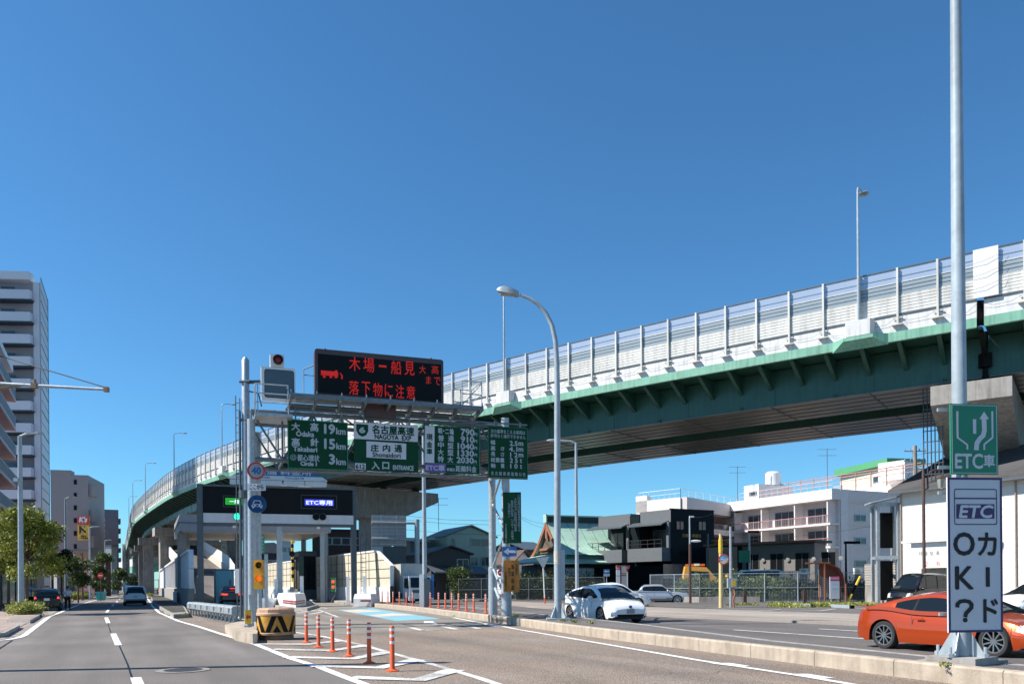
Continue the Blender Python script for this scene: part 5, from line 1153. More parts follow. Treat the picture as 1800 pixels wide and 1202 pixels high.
# big sign seen from behind
fb_ = Face((P(653, 950, 76).x, 76), (P(714, 950, 76).x, 77)); t = thing('road_sign', 'large ribbed grey back of a road sign on two arms behind the noise wall', 'road sign', tuple(fb_.A))
x0, z0, x1, z1 = fb_.rect((653, 905, 714, 959)); fb_.mb().box((x0, 0, z0), (x1, .06, z1)).build('board', mat('sign_back_panel', (.33, .34, .35), .5, .2, var=.1, dirt=.2), t)
b = fb_.mb()
for i in range(9): z = z0 + (z1 - z0) * (i + .5) / 9; b.box((x0, -.05, z - .04), (x1, -.002, z + .04))
for x in (x0 + .9, x0 + 2.4): b.box((x - .05, -.12, z0), (x + .05, -.052, z1))
b.build('rib', M_galv, t)
q = fb_.rect((653, 960, 714, 990)); fb_.mb().box((q[0], .05, q[1]), (q[0] + 1.1, .1, q[3])).build('lower_board', M_galv, t); fb_.mb().box((q[0] + 1.1, .0, q[1]), (q[2], .1, q[3])).build('dark_board', mat('slate_board', (.06, .085, .1), .5, var=.1), t)
b = fb_.mb()
for y_ in (919, 947): _, z = fb_.loc(690, y_); xx, _ = fb_.loc(733, y_); b.cyl((x0, -.25, z), (xx, -.25, z), .13, n=10)
xx, _ = fb_.loc(732.5, 950); b.cyl((xx, -.25, 0), (xx, -.25, fb_.loc(732, 913)[1]), .24, n=12); b.box((q[0], .15, 0), (q[0] + .1, .25, q[1])); b.box((q[2] - .1, .15, 0), (q[2], .25, q[3] + .1)); b.build('pole', M_galv, t, True)
# ================================================================ BUILDINGS
def bld(name, label, foot, h, m, z0=0, group=None, cat='building'):
    c = sum((Vector(p) for p in foot), Vector((0, 0))) / len(foot); t = thing(name, label, cat, (c.x, c.y, z0), 0, group)
    MB().prism([(p[0], p[1], z0) for p in foot], (0, 0, h)).build('wall', m, t); return t
def V2(px, Y): return Vector((P(px, 1000, Y).x, Y))
def quad_from(A, B, depth):
    A = Vector(A); B = Vector(B); d = (B - A).normalized(); n = Vector((-d.y, d.x)) * depth; return [A, B, B + n, A + n]
SD = Vector((-.447, .894)); SP = Vector((.894, .447))
# --- tall apartment tower, far left
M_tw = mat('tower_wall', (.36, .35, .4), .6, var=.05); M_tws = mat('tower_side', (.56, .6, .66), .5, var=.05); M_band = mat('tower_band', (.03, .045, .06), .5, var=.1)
A = Vector((-86, 108.2)); B = Vector((-64.8, 110)); dB = B + SD * 9.6
t = bld('apartment_tower', 'tall pale apartment tower with long white balconies, the tallest building', [A, B - Vector((.6, -.8)), B + SD * .9 - Vector((.6, 0)), dB - Vector((.2, 0)), dB + Vector((-22, -2))], 44.0, M_tw)
f = Face(A, B - Vector((.7, 0))); pitch = 3.03; ntop = 14
dk = MB(f.M); wl = MB(f.M)
for k in range(1, 15):
    zf = 44.2 - k * pitch - 0.15
    f.mb().box((-3, -1.35, zf), (f.L - .1, -1.23, zf + 1.25)).box((f.L - .22, -1.23, zf), (f.L - .1, -.01, zf + 1.25)).build('balcony', M_tws if False else mat('balcony_white', (.62, .62, .68), .5, var=.04), t)
    f.mb().box((-3, -1.22, zf - .02), (f.L - .23, -.02, zf + .12)).build('slab', mat('slab_soffit', (.48, .42, .38), .7, var=.05), t)
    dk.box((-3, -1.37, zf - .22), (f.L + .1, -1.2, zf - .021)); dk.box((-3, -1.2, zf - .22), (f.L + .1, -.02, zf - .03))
    for x in (f.L - 3.6, f.L - 9.5, f.L - 11.4, f.L - 16): wl.box((x - .9, -.05, zf + .15), (x + .9, -.01, zf + 2.05))
    for x in (f.L - 5.2, f.L - 6.0, f.L - 9): dk.box((x - .12, -.15, zf + 2.25), (x + .12, -.01, zf + 2.45))
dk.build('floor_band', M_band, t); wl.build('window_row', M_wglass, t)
f.mb().box((f.L - .05, -.5, 0), (f.L + .75, 0, 43.6)).build('corner_pier', mat('balcony_white', (.6, .6, .64)), t)
f.mb().box((-3, -1.5, 43.6), (f.L - .1, 0, 44.7)).build('roof_edge', M_tws, t)
fs_ = Face(B + Vector((.15, -.3)), dB + Vector((.25, 0))); fs_.mb().box((0, -.08, 0), (fs_.L, -.0, 44.4)).build('side_wall', M_tws, t); b = fs_.mb()
for k in range(0, 29): b.box((0, -.11, 44.2 - k * pitch / 2 - .08), (fs_.L, -.082, 44.2 - k * pitch / 2 + (.14 if k % 2 == 0 else 0)))
b.box((fs_.L - .35, -.13, 0), (fs_.L, -.09, 44.4)); b.build('side_band', M_band, t)
f.mb().box((-3, -4, 0), (f.L + 1, -.3, 3.2)).build('entrance_canopy', M_dgrey, t)
# --- pink balcony building at the left edge
M_pk = mat('pink_wall', (.5, .38, .38), .65, var=.05); A = Vector((-50.0, 80.5)); Bn = A - SD * 26
t = bld('balcony_building', 'pinkish building beside the tall tower with stacked railed balconies', [Bn + Vector((-1.7, .5)), A + Vector((-1.7, 0)), A + Vector((-16, -6)), Bn + Vector((-16, -6))], 24.5, M_pk)
f = Face(Bn, A)
for k in range(8):
    z = 20.35 - k * 2.92
    if z < 1: break
    f.mb().box((0, 0, z), (f.L, 1.5, z + .2)).build('balcony_slab', mat('slab_pink', (.45, .3, .31), .7, var=.05), t)
    b = f.mb(); b.box((0, -.02, z + 1.25), (f.L, .05, z + 1.32)).box((0, 0, z + .21), (f.L, .04, z + .3)); x = .2
    while x < f.L: b.box((x, .0, z + .3), (x + .05, .04, z + 1.25)); x += .35
    b.build('railing', M_galv, t); f.mb().box((.1, .08, z + .3), (f.L - .1, .09, z + 1.2)).build('railing_screen', sheer('smoked_screen', (.2, .2, .24), .75, .3) if 'smoked_screen' not in MATS else MATS['smoked_screen'], t)
f.mb().box((0, .2, 23.3), (f.L, 3, 23.9)).build('roof_edge', M_tws, t)
b = f.mb()
for k in range(8): b.box((f.L - 3, 1.45, .8 + k * 2.92), (f.L - 1.2, 1.68, 2.7 + k * 2.92))
b.build('window', M_wglass, t)
low = bld('corner_shop', 'dark low shop front behind the pavement under the left balconies', [Bn + Vector((2.2, -1)), A + Vector((.8, 2)), A + Vector((-5, 0)), Bn + Vector((-5, -3))], 3.4, mat('dark_shop', (.035, .032, .035), .7, var=.2))
f = Face(Bn + Vector((2.2, -1)), A + Vector((.8, 2))); b = f.mb()
for k in range(6): b.box((1 + k * 4.4, -.05, .4), (4.2 + k * 4.4, -.01, 2.6))
b.build('window', M_wglass, low)
# --- brown-grey block with hanging sign
M_bg = mat('brown_grey_wall', (.34, .29, .285), .75, var=.05); A = V2(90, 178); B = V2(156, 180)
t = bld('grey_block', 'brown grey block with a column of small windows and a red and yellow hanging sign', quad_from(A, B, 16), 27, M_bg)
f = Face(A, B)
for yy in (847, 870, 892, 914.5, 937, 960): q = f.rect((129.5, yy - 4.5, 135.5, yy + 4.5)); window(f.M, q, t, M_dgrey, M_black, .08, 0)
f.mb().prism([(0, -.1, 27), (f.L * .55, -.1, 27), (f.L * .55, -.1, 28), (0, -.1, 28)], (0, 3, 0)).build('parapet', M_bg, t)
q = f.rect((90, 968, 157, 1036)); f.mb().box((q[0], -.4, 0), (f.L + .2, -.01, q[3])).build('tan_base', mat('tan_wall', (.42, .25, .15), .7, var=.06), t)
b = f.mb(); q = f.rect((118, 1005, 140, 1032)); b.box((q[0], -.45, q[1]), (q[2], -.41, q[3])); b.build('shop_window', M_curtain, t)
b = MB()
for k in range(3): c = B + SD * (4 + k * 1.0); z = 25.6 - k * 8.8 / 1.5 ; b.box((B.x - .1, B.y + .5, 22.3 - k * 5.8 + 0), (B.x + .9, B.y + 3, 25 - k * 5.8))
b.build('side_balcony', M_bg, t)
s = Sign((136.5, 907), (157, 907), (157, 949), (136.5, 949), (0, 0, 1), lambda a, c: 177.5, .4)
t = thing('hanging_sign', 'red and yellow signboard on the brown grey block', 'signboard', s.A); s.panel(M_yelb if False else mat('board_yellow', (.62, .36, .03), .5, var=.05), t)
b = s.mb(); s.rect(b, 136.5, 907, 157, 922, -.03); b.build('red_field', M_red, t); b = s.mb(); s.txt(b, "K's", 140, 908.5, 153, 917, .12, -.06, .15); s.txt(b, 'ケーズデンキ', 140, 918, 153, 920.5, 0, -.06); b.build('lettering', M_signw, t)
b = s.mb(); s.txt(b, '西区店', 142, 940.5, 152, 943.5, .03, -.06); s.txt(b, 'この先左折', 139, 944, 155, 947, .03, -.06); s.poly(b, [(139.5, 924), (142, 924), (146, 929), (152, 934), (150, 936), (144, 931), (142, 938), (139.5, 938)], -.06); b.build('black_mark', M_ink, t); b = s.mb(); s.rect(b, 147.5, 924, 150, 928, -.06); s.rect(b, 149, 933, 151.5, 936.5, -.06); b.build('blue_mark', M_signb, t)
# --- dark grey building with white zigzag stairs
A = V2(163, 232); B = V2(209, 235); M_dgb = mat('slate_brick', (.14, .125, .15), .8, var=.08)
t = bld('slate_building', 'dark slate coloured block with white zigzag outside stairs', [A, B, B + SD * 13, A + SD * 13], 24.5, M_dgb); f = Face(V2(164, 229), V2(184, 230)); b = f.mb(); b2 = f.mb()
for k in range(7):
    z = 22.2 - k * 1.5 * 1.0; z = 21.8 - k * 1.55
    b.prism([(0, 0, z + .3), (f.L, 0, z - .9), (f.L, 0, z - .1), (0, 0, z + 1.1)], (0, .15, 0)); b.box((f.L * .72, -.1, z - 1.0), (f.L, 1.2, z - .2))
for x in (.1, f.L * .5, f.L - .2): b2.box((x, .2, 0), (x + .2, .4, 23))
b.build('stair', M_white, t); b2.build('stair_post', M_galv, t); f3 = Face(B, B + SD * 13); b = f3.mb()
for k in range(8): b.box((1, -.6, 21 - k * 2.9), (12, -.02, 22 - k * 2.9))
b.build('side_balcony', M_dgb, t)
A = V2(215, 300); B = V2(227, 304); t = bld('white_block', 'narrow white block with tall vertical lettering down the street', [A, B, B + SD * 10, A + SD * 10], 17.5, mat('cool_white', (.55, .6, .66), .6, var=.04)); f = Face(A, B); b = f.mb()
s_ = 'KAKU west'
b.M = f.M @ Matrix.Translation((f.L * .75, -.1, 5.5)) @ Matrix.Rotation(-math.pi / 2, 4, 'Y'); text(b, s_, 0, 0, 9.3, 1.1, 0, .03); b.build('lettering', M_ink, t)
b = f.mb(); b.box((f.L - .1, -.1, 0), (f.L + .2, 0, 17.6)).box((-.2, -.3, 17.5), (f.L + .3, 0, 18)); b.build('trim', M_galv, t)
A = V2(227, 420); B = V2(248, 425); t = bld('brown_flats', 'small brown flats far down the street', quad_from(A, B, 12), 15.5, mat('brown_brick', (.2, .12, .1), .8, var=.1)); f = Face(A, B)
b = f.mb()
for k in range(4):
    for j in range(5): b.box((j * 1.25 + .3, -.1, 2 + k * 3), (j * 1.25 + 1.1, -.02, 3.6 + k * 3))
b.build('window', M_curtain, t)
for (p0, p1, Y, h, m, nm, lb) in ((166, 195, 150, 6.5, mat('darkred_wall', (.08, .03, .03), .7), 'low_shop', 'low dark red shop behind the far left trees'), (196, 206, 200, 12, M_galv, 'narrow_building', 'narrow pale building between the far trees'), (100, 136, 120, 4.5, mat('pale_wall', (.3, .3, .32), .7), 'low_house', 'low pale house behind the black hatchback')):
    t = bld(nm, lb, quad_from(V2(p0, Y), V2(p1, Y + 2), 8), h, m); f = Face(V2(p0, Y), V2(p1, Y + 2)); b = f.mb()
    for k in range(2): b.box((f.L * (.1 + .45 * k), -.05, 1), (f.L * (.4 + .45 * k), -.01, 3))
    b.build('window', M_wglass, t)
    f.mb().box((-.2, -.3, h), (f.L + .2, 3, h + .25)).build('roof', M_dgrey, t)
# --- things seen under the canopy
for (p0, p1, Y, h, m, nm, lb, nx, nz) in ((390, 422, 210, 13.5, mat('tan_flats', (.5, .34, .2), .7, var=.06), 'tan_apartment', 'tan apartment block seen under the canopy left of the gantry pole', 4, 4), (494, 516, 170, 11, mat('white_flats', (.55, .55, .54), .7), 'white_house', 'white house with tiny windows seen under the canopy', 2, 2), (455, 490, 150, 7.6, mat('dark_house', (.07, .065, .07), .7), 'dark_house', 'dark house roof above the beige wall under the canopy', 3, 1), (568, 648, 125, 10.2, mat('brown_flat', (.05, .032, .03), .8), 'brown_building', 'dark flat topped building right of the portal leg', 5, 2)):
    A = V2(p0, Y); B = V2(p1, Y + 3); t = bld(nm, lb, quad_from(A, B, 9), h, m); f = Face(A, B)
    for i in range(nx):
        for j in range(nz):
            x = f.L * (i + .5) / nx; z = h - 2.2 - j * 2.9
            if z > .5: window(f.M, (x - .7, z, x + .7, z + 1.2), t, M_galv, M_wglass, .1, 0)
    f.mb().box((-.2, -.3, h), (f.L + .2, .3, h + .3)).build('parapet', m, t)
# ================= RIGHT SIDE
# --- pink apartment block
M_pa = mat('apartment_cream', (.7, .64, .61), .7, var=.05, dirt=.12); M_pw = mat('apartment_white', (.72, .69, .67), .6, var=.04, dirt=.1)
A = V2(1293, 114); B = V2(1475, 98); t = bld('apartment_block', 'pale pink four storey apartment block with pink balcony railings behind the car park', [A, B, B + Vector((12, 5.8)), A + Vector((12, 5.8))], 11.6, M_pa)
f = Face(A, B); L = f.L; f.mb().box((0, -1.5, 11.6), (L + .3, 0, 12.9)).build('roof_edge', M_pw, t)
for k in range(4):
    z = 8.75 - k * 2.85
    if k > 0 or True: f.mb().box((0, -1.5, z - .25), (L, 0, z)).build('balcony_slab', M_pw, t)
    b = f.mb(); b.box((.3, -1.48, z + .95), (L - .2, -1.42, z + 1.02)).box((.3, -1.48, z + .05), (L - .2, -1.43, z + .1)); x = .3
    while x < L: b.box((x, -1.47, z + .1), (x + .025, -1.45, z + .95)); x += .32
    b.build('railing', mat('pink_rail', (.5, .24, .24), .5, var=.1), t)
    for x0_, x1_ in ((2.6, 5.6), (7.6, 11.2), (13.2, 16.8)): 
        if x1_ < L: window(f.M, (x0_, z + .05, x1_, z + 2.1), t, M_galv, M_wglass, .07, 2)
    b = f.mb()
    for x in (1.2, 6.4, 12.2, 17.4): b.box((x, -1.4, z), (x + .18, -.01, z + 2.6))
    b.build('divider', M_pa, t)
    b = f.mb(); 
    for x in (5.9, 11.6): b.box((x, -.7, z + .02), (x + .7, -.35, z + .6))
    b.build('air_conditioner', M_white, t)
fe = Face(B + Vector((.25, .05)), B + Vector((12.2, 5.85)))
for k in range(4): window(fe.M, (2.4, 9.0 - k * 2.85, 4.4, 9.9 - k * 2.85), t, M_galv, M_wglass, .1, 1)
b = fe.mb()
for k in range(5): b.box((1.2, -.06, 11.3 - k * 2.85), (fe.L, -.003, 11.42 - k * 2.85))
b.build('ledge', M_pa, t); fe.mb().box((0, -.04, 0), (1.3, -.003, 12.9)).build('corner_strip', M_pw, t); fe.mb().box((0, .0, 11.6), (fe.L, .3, 12.9)).build('side_parapet', M_pa, t)
# roof house, tank, railing
qf = quad_from(A + (B - A) * .0 + Vector((1.6, 1)), A + (B - A) * .16 + Vector((1.6, 1)), 6.5)
MB().prism([(p.x, p.y, 12.9) for p in qf], (0, 0, 2.5)).build('roof_house', M_pw, t)
fh = Face(qf[0], qf[1]); window(fh.M @ Matrix.Translation((0, 0, 12.9)), (1.0, .9, 2.6, 1.6), t, M_galv, M_wglass, .08, 0)
c = qf[0].lerp(qf[2], .52); b = MB(); b.lathe([(1.1, 15.5), (1.1, 17.2), (.9, 17.45), (0, 17.55)], (c.x + .6, c.y, 0), 'z', 20); b.build('water_tank', M_white, t, True); b = MB(); b.cyl((c.x - .9, c.y - 1, 15.4), (c.x - .9, c.y - 1, 17.4), .05, n=6).cyl((c.x - .6, c.y - 1, 15.4), (c.x - .6, c.y - 1, 17.4), .05, n=6).box((c.x - 1.1, c.y - .9, 15.4), (c.x + 1.8, c.y + .9, 15.6)); b.build('tank_frame', M_galv, t)
b = f.mb(); x = 2
while x < L: b.box((x, -1.0, 12.9), (x + .05, -.95, 14.0)); x += 1.0
b.box((2, -1.0, 13.95), (L, -.94, 14.02)).box((2, -1.0, 13.4), (L, -.95, 13.45)); b.build('roof_railing', mat('rail_faded_pink', (.6, .45, .42), .5), t)
b = f.mb()
for x in np.arange(7, L + 8, 2.2): b.box((x, 3, 12.9), (x + .08, 3.1, 15.1))
b.box((6, 3, 15.05), (L + 9, 3.1, 15.15)).box((6, 5, 15.05), (L + 9, 5.1, 15.15)).box((6, 3, 14.2), (L + 9, 3.08, 14.26)); b.build('roof_frame', mat('rail_rust', (.42, .22, .18), .6), t)
# left wing with rounded balconies
A2 = V2(1124, 108); B2 = V2(1198, 103); C2 = V2(1297, 117)
t = bld('apartment_wing', 'lower pale apartment wing with dark curved balconies left of the pink block', [A2, B2, C2, C2 + Vector((3, 8)), A2 + Vector((4, 12))], 12.2, M_pa)
f = Face(A2, B2); f.mb().box((-.3, -.3, 11), (f.L + .1, .2, 12.6)).build('roof_edge', M_pw, t); f.mb().box((-.3, -.3, 9), (1.6, .5, 13.3)).build('corner_pier', M_pw, t)
f = Face(B2, C2); f.mb().box((-.1, -.9, 10.9), (f.L, .2, 12.6)).build('roof_edge', M_pa, t)
for k in range(3):
    z = 8.3 - k * 2.85; f.mb().box((3, -1.6, z - .3), (f.L + .3, -.2, z + .45)).build('balcony', M_pa, t); f.mb().box((3, -1.55, z + .46), (f.L + .3, -1.5, z + 1.2)).build('balcony_glass', M_wglass, t); f.mb().box((3, -.3, z + .5), (f.L, -.01, z + 2.4)).build('recess', M_brown, t)
b = MB()
for P0, P1 in ((A2, B2), (B2, C2)):
    for i in range(9): p = P0.lerp(P1, i / 8); b.box((p.x, p.y + .3, 12.6), (p.x + .05, p.y + .35, 13.8))
    b.bar((P0.x, P0.y + .3, 13.8), (P1.x, P1.y + .3, 13.8), .06); b.bar((P0.x, P0.y + .3, 13.2), (P1.x, P1.y + .3, 13.2), .04)
b.build('roof_railing', M_white, t)
def antenna(px, Y, z0, h, label):
    p = P(px, 800, Y); t = thing('antenna', label, 'antenna', (p.x, p.y, z0)); b = MB(); b.cyl((p.x, p.y, z0), (p.x, p.y, z0 + h), .035, n=6); b.build('mast', M_dgrey, t); b = MB()
    for zz_ in (h - .1, h - .9): 
        b.cyl((p.x - 1.2, p.y, z0 + zz_), (p.x + 1.2, p.y, z0 + zz_), .02, n=5)
        for i in range(7): b.cyl((p.x - 1.1 + i * .36, p.y - .3, z0 + zz_), (p.x - 1.1 + i * .36, p.y + .3, z0 + zz_), .015, n=4)
    b.build('element', M_dgrey, t)
antenna(1296, 113, 12.8, 5.2, 'thin television antenna left of the white water tank'); antenna(1454, 104, 12.9, 6.0, 'thin television antenna on the right of the pink block roof')
antenna(770, 101, 8.4, 4.2, 'thin television antenna over the mint green house')
# cream building with green roof edge
A = V2(1478, 134); B = V2(1565, 122); t = bld('green_roof_building', 'cream building with bright green roof edge above the pink block', [A, B, B + Vector((9, 5)), A + Vector((9, 5))], 19.3, mat('cream_wall', (.66, .6, .48), .6, var=.05)); f = Face(A, B)
f.mb().box((-.5, -.8, 19.3), (f.L + .5, 6, 20.3)).build('roof_edge', mat('roof_edge_green', (.09, .32, .14), .5, var=.05), t)
for x in (8.5, 11): window(f.M, (x, 17, x + 1.4, 18), t, M_galv, M_wglass, .1, 0)
A = V2(1440, 118); B = V2(1600, 104); t = bld('white_low_block', 'white stepped rooftop block behind the pink apartments', [A, B, B + Vector((6, 4)), A + Vector((6, 4))], 14.5, M_pw); f = Face(A, B); MB().prism([(*V2(1545, 104), 14.5), (*V2(1592, 101), 14.5), (*(V2(1592, 101) + Vector((3, 3))), 14.5), (*(V2(1545, 104) + Vector((3, 3))), 14.5)], (0, 0, 2.4)).build('roof_box', M_pw, t)
f.mb().box((f.L * .2, -.4, 14.5), (f.L * .3, -.2, 15.3)).build('air_duct', M_galv, t)
# --- white siding building at the right
M_sid = mat('white_siding', (.7, .68, .63), .6, var=.03, bump=.4, bscale=14, dirt=.08); A = Vector((26.8, 54.9)); B = Vector((42.0, 24.5)); dirw = (B - A).normalized(); nw = Vector((-dirw.y, dirw.x))
t = bld('siding_house', 'large white sided house with dark slate roof behind the black wagon', [A, B, B + nw * 11, A + nw * 11], 7.8, M_sid)
ridge0, ridge1 = A + nw * 5.5, B + nw * 5.5; e0, e1 = A - nw * .6 - dirw * .5, B - nw * .6; g0, g1 = A + nw * 11.6 - dirw * .5, B + nw * 11.6
rf = MB(); z0, zr = 7.6, 10.3
rf.add([(*e0, z0), (*e1, z0), (*(ridge1), zr), (*(ridge0 - dirw * .5), zr), (*g0, z0), (*g1, z0), (*e0, z0 + .22), (*e1, z0 + .22), (*ridge1, zr + .22), (*(ridge0 - dirw * .5), zr + .22), (*g0, z0 + .22), (*g1, z0 + .22)],
       [(0, 1, 2, 3), (3, 2, 5, 4), (6, 9, 8, 7), (9, 10, 11, 8), (0, 6, 7, 1), (4, 5, 11, 10), (0, 3, 9, 6), (3, 4, 10, 9), (1, 7, 8, 2), (2, 8, 11, 5)])
rf.build('roof', mat('slate_roof', (.075, .072, .075), .7, var=.2, scale=.6, bump=.5, bscale=8), t)
MB().add([(*A, 7.8), (*ridge0, 10.2), (*(A + nw * 11), 7.8)], [(0, 1, 2)]).build('gable', M_sid, t)
f = Face(A, B); SH = t
b = f.mb()
SH = t
for x in (.1, 7.9, 14): f.mb().cyl((x, -.08, 0), (x, -.08, 7.5), .05, n=8).build('downpipe', mat('downpipe', (.32, .24, .2), .5), t)
f.mb().box((-.6, -.75, 7.5), (f.L, -.6, 7.62)).build('gutter', M_dgrey, t)
b = f.mb()
for z in np.arange(.5, 7.6, .45): b.box((0, -.012, z), (f.L, -.002, z + .02))
b.build('siding_joint', mat('siding_joint', (.6, .58, .53), .7), t)
q = f.rect((1617, 950, 1668, 998)); b = f.mb(); b.box((q[0], -.9, q[1]), (q[2] + 1.5, -.8, q[3] - .1)); bt = b.build('notice_board', M_white, t); f.mb().box((q[0] - .5, -1.2, q[3] - .12), (q[2] + 1.5, -.0, q[3] + .02)).build('notice_awning', M_white, t)
b = f.mb(); k = 0
zz_ = q[1] + (q[3] - q[1]) * .45; W0 = q[2] - q[0]
for i, c_ in enumerate('月極駐車'): text(b, c_, q[0] + .55 + i * .42, zz_, q[0] + .8 + i * .42, zz_ + .28, -.905)
b.build('lettering', M_ink, t); b = f.mb()
for i, c_ in enumerate('空有'): text(b, c_, q[0] + .95 + i * .85, q[1] + .1, q[0] + 1.25 + i * .85, q[1] + .42, -.905)
b.build('red_lettering', M_red, t)
f.mb().box((q[0] + .7, -.3, 0), (q[2] + .3, -.05, q[1] - .05)).build('vestibule', mat('vestibule', (.35, .3, .25), .7), t)
# steel balcony frame beside it
A3 = Vector((25.75, 56.0)); t = thing('steel_stair', 'grey steel stair and balcony frame at the left end of the white sided house', 'steel stair', (A3.x, A3.y, 0))
b = MB()
for o in (Vector((0, 0)), Vector((1.25, -.4)), Vector((.3, 1.5)), Vector((1.55, 1.1))): b.box((A3.x + o.x - .1, A3.y + o.y - .1, 0), (A3.x + o.x + .1, A3.y + o.y + .1, 6.9))
for z in (3.2, 6.9): b.bar((A3.x - .2, A3.y, z), (A3.x + 1.5, A3.y - .5, z), .12, .25); b.bar((A3.x, A3.y, z), (A3.x + .3, A3.y + 1.5, z), .12, .2)
b.build('frame', M_galv, t); b = MB(); b.prism([(A3.x - .6, A3.y - .3, 7.0), (A3.x + 1.7, A3.y - .9, 7.5), (A3.x + 2.0, A3.y + 1.4, 7.5), (A3.x - .2, A3.y + 1.8, 7.0)], (0, 0, .1)); b.build('roof', M_galv, t)
b = MB(); b.box((A3.x + .45, A3.y + .5, 3.9), (A3.x + 1.3, A3.y + .7, 6.4)).box((A3.x + .35, A3.y + .5, .2), (A3.x + 1.3, A3.y + .7, 3.0)); b.build('dark_recess', M_black, t)
for o in (SH, t): o.location = (o.location.x * .91, o.location.y * .91, .14); o.scale = (.91,) * 3
# --- black townhouse
M_bk = mat('black_siding', (.008, .015, .02), .6, spec=.12, var=.1, scale=1.5); M_bkl = mat('grey_siding', (.15, .165, .18), .5, spec=.2, var=.05, bump=.3, bscale=20)
A = Vector((9.4, 88)); B = Vector((16.0, 80)); BE = Vector((21.0, 82.6)); d_ = (B - A).normalized(); n_ = Vector((-d_.y, d_.x))
t = bld('black_townhouse', 'near black modern townhouse with grey balconies behind the fence', [A + n_ * 1.8, A + d_ * 6 + n_ * 1.8, B + n_ * 1.8 - d_ * .2, B + n_ * .0 + d_ * .0, BE, A + (BE - B) * 1.0 + n_ * 1.0], 8.95, M_bk)
f = Face(A, B); L = f.L
for x0_, x1_, zt_ in ((0.3, 5.0, 8.9), (6.3, L, 8.95)):
    f.mb().box((x0_, 0, 7.7), (x1_, 1.8, zt_)).build('fascia', M_bkl, t); f.mb().prism([(x0_ - .8, -1.1, 7.35), (x1_ - .3, -1.1, 7.35), (x1_ - .3, 0, 7.75), (x0_ - .8, 0, 7.75)], (0, 0, .12)).build('awning', M_dgrey, t)
    f.mb().box((x0_ - .6, -1.3, 3.75), (x1_ - .1, 1.8, 5.1)).build('balcony', M_bkl, t); b = f.mb(); 
    for zz_ in (5.5, 5.9): b.box((x0_ - .6, -1.3, zz_), (x1_ - .1, -1.25, zz_ + .05))
    x = x0_ - .6
    while x < x1_: b.box((x, -1.3, 5.1), (x + .05, -1.25, 5.9)); x += .9
    b.build('railing', M_blackm, t); f.mb().box((x1_ - .35, -.3, 5.1), (x1_ - .05, 1.7, 7.7)).build('side_wall', M_bkl, t)
    for k in range(2): window(f.M @ Matrix.Translation((0, 1.75, 0)), (x0_ + .3 + k * 2.2, 5.2, x0_ + 2.1 + k * 2.2, 7.1), t, M_dgrey, M_curtain if k else M_wglass, .06, 1)
    for k in range(2): window(f.M @ Matrix.Translation((0, 1.75, 0)), (x0_ + .3 + k * 2.2, 1.2, x0_ + 1.9 + k * 2.2, 3.1), t, M_dgrey, M_curtain if not k and x0_ < 1 else M_black, .06, 1)
f.mb().box((5.0, -.1, 0), (6.3, 2, 8.7)).build('core_wall', M_bk, t)
fe = Face(B, BE)
for q in ((1188, 915, 1202.5, 931), (1227, 915.5, 1241.5, 932)): window(fe.M, fe.rect(q), t, M_black, M_wglass, .06, 1)
window(fe.M, fe.rect((1196, 968, 1211, 977)), t, M_black, M_black, .06, 0)
b = fe.mb(); q = fe.rect((1199, 938, 1232, 944)); text(b, '五徳庵 調盛社', q[0], q[1], q[2], q[3], -.03, .008); b.build('lettering', mat('gold_letter', (.42, .22, .03), .4), t)
fe.mb().box((-.02, -.03, 8.9), (fe.L, .2, 9.05)).build('coping', M_black, t); b = fe.mb(); b.box((-2.4, -1.8, 2.0), (1.0, -1.75, 3.4)); b.build('stair_screen', M_wglass, t)
f.mb().box((-1.5, -2.2, 0), (L + .5, -1.7, 3.3)).build('front_shade_slab', M_black, t)  # black slab standing in for viaduct shade on the ground floor
t.location = (t.location.x * 1.12, t.location.y * 1.12, -.19); t.scale = (1.12,) * 3
# black-roofed low flats
A = V2(1250, 90); B = V2(1432, 82); M_fl = mat('flat_wall', (.22, .2, .19), .7, var=.05)  # beige wall colour lowered to stand for the viaduct's shadow
t = bld('low_flats', 'low two storey flats with black roof and dark balcony wall behind the hedge', quad_from(A, B, 3), 5.6, M_fl); f = Face(A, B); L = f.L
f.mb().box((-.3, -1.2, 5.6), (L + .6, 3.2, 5.85)).build('roof', M_black, t); f.mb().box((0, -1.1, 0), (L * .32, -.02, 5.5)).build('dark_end', M_bk, t)
f.mb().box((L * .32, -1.1, 1.5), (L - .1, -1.0, 2.7)).build('balcony_wall', mat('dark_balcony', (.075, .08, .085), .5), t); f.mb().box((L * .32, -1.1, .9), (L + 1, -.9, 1.49)).build('lower_band', M_dgrey, t)
for k in range(4): window(f.M, (L * .36 + k * 2.75, 2.2, L * .36 + 1.5 + k * 2.75, 4.6), t, M_dgrey, M_black, .06, 1)
b = f.mb()
for k in range(4): b.lathe([(.22, -.14), (0, -.16)], (L * .36 + 2.0 + k * 2.75, 0, 3.9), 'y', 12)
b.build('vent_hood', M_curtain, t); b = f.mb()
for x in np.arange(L * .33, L, 1.2): b.box((x, -1.12, 1.5), (x + .03, -1.101, 2.7))
b.build('panel_joint', M_black, t)
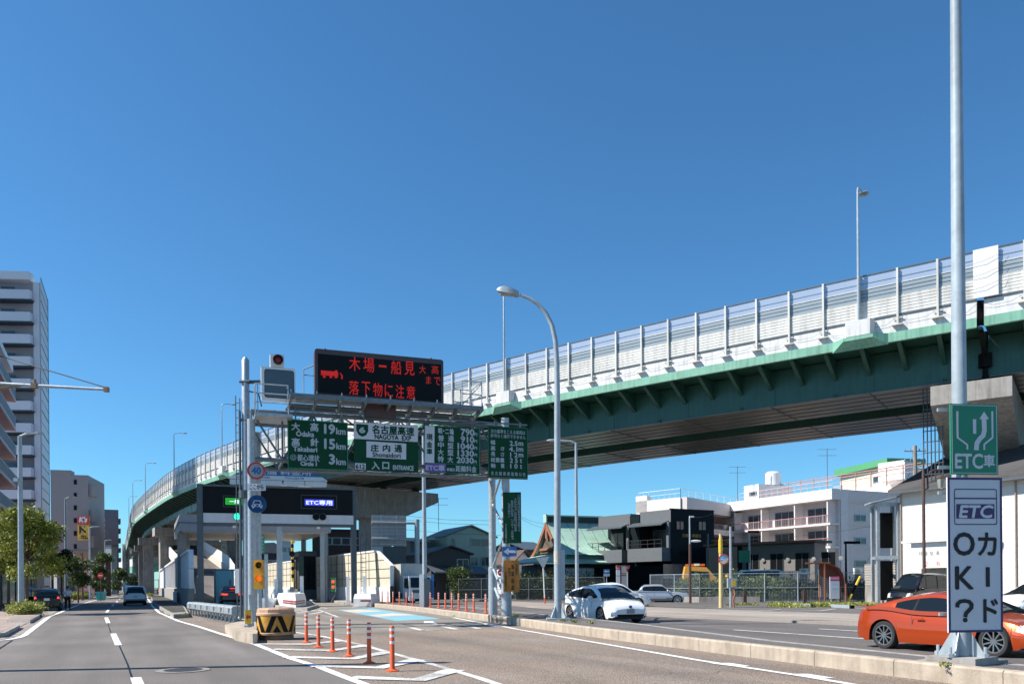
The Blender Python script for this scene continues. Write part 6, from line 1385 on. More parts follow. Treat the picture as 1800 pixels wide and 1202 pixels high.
for i, (px, py) in enumerate(((1414, 1004), (1444, 1004), (1509, 1003))):
    p = P(px, py, 76); t = thing('outdoor_unit', ('white outdoor air unit at the corner of the low flats', 'white outdoor air unit beside the shelter', 'white outdoor air unit above the fence right of the black lamp post')[i], 'air conditioner', (p.x, p.y, 0), 0, 'air units behind the fence')
    MB().box((p.x - .38, p.y, p.z - .3), (p.x + .38, p.y + .3, p.z + .3)).build('casing', M_white, t); MB().lathe([(.2, -.005), (0, -.006)], (p.x - .08, p.y, p.z), 'y', 16).build('fan', M_galv, t); MB().box((p.x - .3, p.y + .05, 0), (p.x + .3, p.y + .25, p.z - .3)).build('stand', M_dgrey, t)
# --- temple
M_cop = mat('copper_green', (.4, .6, .5), .65, var=.12, scale=.6, dirt=.2); M_wood = mat('reddish_timber', (.34, .13, .075), .6, var=.1)
A = Vector((3.2, 97)); t = thing('temple', 'temple with sweeping pale green copper roof and red timber gable', 'temple', (10, 104, 0))
# ridge runs to the right; local frame: x along ridge, y back
TA = Vector((6.2, 94.4)); TB = TA + Vector((.93, .367)) * 8.5; f = Face(TA, TB); L = f.L; pr = [(0, 9.35), (1.2, 8.05), (2.4, 6.9), (3.6, 5.95), (4.9, 5.2), (5.6, 5.0)]
b = f.mb(); rows = []
def rsec(x, yoff, k): return [(x, yoff + sg * y, z) for sg, y, z in k]
sec = [(1, y, z) for y, z in pr[::-1]] + [(-1, y, z) for y, z in pr[1:]]
xs_ = (0, L * .5, L); vs = []; n = len(sec)
for x in xs_: vs += [(x, 5.0 + sg * y, z) for sg, y, z in sec]
vs2 = [(a, b_, c_ - .3) for a, b_, c_ in vs]; m_ = len(vs)
fs = [(i * n + j, i * n + j + 1, (i + 1) * n + j + 1, (i + 1) * n + j) for i in range(2) for j in range(n - 1)]
b.add(vs + vs2, fs + [tuple(m_ + q for q in g_) for g_ in fs] + [(j, j + 1, m_ + j + 1, m_ + j) for j in range(n - 1)]); rf = b.build('roof', M_cop, t)
b = f.mb()
for x in np.arange(1.2, L, 1.5): b.tube([(x, 5.0 - y, z + .03) for y, z in pr], .03, 4)
b.build('roof_seam', M_green, rf)
f.mb().box((-.1, 4.7, 9.3), (L, 5.3, 9.95)).build('ridge', mat('ridge_dark', (.035, .05, .045), .6), t); f.mb().box((-.2, 4.6, 9.95), (L + .1, 5.4, 10.12)).box((-.25, 4.55, 9.2), (-.1, 5.45, 10.2)).build('ridge_cap', M_cop, t)
b = f.mb()
for sg in (1, -1):
    for (y0, z0), (y1, z1) in zip(pr[:-2], pr[1:-1]): b.bar((-.12, 5 + sg * y0, z0 - .35), (-.12, 5 + sg * y1, z1 - .35), .1, .45)
b.build('bargeboard', M_wood, t); b = f.mb(); b.prism([(.25, 5 - 3.4, 5.4), (.25, 5 + 3.4, 5.4), (.25, 5, 8.3)], (.1, 0, 0)); b.build('gable_panel', mat('gable_dark', (.12, .1, .08), .8), t)
b = f.mb(); b.bar((-.05, 5, 7.2), (-.05, 5, 8.9), .5, .1); b.bar((.1, 2.6, 5.9), (.1, 7.4, 5.9), .1, .3); b.build('gable_ornament', M_wood, t)
# lower skirt roof
b = f.mb(); x0_, x1_, y0_, y1_ = -3.6, L + 3, -1.2, 9.6
b.add([(x0_, y0_, 4.15), (x1_, y0_, 4.05), (x1_, 1.0, 5.05), (.4, .6, 5.2), (x0_, y1_, 4.15), (.4, 9.5, 5.2), (x0_, y0_, 3.95), (x1_, y0_, 3.85), (x0_, y1_, 3.95), (.4, .6, 4.9), (x1_, 1.0, 4.8), (.4, 9.5, 4.9), (x0_ + 1.8, y0_ + .9, 4.5), (x0_ + 1.8, y1_ - .9, 4.5)],
      [(0, 1, 2, 3), (0, 3, 5, 4), (0, 6, 7, 1), (0, 4, 8, 6), (6, 9, 10, 7), (6, 8, 11, 9)]); b.build('skirt_roof', M_cop, t)
f.mb().box((-1.8, .5, 0), (L, 9, 3.95)).build('wall', mat('temple_wall', (.16, .17, .17), .7, var=.1), t); f.mb().box((-2.6, .1, 3.6), (L, .35, 3.95)).build('beam', mat('temple_dark', (.03, .025, .02), .7), t)
b = f.mb()
for x in (-3.2, -2.1, .0): b.box((x, -.2, 0), (x + .25, .1, 3.2))
b.box((-3.4, -.2, 2.9), (.2, .1, 3.2)); b.build('gate_post', M_wood, t); f.mb().box((.1, -.3, 0), (4.6, -.1, 3.4)).build('white_wall', M_whitew, t)
window(f.M @ Matrix.Translation((0, -.1, 0)), (-1.8, .8, -.7, 2.0), t, M_blackm, M_signw, .06, 3)
# --- mint house, dark house, small gable, sheds
def gable_house(name, label, A, B, depth, h, hr, mw, mr, over=.4, wins=(), axis='front'):
    A = Vector(A); B = Vector(B); d = (B - A).normalized(); n = Vector((-d.y, d.x)); t = bld(name, label, quad_from(A, B, depth), h, mw); f = Face(A, B); L = f.L
    if axis == 'front':
        f.mb().prism([(0, 0, h), (L, 0, h), (L / 2, 0, hr - .1)], (0, depth, 0)).build('gable', mw, t); b = f.mb()
        for s0, s1 in (((-over, h - .15), (L / 2, hr)), ((L / 2, hr), (L + over, h - .15))):
            b.prism([(s0[0], -over, s0[1]), (s1[0], -over, s1[1]), (s1[0], -over, s1[1] + .18), (s0[0], -over, s0[1] + .18)], (0, depth + 2 * over, 0))
    else:
        b = f.mb()
        for s0, s1 in (((-over, h - .15), (depth / 2, hr)), ((depth / 2, hr), (depth + over, h - .15))):
            b.prism([(-over, s0[0], s0[1]), (-over, s1[0], s1[1]), (-over, s1[0], s1[1] + .16), (-over, s0[0], s0[1] + .16)], (L + 2 * over, 0, 0))
        f.mb().prism([(0, 0, h), (0, depth, h), (0, depth / 2, hr - .05)], (L, 0, 0)).build('gable', mw, t)
    b.build('roof', mr, t)
    for q in wins: window(f.M, f.rect(q), t, M_galv, M_wglass, .08, 1)
    return t, f
M_mint = mat('mint_wall', (.42, .58, .5), .65, var=.05, dirt=.15)
t, f = gable_house('mint_house', 'mint green three storey gabled house behind the dark house', V2(786, 100), V2(870, 103), 9, 7.7, 9.0, M_mint, mat('grey_roof', (.2, .2, .21), .6, var=.1), .3, ((827, 946, 861, 960), (793, 946, 800, 960), (826, 978, 840, 994), (845, 978, 860, 994)))
MB().prism([(*V2(752, 104), 7.4), (*V2(787, 101), 7.4), (*V2(790, 104), 7.4), (*V2(755, 107), 7.4)], (0, 0, .3)).build('terrace_roof', M_white, t); MB().box((V2(754, 104).x, 104, 0), (V2(787, 104).x, 108, 5.5)).build('terrace_wall', M_mint, t)
M_dk = mat('dark_cladding', (.06, .065, .07), .7, var=.15)
t, f = gable_house('dark_house', 'dark shaded two storey house with shallow roofs left of the gantry leg', V2(758, 84), V2(826, 86), 8, 4.9, 5.6, M_dk, mat('dark_roof', (.035, .035, .038), .5), .35, ((803, 982, 824, 1000),))
q = f.rect((757, 1000, 770, 1040)); MB(f.M).prism([(-.5, -2.4, 2.75), (f.L + 1.4, -2.4, 2.6), (f.L + 1.4, 0, 3.4), (-.5, 0, 3.5)], (0, 0, .15)).build('lower_roof', M_dgrey, t); MB(f.M).box((1.8, -2, 0), (f.L + 1, -.02, 2.7)).build('lower_wall', M_dk, t)
gable_house('brown_roof_house', 'white gabled house with brown roof between the gantry leg and the temple', V2(902, 120), V2(938, 122), 8, 4.6, 6.6, M_pw, mat('brown_roof', (.09, .06, .05), .7), .5, ((922, 968, 926, 973),))
gable_house('far_roof_house', 'small house with dark tiled roof left of the temple gable', V2(926, 130), V2(960, 133), 8, 7.2, 8.6, M_dk, M_dgrey, 1.0, (), 'side')
gable_house('green_roof_hut', 'low hut with pale green roof behind the sign pole', V2(716, 92), V2(746, 93), 5, 3.6, 4.6, mat('hut_wall', (.5, .55, .5), .7), M_cop, .3, (), 'side')
gable_house('small_green_house', 'small house with green roof just right of the portal ladder', V2(641, 118), V2(656, 119), 6, 5.6, 6.6, mat('hut_brown', (.12, .07, .05), .7), M_cop, .3, (), 'side')
gable_house('roadside_house', 'plain grey house behind the truck', V2(722, 100), V2(752, 101), 7, 7.0, 7.4, mat('plain_grey', (.2, .2, .2), .7, var=.1), M_dgrey, .2, ((735, 965, 745, 975),), 'side')
# white cabinets beside the fence
g = G(788, 1051); t = thing('meter_cabinet', 'tall white double cabinet at the left end of the fence', 'cabinet', (g.x, g.y, 0)); MB().box((g.x - .85, g.y, .1), (g.x - .01, g.y + .8, 2.2)).box((g.x + .01, g.y, .1), (g.x + .95, g.y + .8, 2.2)).build('body', M_white, t); MB().box((g.x - .6, g.y - .02, 1.35), (g.x - .3, g.y - .002, 1.55)).build('vent', M_dgrey, t); MB().box((g.x - .9, g.y - .05, 0), (g.x + 1, g.y + .85, .1)).build('plinth', M_conc, t)
# building across at far right edge
t = bld('street_end_block', 'pale building edge seen past the pier at the right border', [V2(1790, 70), V2(1860, 66), V2(1880, 76), V2(1810, 80)], 13.5, M_pw); f = Face(V2(1790, 70), V2(1860, 66)); window(f.M, (1, 8, 2, 9.4), t, M_galv, M_wglass)
# ================================================================ VEHICLES
def interp(pl, x):
    if x <= pl[0][0]: return pl[0][1]
    for (a, za), (b, zb) in zip(pl, pl[1:]):
        if x <= b:
            t = (x - a) / (b - a); return za + (zb - za) * t
    return pl[-1][1]
def smooth_pl(pl, n=6):
    """Catmull-Rom through the profile so silhouettes are rounded"""
    o = []
    for i in range(len(pl) - 1):
        p = [pl[max(0, min(len(pl) - 1, j))] for j in (i - 1, i, i + 1, i + 2)]
        for k in range(n):
            t = k / n; z = .5 * (2 * p[1][1] + (p[2][1] - p[0][1]) * t + (2 * p[0][1] - 5 * p[1][1] + 4 * p[2][1] - p[3][1]) * t * t + (3 * p[1][1] - p[0][1] - 3 * p[2][1] + p[3][1]) * t ** 3)
            o.append((p[1][0] + (p[2][0] - p[1][0]) * t, z))
    o.append(pl[-1]); return o
def paint(name, c, coat=.6, rough=.32, metal=0.0): return mat(name, c, rough, metal, var=0.0, coat=coat)
def car(name, label, loc, rz, L, W, top, roof, axles, Rw, pm, glass_side, ws_x, rg_x, cls, pillars=(), spokes=5, cat='car', group=None, sill=.2, lean=.17, plates=(), mirror=None, bulge=1.0, rimm=None, endr=.16, handle=(), crown=.03, tyre_w=.2):
    t = thing(name, label, cat, loc, rz, group); M = MW[t.name]
    T = smooth_pl(top); RF = smooth_pl(roof) if roof else None
    xs = list(np.arange(-L / 2, L / 2 + .001, .045)); xs[-1] = L / 2
    xs = sorted(set([round(x, 4) for x in xs] + [round(-L / 2 + e, 4) for e in (.01, .03)] + [round(L / 2 - e, 4) for e in (.01, .03)]))
    arch = Rw + .055
    def hw(x):
        q = abs(x) / (L / 2); f_ = 1 - endr * max(0, (q - .68) / .32) ** 2.4; e = L / 2 - abs(x)
        if e < .12: f_ *= 1 - .07 * ((.12 - e) / .12) ** 2
        return W / 2 * f_
    def ring(x):
        w_ = hw(x); zt = interp(T, x); zl = sill + (.05 if abs(x) > L / 2 - .3 else 0)
        e = L / 2 - abs(x)
        if e < .1: zt -= .06 * ((.1 - e) / .1) ** 2; zl += .05 * ((.1 - e) / .1) ** 2
        for ax in axles:
            if abs(x - ax) < arch: zl = max(zl, Rw + math.sqrt(arch * arch - (x - ax) ** 2) * .98)
        zl = min(zl, zt - .12); zs = zt - .06 * bulge; H = zs - zl; pts = []
        for j in range(9):
            u = j / 8; z = zl + H * u; full = (z - sill) / max(zs - sill, .1)
            y = w_ * (0.93 + .07 * math.sin(math.pi * min(1, max(0, .15 + full * .75))) - (.045 * max(0, full - .6) / .4)); pts.append((y, z))
        ysh = pts[-1][0]
        for y_, dz in ((.965, .035), (.9, .052), (.75, .065), (.5, .08), (.25, .09), (0, .093)): pts.append((ysh * y_, zs + dz * bulge * (.7 + .3 * (1 - y_)) ))
        return pts
    rings = [ring(x) for x in xs]; n = len(rings[0]); full = []
    for r_ in rings: full.append([(y, z) for y, z in r_] + [(-y, z) for y, z in r_[::-1][1:]])
    m = len(full[0]); buckets = {}
    def put(key, quad):
        buckets.setdefault(key, MB(M)).add(quad, [tuple(range(len(quad)))])
    for i in range(len(xs) - 1):
        for j in range(m - 1):
            a = (xs[i], *full[i][j]); b = (xs[i + 1], *full[i + 1][j]); c = (xs[i + 1], *full[i + 1][j + 1]); d = (xs[i], *full[i][j + 1])
            cx, cy, cz = [(a[k] + b[k] + c[k] + d[k]) / 4 for k in range(3)]
            put(cls(cx, abs(cy), cz, 'b') or 'body', (a, b, c, d))
        a, b = full[i][0], full[i][-1]; c, d = full[i + 1][0], full[i + 1][-1]
    for i, s_ in ((0, -1), (len(xs) - 1, 1)):
        r_ = full[i]; N = 14
        for j in range(n - 1):
            y0, z0 = r_[j]; y1, z1 = r_[j + 1]
            for k in range(N):
                u0, u1 = -1 + 2 * k / N, -1 + 2 * (k + 1) / N; q = [(xs[i], y0 * u0, z0), (xs[i], y0 * u1, z0), (xs[i], y1 * u1, z1), (xs[i], y1 * u0, z1)]
                if s_ < 0: q = q[::-1]
                put(cls(xs[i], abs(y0 * (u0 + u1) / 2), (z0 + z1) / 2, 'f' if s_ > 0 else 'r') or 'body', q)
    # greenhouse
    if roof:
        x0, x1 = roof[0][0], roof[-1][0]; gx = list(np.arange(x0, x1, .05)) + [x1]; zmax = max(z for _, z in roof); G_ = []
        for x in gx:
            zb = interp(T, x) - .02 * bulge; zr = max(interp(RF, x), zb + .01); h = zr - zb; wb = hw(x) * .945; hh = h / (zmax - .9)
            ye = wb - lean * hh; k = min(1, h / .25)
            G_.append([(wb, zb - .04), (wb - .01 * k, zb + .05 * k), (ye + .035 * k + (wb - ye) * .2, zb + h * .55), (ye + .02 * k, zb + h - .11 * k), (ye - .03 * k, zb + h - .05 * k), (ye - .13 * k, zb + h - .012), (ye * .4, zb + h + crown * .7 * k), (0, zb + h + crown * k)])
        for i in range(len(gx) - 1):
            cx = (gx[i] + gx[i + 1]) / 2; h = (G_[i][7][1] - G_[i][0][1])
            for s_ in (1, -1):
                for j in range(7):
                    a, b, c, d = [(gx[i + p], s_ * G_[i + p][q][0], G_[i + p][q][1]) for p, q in ((0, j), (1, j), (1, j + 1), (0, j + 1))]
                    key = 'body'
                    if j in (1, 2) and glass_side[0] < cx < glass_side[1]:
                        key = 'window'
                        for p_, w_ in pillars:
                            if abs(cx - p_) < w_ / 2: key = 'pillar'
                    if j >= 5 and (cx > ws_x or cx < rg_x) and h > .06: key = 'windscreen'
                    if key == 'body': key = cls(cx, abs(a[1]), (a[2] + c[2]) / 2, 'g') or 'body'
                    put(key, (a, b, c, d) if s_ > 0 else (d, c, b, a))
    ms = {'body': pm, 'window': M_glass, 'windscreen': M_glass, 'pillar': M_black, 'headlight': M_hl, 'headlight_on': M_hlon, 'tail_light': M_tail, 'tail_light_on': M_tailon, 'grille': M_black, 'trim': mat('grey_trim', (.2, .2, .2), .6, var=0), 'fog_light': M_chrome, 'lower_body': mat('lower_cladding', (.16, .17, .18), .5, var=0), 'roof_panel': pm}
    for k, b in buckets.items(): b.build({'headlight_on': 'headlight', 'tail_light_on': 'tail_light'}.get(k, k), ms[k], t, True, 40)
    b = MB(M); b.box((-L / 2 + .15, -W / 2 + .24, .17), (L / 2 - .15, W / 2 - .24, .6)); b.build('underbody', M_blackm, t)
    for ax in axles:
        for s_ in (1, -1):
            MW_ = M @ Matrix.Translation((ax, s_ * (W / 2 - tyre_w / 2 - .02), Rw)); h = tyre_w / 2; q = s_
            b = MB(MW_); b.lathe([(Rw * .75, -h), (Rw * .94, -h), (Rw, -h * .7), (Rw, h * .7), (Rw * .94, h), (Rw * .75, h)], (0, 0, 0), 'y', 28, False); wh = b.build('wheel', M_rubber, t, True)
            b = MB(MW_); o = q * h * .82; rr = Rw * .75
            b.lathe([(rr, o), (rr * 1.02, o + q * .012), (rr * .9, o + q * .012), (rr * .88, o - q * .03)], (0, 0, 0), 'y', 28, False); b.lathe([(.0, o + q * .0), (.05, o + q * .0), (.05, o - q * .05)], (0, 0, 0), 'y', 12, False)
            for k in range(spokes):
                a0 = 2 * math.pi * k / spokes + .3
                for da in ((-.13, .13) if spokes <= 6 else (0,)):
                    ca, sa = math.cos(a0), math.sin(a0); ce, se = math.cos(a0 + da * 1.3), math.sin(a0 + da * 1.3)
                    b.bar((ca * .03, o - q * .012, sa * .03), (ce * rr * .93, o - q * .004, se * rr * .93), .028, .02, up=(0, 1, 0))
            b.build('rim', rimm or M_chrome, wh, True); MB(MW_).lathe([(rr * .95, o - q * .055), (0, o - q * .055)], (0, 0, 0), 'y', 20, False).build('brake', M_black, wh)
    for (x, z, sz, m_) in plates:
        d = .012 if x > 0 else -.012; MB(M).box((min(x, x + d), -sz / 2, z - sz / 4), (max(x, x + d), sz / 2, z + sz / 4)).build('number_plate', m_, t)
    if mirror:
        for s_ in (1, -1):
            b = MB(M); b.ball((mirror[0], s_ * (W / 2 + .09), mirror[1]), (.07, .12, .075), 12); b.bar((mirror[0] + .02, s_ * (W / 2 - .06), mirror[1] - .07), (mirror[0], s_ * (W / 2 + .06), mirror[1] - .03), .04, .04); b.build('wing_mirror', pm, t, True)
    for (x, z) in handle:
        for s_ in (1, -1): b = MB(M); b.bar((x - .09, s_ * (W / 2 + .004), z), (x + .09, s_ * (W / 2 + .004), z), .03, .025); b.build('door_handle', pm, t)
    if RF:
        b = MB(M)
        for s_ in (1, -1):
            for x in [p for p, w_ in pillars]: 
                y = hw(x) * .993; b.bar((x, s_ * y, interp(T, x) - .1), (x, s_ * y * .985, sill + .15), .008, .012)
        b.build('door_seam', M_dgrey, t)
    return t
# --- white hatchback
def c_pr(x, y, z, k):
    if k in 'bf' and x > 1.55 and y > .5 and z > .63 and z < .60 + (2.25 - x) * .34 and x < 2.2: return 'headlight'
    if k == 'f' and y > .5 and .58 < z < .72: return 'headlight'
    if k == 'f' and y < .62 and .20 < z < .37: return 'grille'
    if k == 'f' and y < .42 and .60 < z < .635: return 'grille'
    if k in 'bf' and x > 2.05 and .66 < y < .8 and .3 < z < .46: return 'fog_light'
    if k in 'br' and x < -2.0 and y > .55 and .75 < z < .98: return 'tail_light'
M_pw_ = paint('car_white', (.78, .78, .77))
p_ = Vector((3.72, 32.62, 0)); t = car('white_hatchback', 'white hatchback with blurred plate driving towards us beside the curved lamp pole', p_, R(-68), 4.42, 1.75,
    [(-2.21, .86), (-2.1, 1.0), (-1.6, 1.0), (-.6, .96), (.3, .93), (1.0, .95), (1.4, .93), (1.8, .82), (2.05, .72), (2.21, .62)],
    [(-2.12, 1.02), (-1.85, 1.2), (-1.3, 1.36), (-.6, 1.45), (-.1, 1.48), (.35, 1.44), (.8, 1.25), (1.42, .94)], (-1.36, 1.34), .315, M_pw_, (-1.55, 1.02), .6, -1.5, c_pr, ((-.32, .07), (.62, .05), (-1.15, .04)), 6,
    plates=((2.215, .48, .34, mat('blurred_plate', (.3, .3, .31), .6, var=0)),), mirror=(.72, 1.0), handle=((-.15, .86), (-1.05, .87)), sill=.19)
MB(MW[t.name]).lathe([(.0, 0), (.075, 0), (.08, -.01)], (0, 0, 0), 'z', 4) 
b = MB(MW[t.name]); b.ball((2.2, 0, .655), (.02, .08, .055), 14); b.build('badge', mat('badge_blue', (.08, .12, .4), .2, .5, var=0), t, True)
b = MB(MW[t.name]); b.bar((.35, -.45, 1.0), (.5, .5, 1.0), .02); 
# --- orange coupe
def c_rd(x, y, z, k):
    if k in 'bf' and x > 1.72 and y > .52 and .5 < z < .66 and x < 2.09: return 'headlight_on' if (1.85 < x < 2.0) else 'headlight'
    if k == 'f' and y < .55 and .22 < z < .4: return 'grille'
    if k in 'bf' and x > 1.9 and .62 < y and .3 < z < .42: return 'grille'
    if k in 'br' and x < -1.98 and y > .45 and .7 < z < .82: return 'tail_light'
    if k == 'r' and z < .36: return 'grille'
M_rd = mat('car_orange_red', (.5, .06, .006), .25, .45, var=0, coat=.8)
t = car('orange_coupe', 'metallic orange red coupe passing behind the pole with the card sign', Vector((9.86, 17.55, 0)), R(-64), 4.26, 1.78,
    [(-2.13, .74), (-2.02, .9), (-1.7, .955), (-1.2, .95), (-.5, .87), (.3, .86), (.9, .86), (1.3, .82), (1.7, .74), (2.0, .62), (2.13, .5)],
    [(-1.78, .96), (-1.4, 1.06), (-.9, 1.2), (-.45, 1.275), (-.05, 1.29), (.3, 1.24), (.62, 1.1), (1.12, .87)], (-1.27, 1.3), .318, M_rd, (-1.0, .88), .4, -.75, c_rd, ((-.52, .04),), 10,
    plates=((2.13, .42, .34, M_plate),), mirror=(.55, .93), handle=((-.32, .72),), sill=.17, lean=.2, bulge=1.15, tyre_w=.22, rimm=mat('dark_alloy', (.4, .4, .42), .25, .85, var=0))
b = MB(MW[t.name])
for s_ in (1, -1): b.box((-.56, s_ * .775 - .01, .9), (-.5, s_ * .775 + .01, .92)); b.bar((-2.08, s_ * .6, .97), (-1.85, s_ * .68, .985), .05, .02)
b.bar((-2.05, -.6, .965), (-2.05, .6, .965), .1, .02); b.build('spoiler', M_rd, t)
# --- silver saloon
def c_sd(x, y, z, k):
    if k == 'b' and z < .42: return 'lower_body'
    if k in 'bf' and x > 2.2 and y > .45 and .52 < z < .7: return 'headlight'
    if k in 'br' and x < -2.2 and y > .4 and .6 < z < .8: return 'tail_light'
    if k == 'f' and y < .3 and .5 < z < .75: return 'grille'
g = G(1158, 1060.5); t = car('silver_saloon', 'old silver grey saloon standing side on before the fence', Vector((g.x, g.y + .6, 0)), R(-6), 4.7, 1.75,
    [(-2.35, .7), (-2.3, .86), (-2.0, .94), (-1.4, .95), (-.4, .92), (.7, .9), (1.5, .86), (2.2, .78), (2.35, .66)],
    [(-1.5, .96), (-1.2, 1.3), (-1.0, 1.4), (-.3, 1.44), (.2, 1.43), (.42, 1.36), (.98, .92)], (-1.38, 1.42), .315, mat('car_silver', (.42, .46, .52), .35, .4, var=0, coat=.5), (-1.15, .78), .35, -1.05, c_sd, ((-.3, .06), (-.85, .06)), 12, mirror=(.7, .98), bulge=.7, endr=.1, sill=.22)
# --- black kei wagon
def c_kv(x, y, z, k):
    if k in 'bf' and x > 1.45 and y > .4 and .62 < z < .84: return 'headlight'
    if k == 'f' and y < .42 and .55 < z < .78: return 'grille'
    if k == 'f' and z < .36: return 'grille'
M_bk_ = paint('car_black', (.007, .008, .011), .3, .2)
g = V2(1616, 41.3); t = car('black_wagon', 'boxy black small wagon with yellow plate parked before the white house', Vector((g.x, g.y, .1)), R(207), 3.4, 1.48,
    [(-1.7, .95), (-1.6, 1.02), (-.8, 1.02), (.4, 1.0), (.95, 1.02), (1.3, .98), (1.58, .86), (1.7, .7)], [(-1.66, 1.05), (-1.58, 1.62), (-1.4, 1.78), (-.6, 1.82), (.3, 1.82), (.62, 1.74), (1.3, 1.0)], (-1.2, 1.22), .27, M_bk_, (-1.4, 1.0), .58, -1.45, c_kv, ((-.45, .08), (.42, .07)), 5,
    plates=((1.705, .42, .33, M_yel),), mirror=(.9, 1.05), lean=.1, endr=.07)
# --- white car at right edge
g = V2(1832, 34.0); car('white_saloon', 'white saloon facing left behind the orange coupe', Vector((g.x, g.y, .0)), R(195), 4.4, 1.72, [(-2.2, .8), (-2.0, 1.0), (-1.0, .98), (0, .95), (1.0, .95), (1.7, .85), (2.2, .6)], [(-2.0, 1.02), (-1.4, 1.35), (-.3, 1.46), (.3, 1.42), (1.25, .97)], (-1.3, 1.35), .31, M_pw_, (-1.4, .9), .4, -1.3, c_pr, ((-.3, .07),), 6, mirror=(.7, 1.0))
# --- white car roof behind the hatchback
g = V2(1076, 50); car('white_wagon', 'white car mostly hidden behind the white hatchback', Vector((g.x, g.y, .0)), R(8), 4.6, 1.75, [(-2.3, .8), (-2.1, 1.0), (-1.0, .98), (0, .95), (1.0, .95), (1.7, .85), (2.3, .6)], [(-2.1, 1.02), (-1.5, 1.4), (-.3, 1.58), (.5, 1.5), (1.35, .97)], (-1.35, 1.4), .32, M_pw_, (-1.6, 1.0), .5, -1.5, c_pr, ((-.3, .07),), 6)
# --- white suv in the left lanes
def c_sv(x, y, z, k):
    if k in 'br' and x < -2.0 and y > .5 and .88 < z < 1.06 and z > 1.1 - (y) * .2: return 'tail_light'
    if k == 'r' and z < .45: return 'grille'
    if k == 'r' and y < .8 and .45 < z < .55: return 'trim'
    if k in 'bf' and x > 1.9 and y > .5 and .7 < z < .85: return 'headlight'
g = G(238, 1063.7); t = car('white_suv', 'white sport utility car driving away in the left lanes', Vector((g.x - 1.0, g.y + 2.0, 0)), R(117), 4.5, 1.84,
    [(-2.25, 1.0), (-2.15, 1.1), (-1.2, 1.08), (0, 1.02), (1.0, 1.02), (1.8, .95), (2.25, .75)], [(-2.22, 1.08), (-2.0, 1.4), (-1.6, 1.63), (-.6, 1.7), (.2, 1.68), (.5, 1.55), (1.25, 1.04)], (-1.35, 1.38), .345, mat('car_pearl', (.86, .85, .82), .32, var=0, coat=.6), (-1.5, .95), .45, -1.68, c_sv, ((-.3, .07), (-1.2, .08)), 5, plates=((-2.262, .78, .33, M_plate),), sill=.26, endr=.1)
MB(MW[t.name]).bar((-2.05, -.6, 1.66), (-2.05, .6, 1.66), .22, .03).build('rear_spoiler', MATS['car_pearl'], t)
# --- black hatchback with open door
def c_bh(x, y, z, k):
    if k in 'br' and x < -1.9 and y > .58 and .85 < z < 1.08: return 'tail_light_on' if z < .96 else 'tail_light'
    if k == 'r' and z < .38: return 'grille'
g = G(91, 1074); t = car('black_hatchback', 'black hatchback stopped at the left kerb with its tail lamps glowing', Vector((g.x - 1.35, g.y + 1.9, .0)), R(118), 3.95, 1.7,
    [(-1.97, .92), (-1.88, 1.03), (-1.0, 1.0), (0, .96), (.9, .95), (1.6, .85), (1.97, .65)], [(-1.92, 1.02), (-1.7, 1.3), (-1.3, 1.46), (-.4, 1.53), (.2, 1.48), (1.15, .96)], (-1.22, 1.28), .3, M_bk_, (-1.4, .85), .3, -1.35, c_bh, ((-.25, .07),), 5, plates=((-1.982, .8, .33, M_plate),), sill=.2, endr=.1)
b = MB(MW[t.name]); b.add([(.75, .84, .3), (.1, 1.65, .3), (.1, 1.66, .98), (.75, .85, .98), (.7, .82, .3), (.05, 1.6, .3), (.05, 1.61, .98), (.7, .82, .98)], [(0, 1, 2, 3), (7, 6, 5, 4), (0, 4, 5, 1), (1, 5, 6, 2), (2, 6, 7, 3), (3, 7, 4, 0)])
b.bar((.12, 1.62, .98), (.22, 1.45, 1.4), .05); b.bar((.22, 1.45, 1.4), (.65, .85, 1.38), .05); b.bar((.65, .85, 1.38), (.74, .84, .98), .05); b.build('open_door', M_bk_, t); 
# --- grey saloon entering the toll lane
def c_gs(x, y, z, k):
    if k in 'br' and x < -2.05 and y > .42 and .74 < z < .85: return 'tail_light_on'
    if k == 'r' and z < .36: return 'grille'
g = V2(391, 62.5); t = car('grey_saloon', 'dark grey saloon with lit brake lamps entering the left toll lane', Vector((g.x, g.y + 2, .18)), R(112), 4.7, 1.84,
    [(-2.35, .9), (-2.3, .98), (-1.8, .99), (-1.2, .97), (0, .93), (1.0, .92), (1.8, .82), (2.35, .6)], [(-1.85, 1.0), (-1.3, 1.24), (-.8, 1.37), (-.1, 1.42), (.3, 1.38), (1.2, .93)], (-1.4, 1.42), .32, mat('car_grey', (.06, .065, .075), .35, .5, var=0, coat=.6), (-1.2, .85), .35, -1.0, c_gs, ((-.3, .07),), 5, plates=((-2.36, .62, .33, M_dgrey),), endr=.1)
MB(MW[t.name]).bar((-1.5, -.18, 1.24), (-1.5, .18, 1.24), .08, .04).build('brake_light', M_tailon, t)
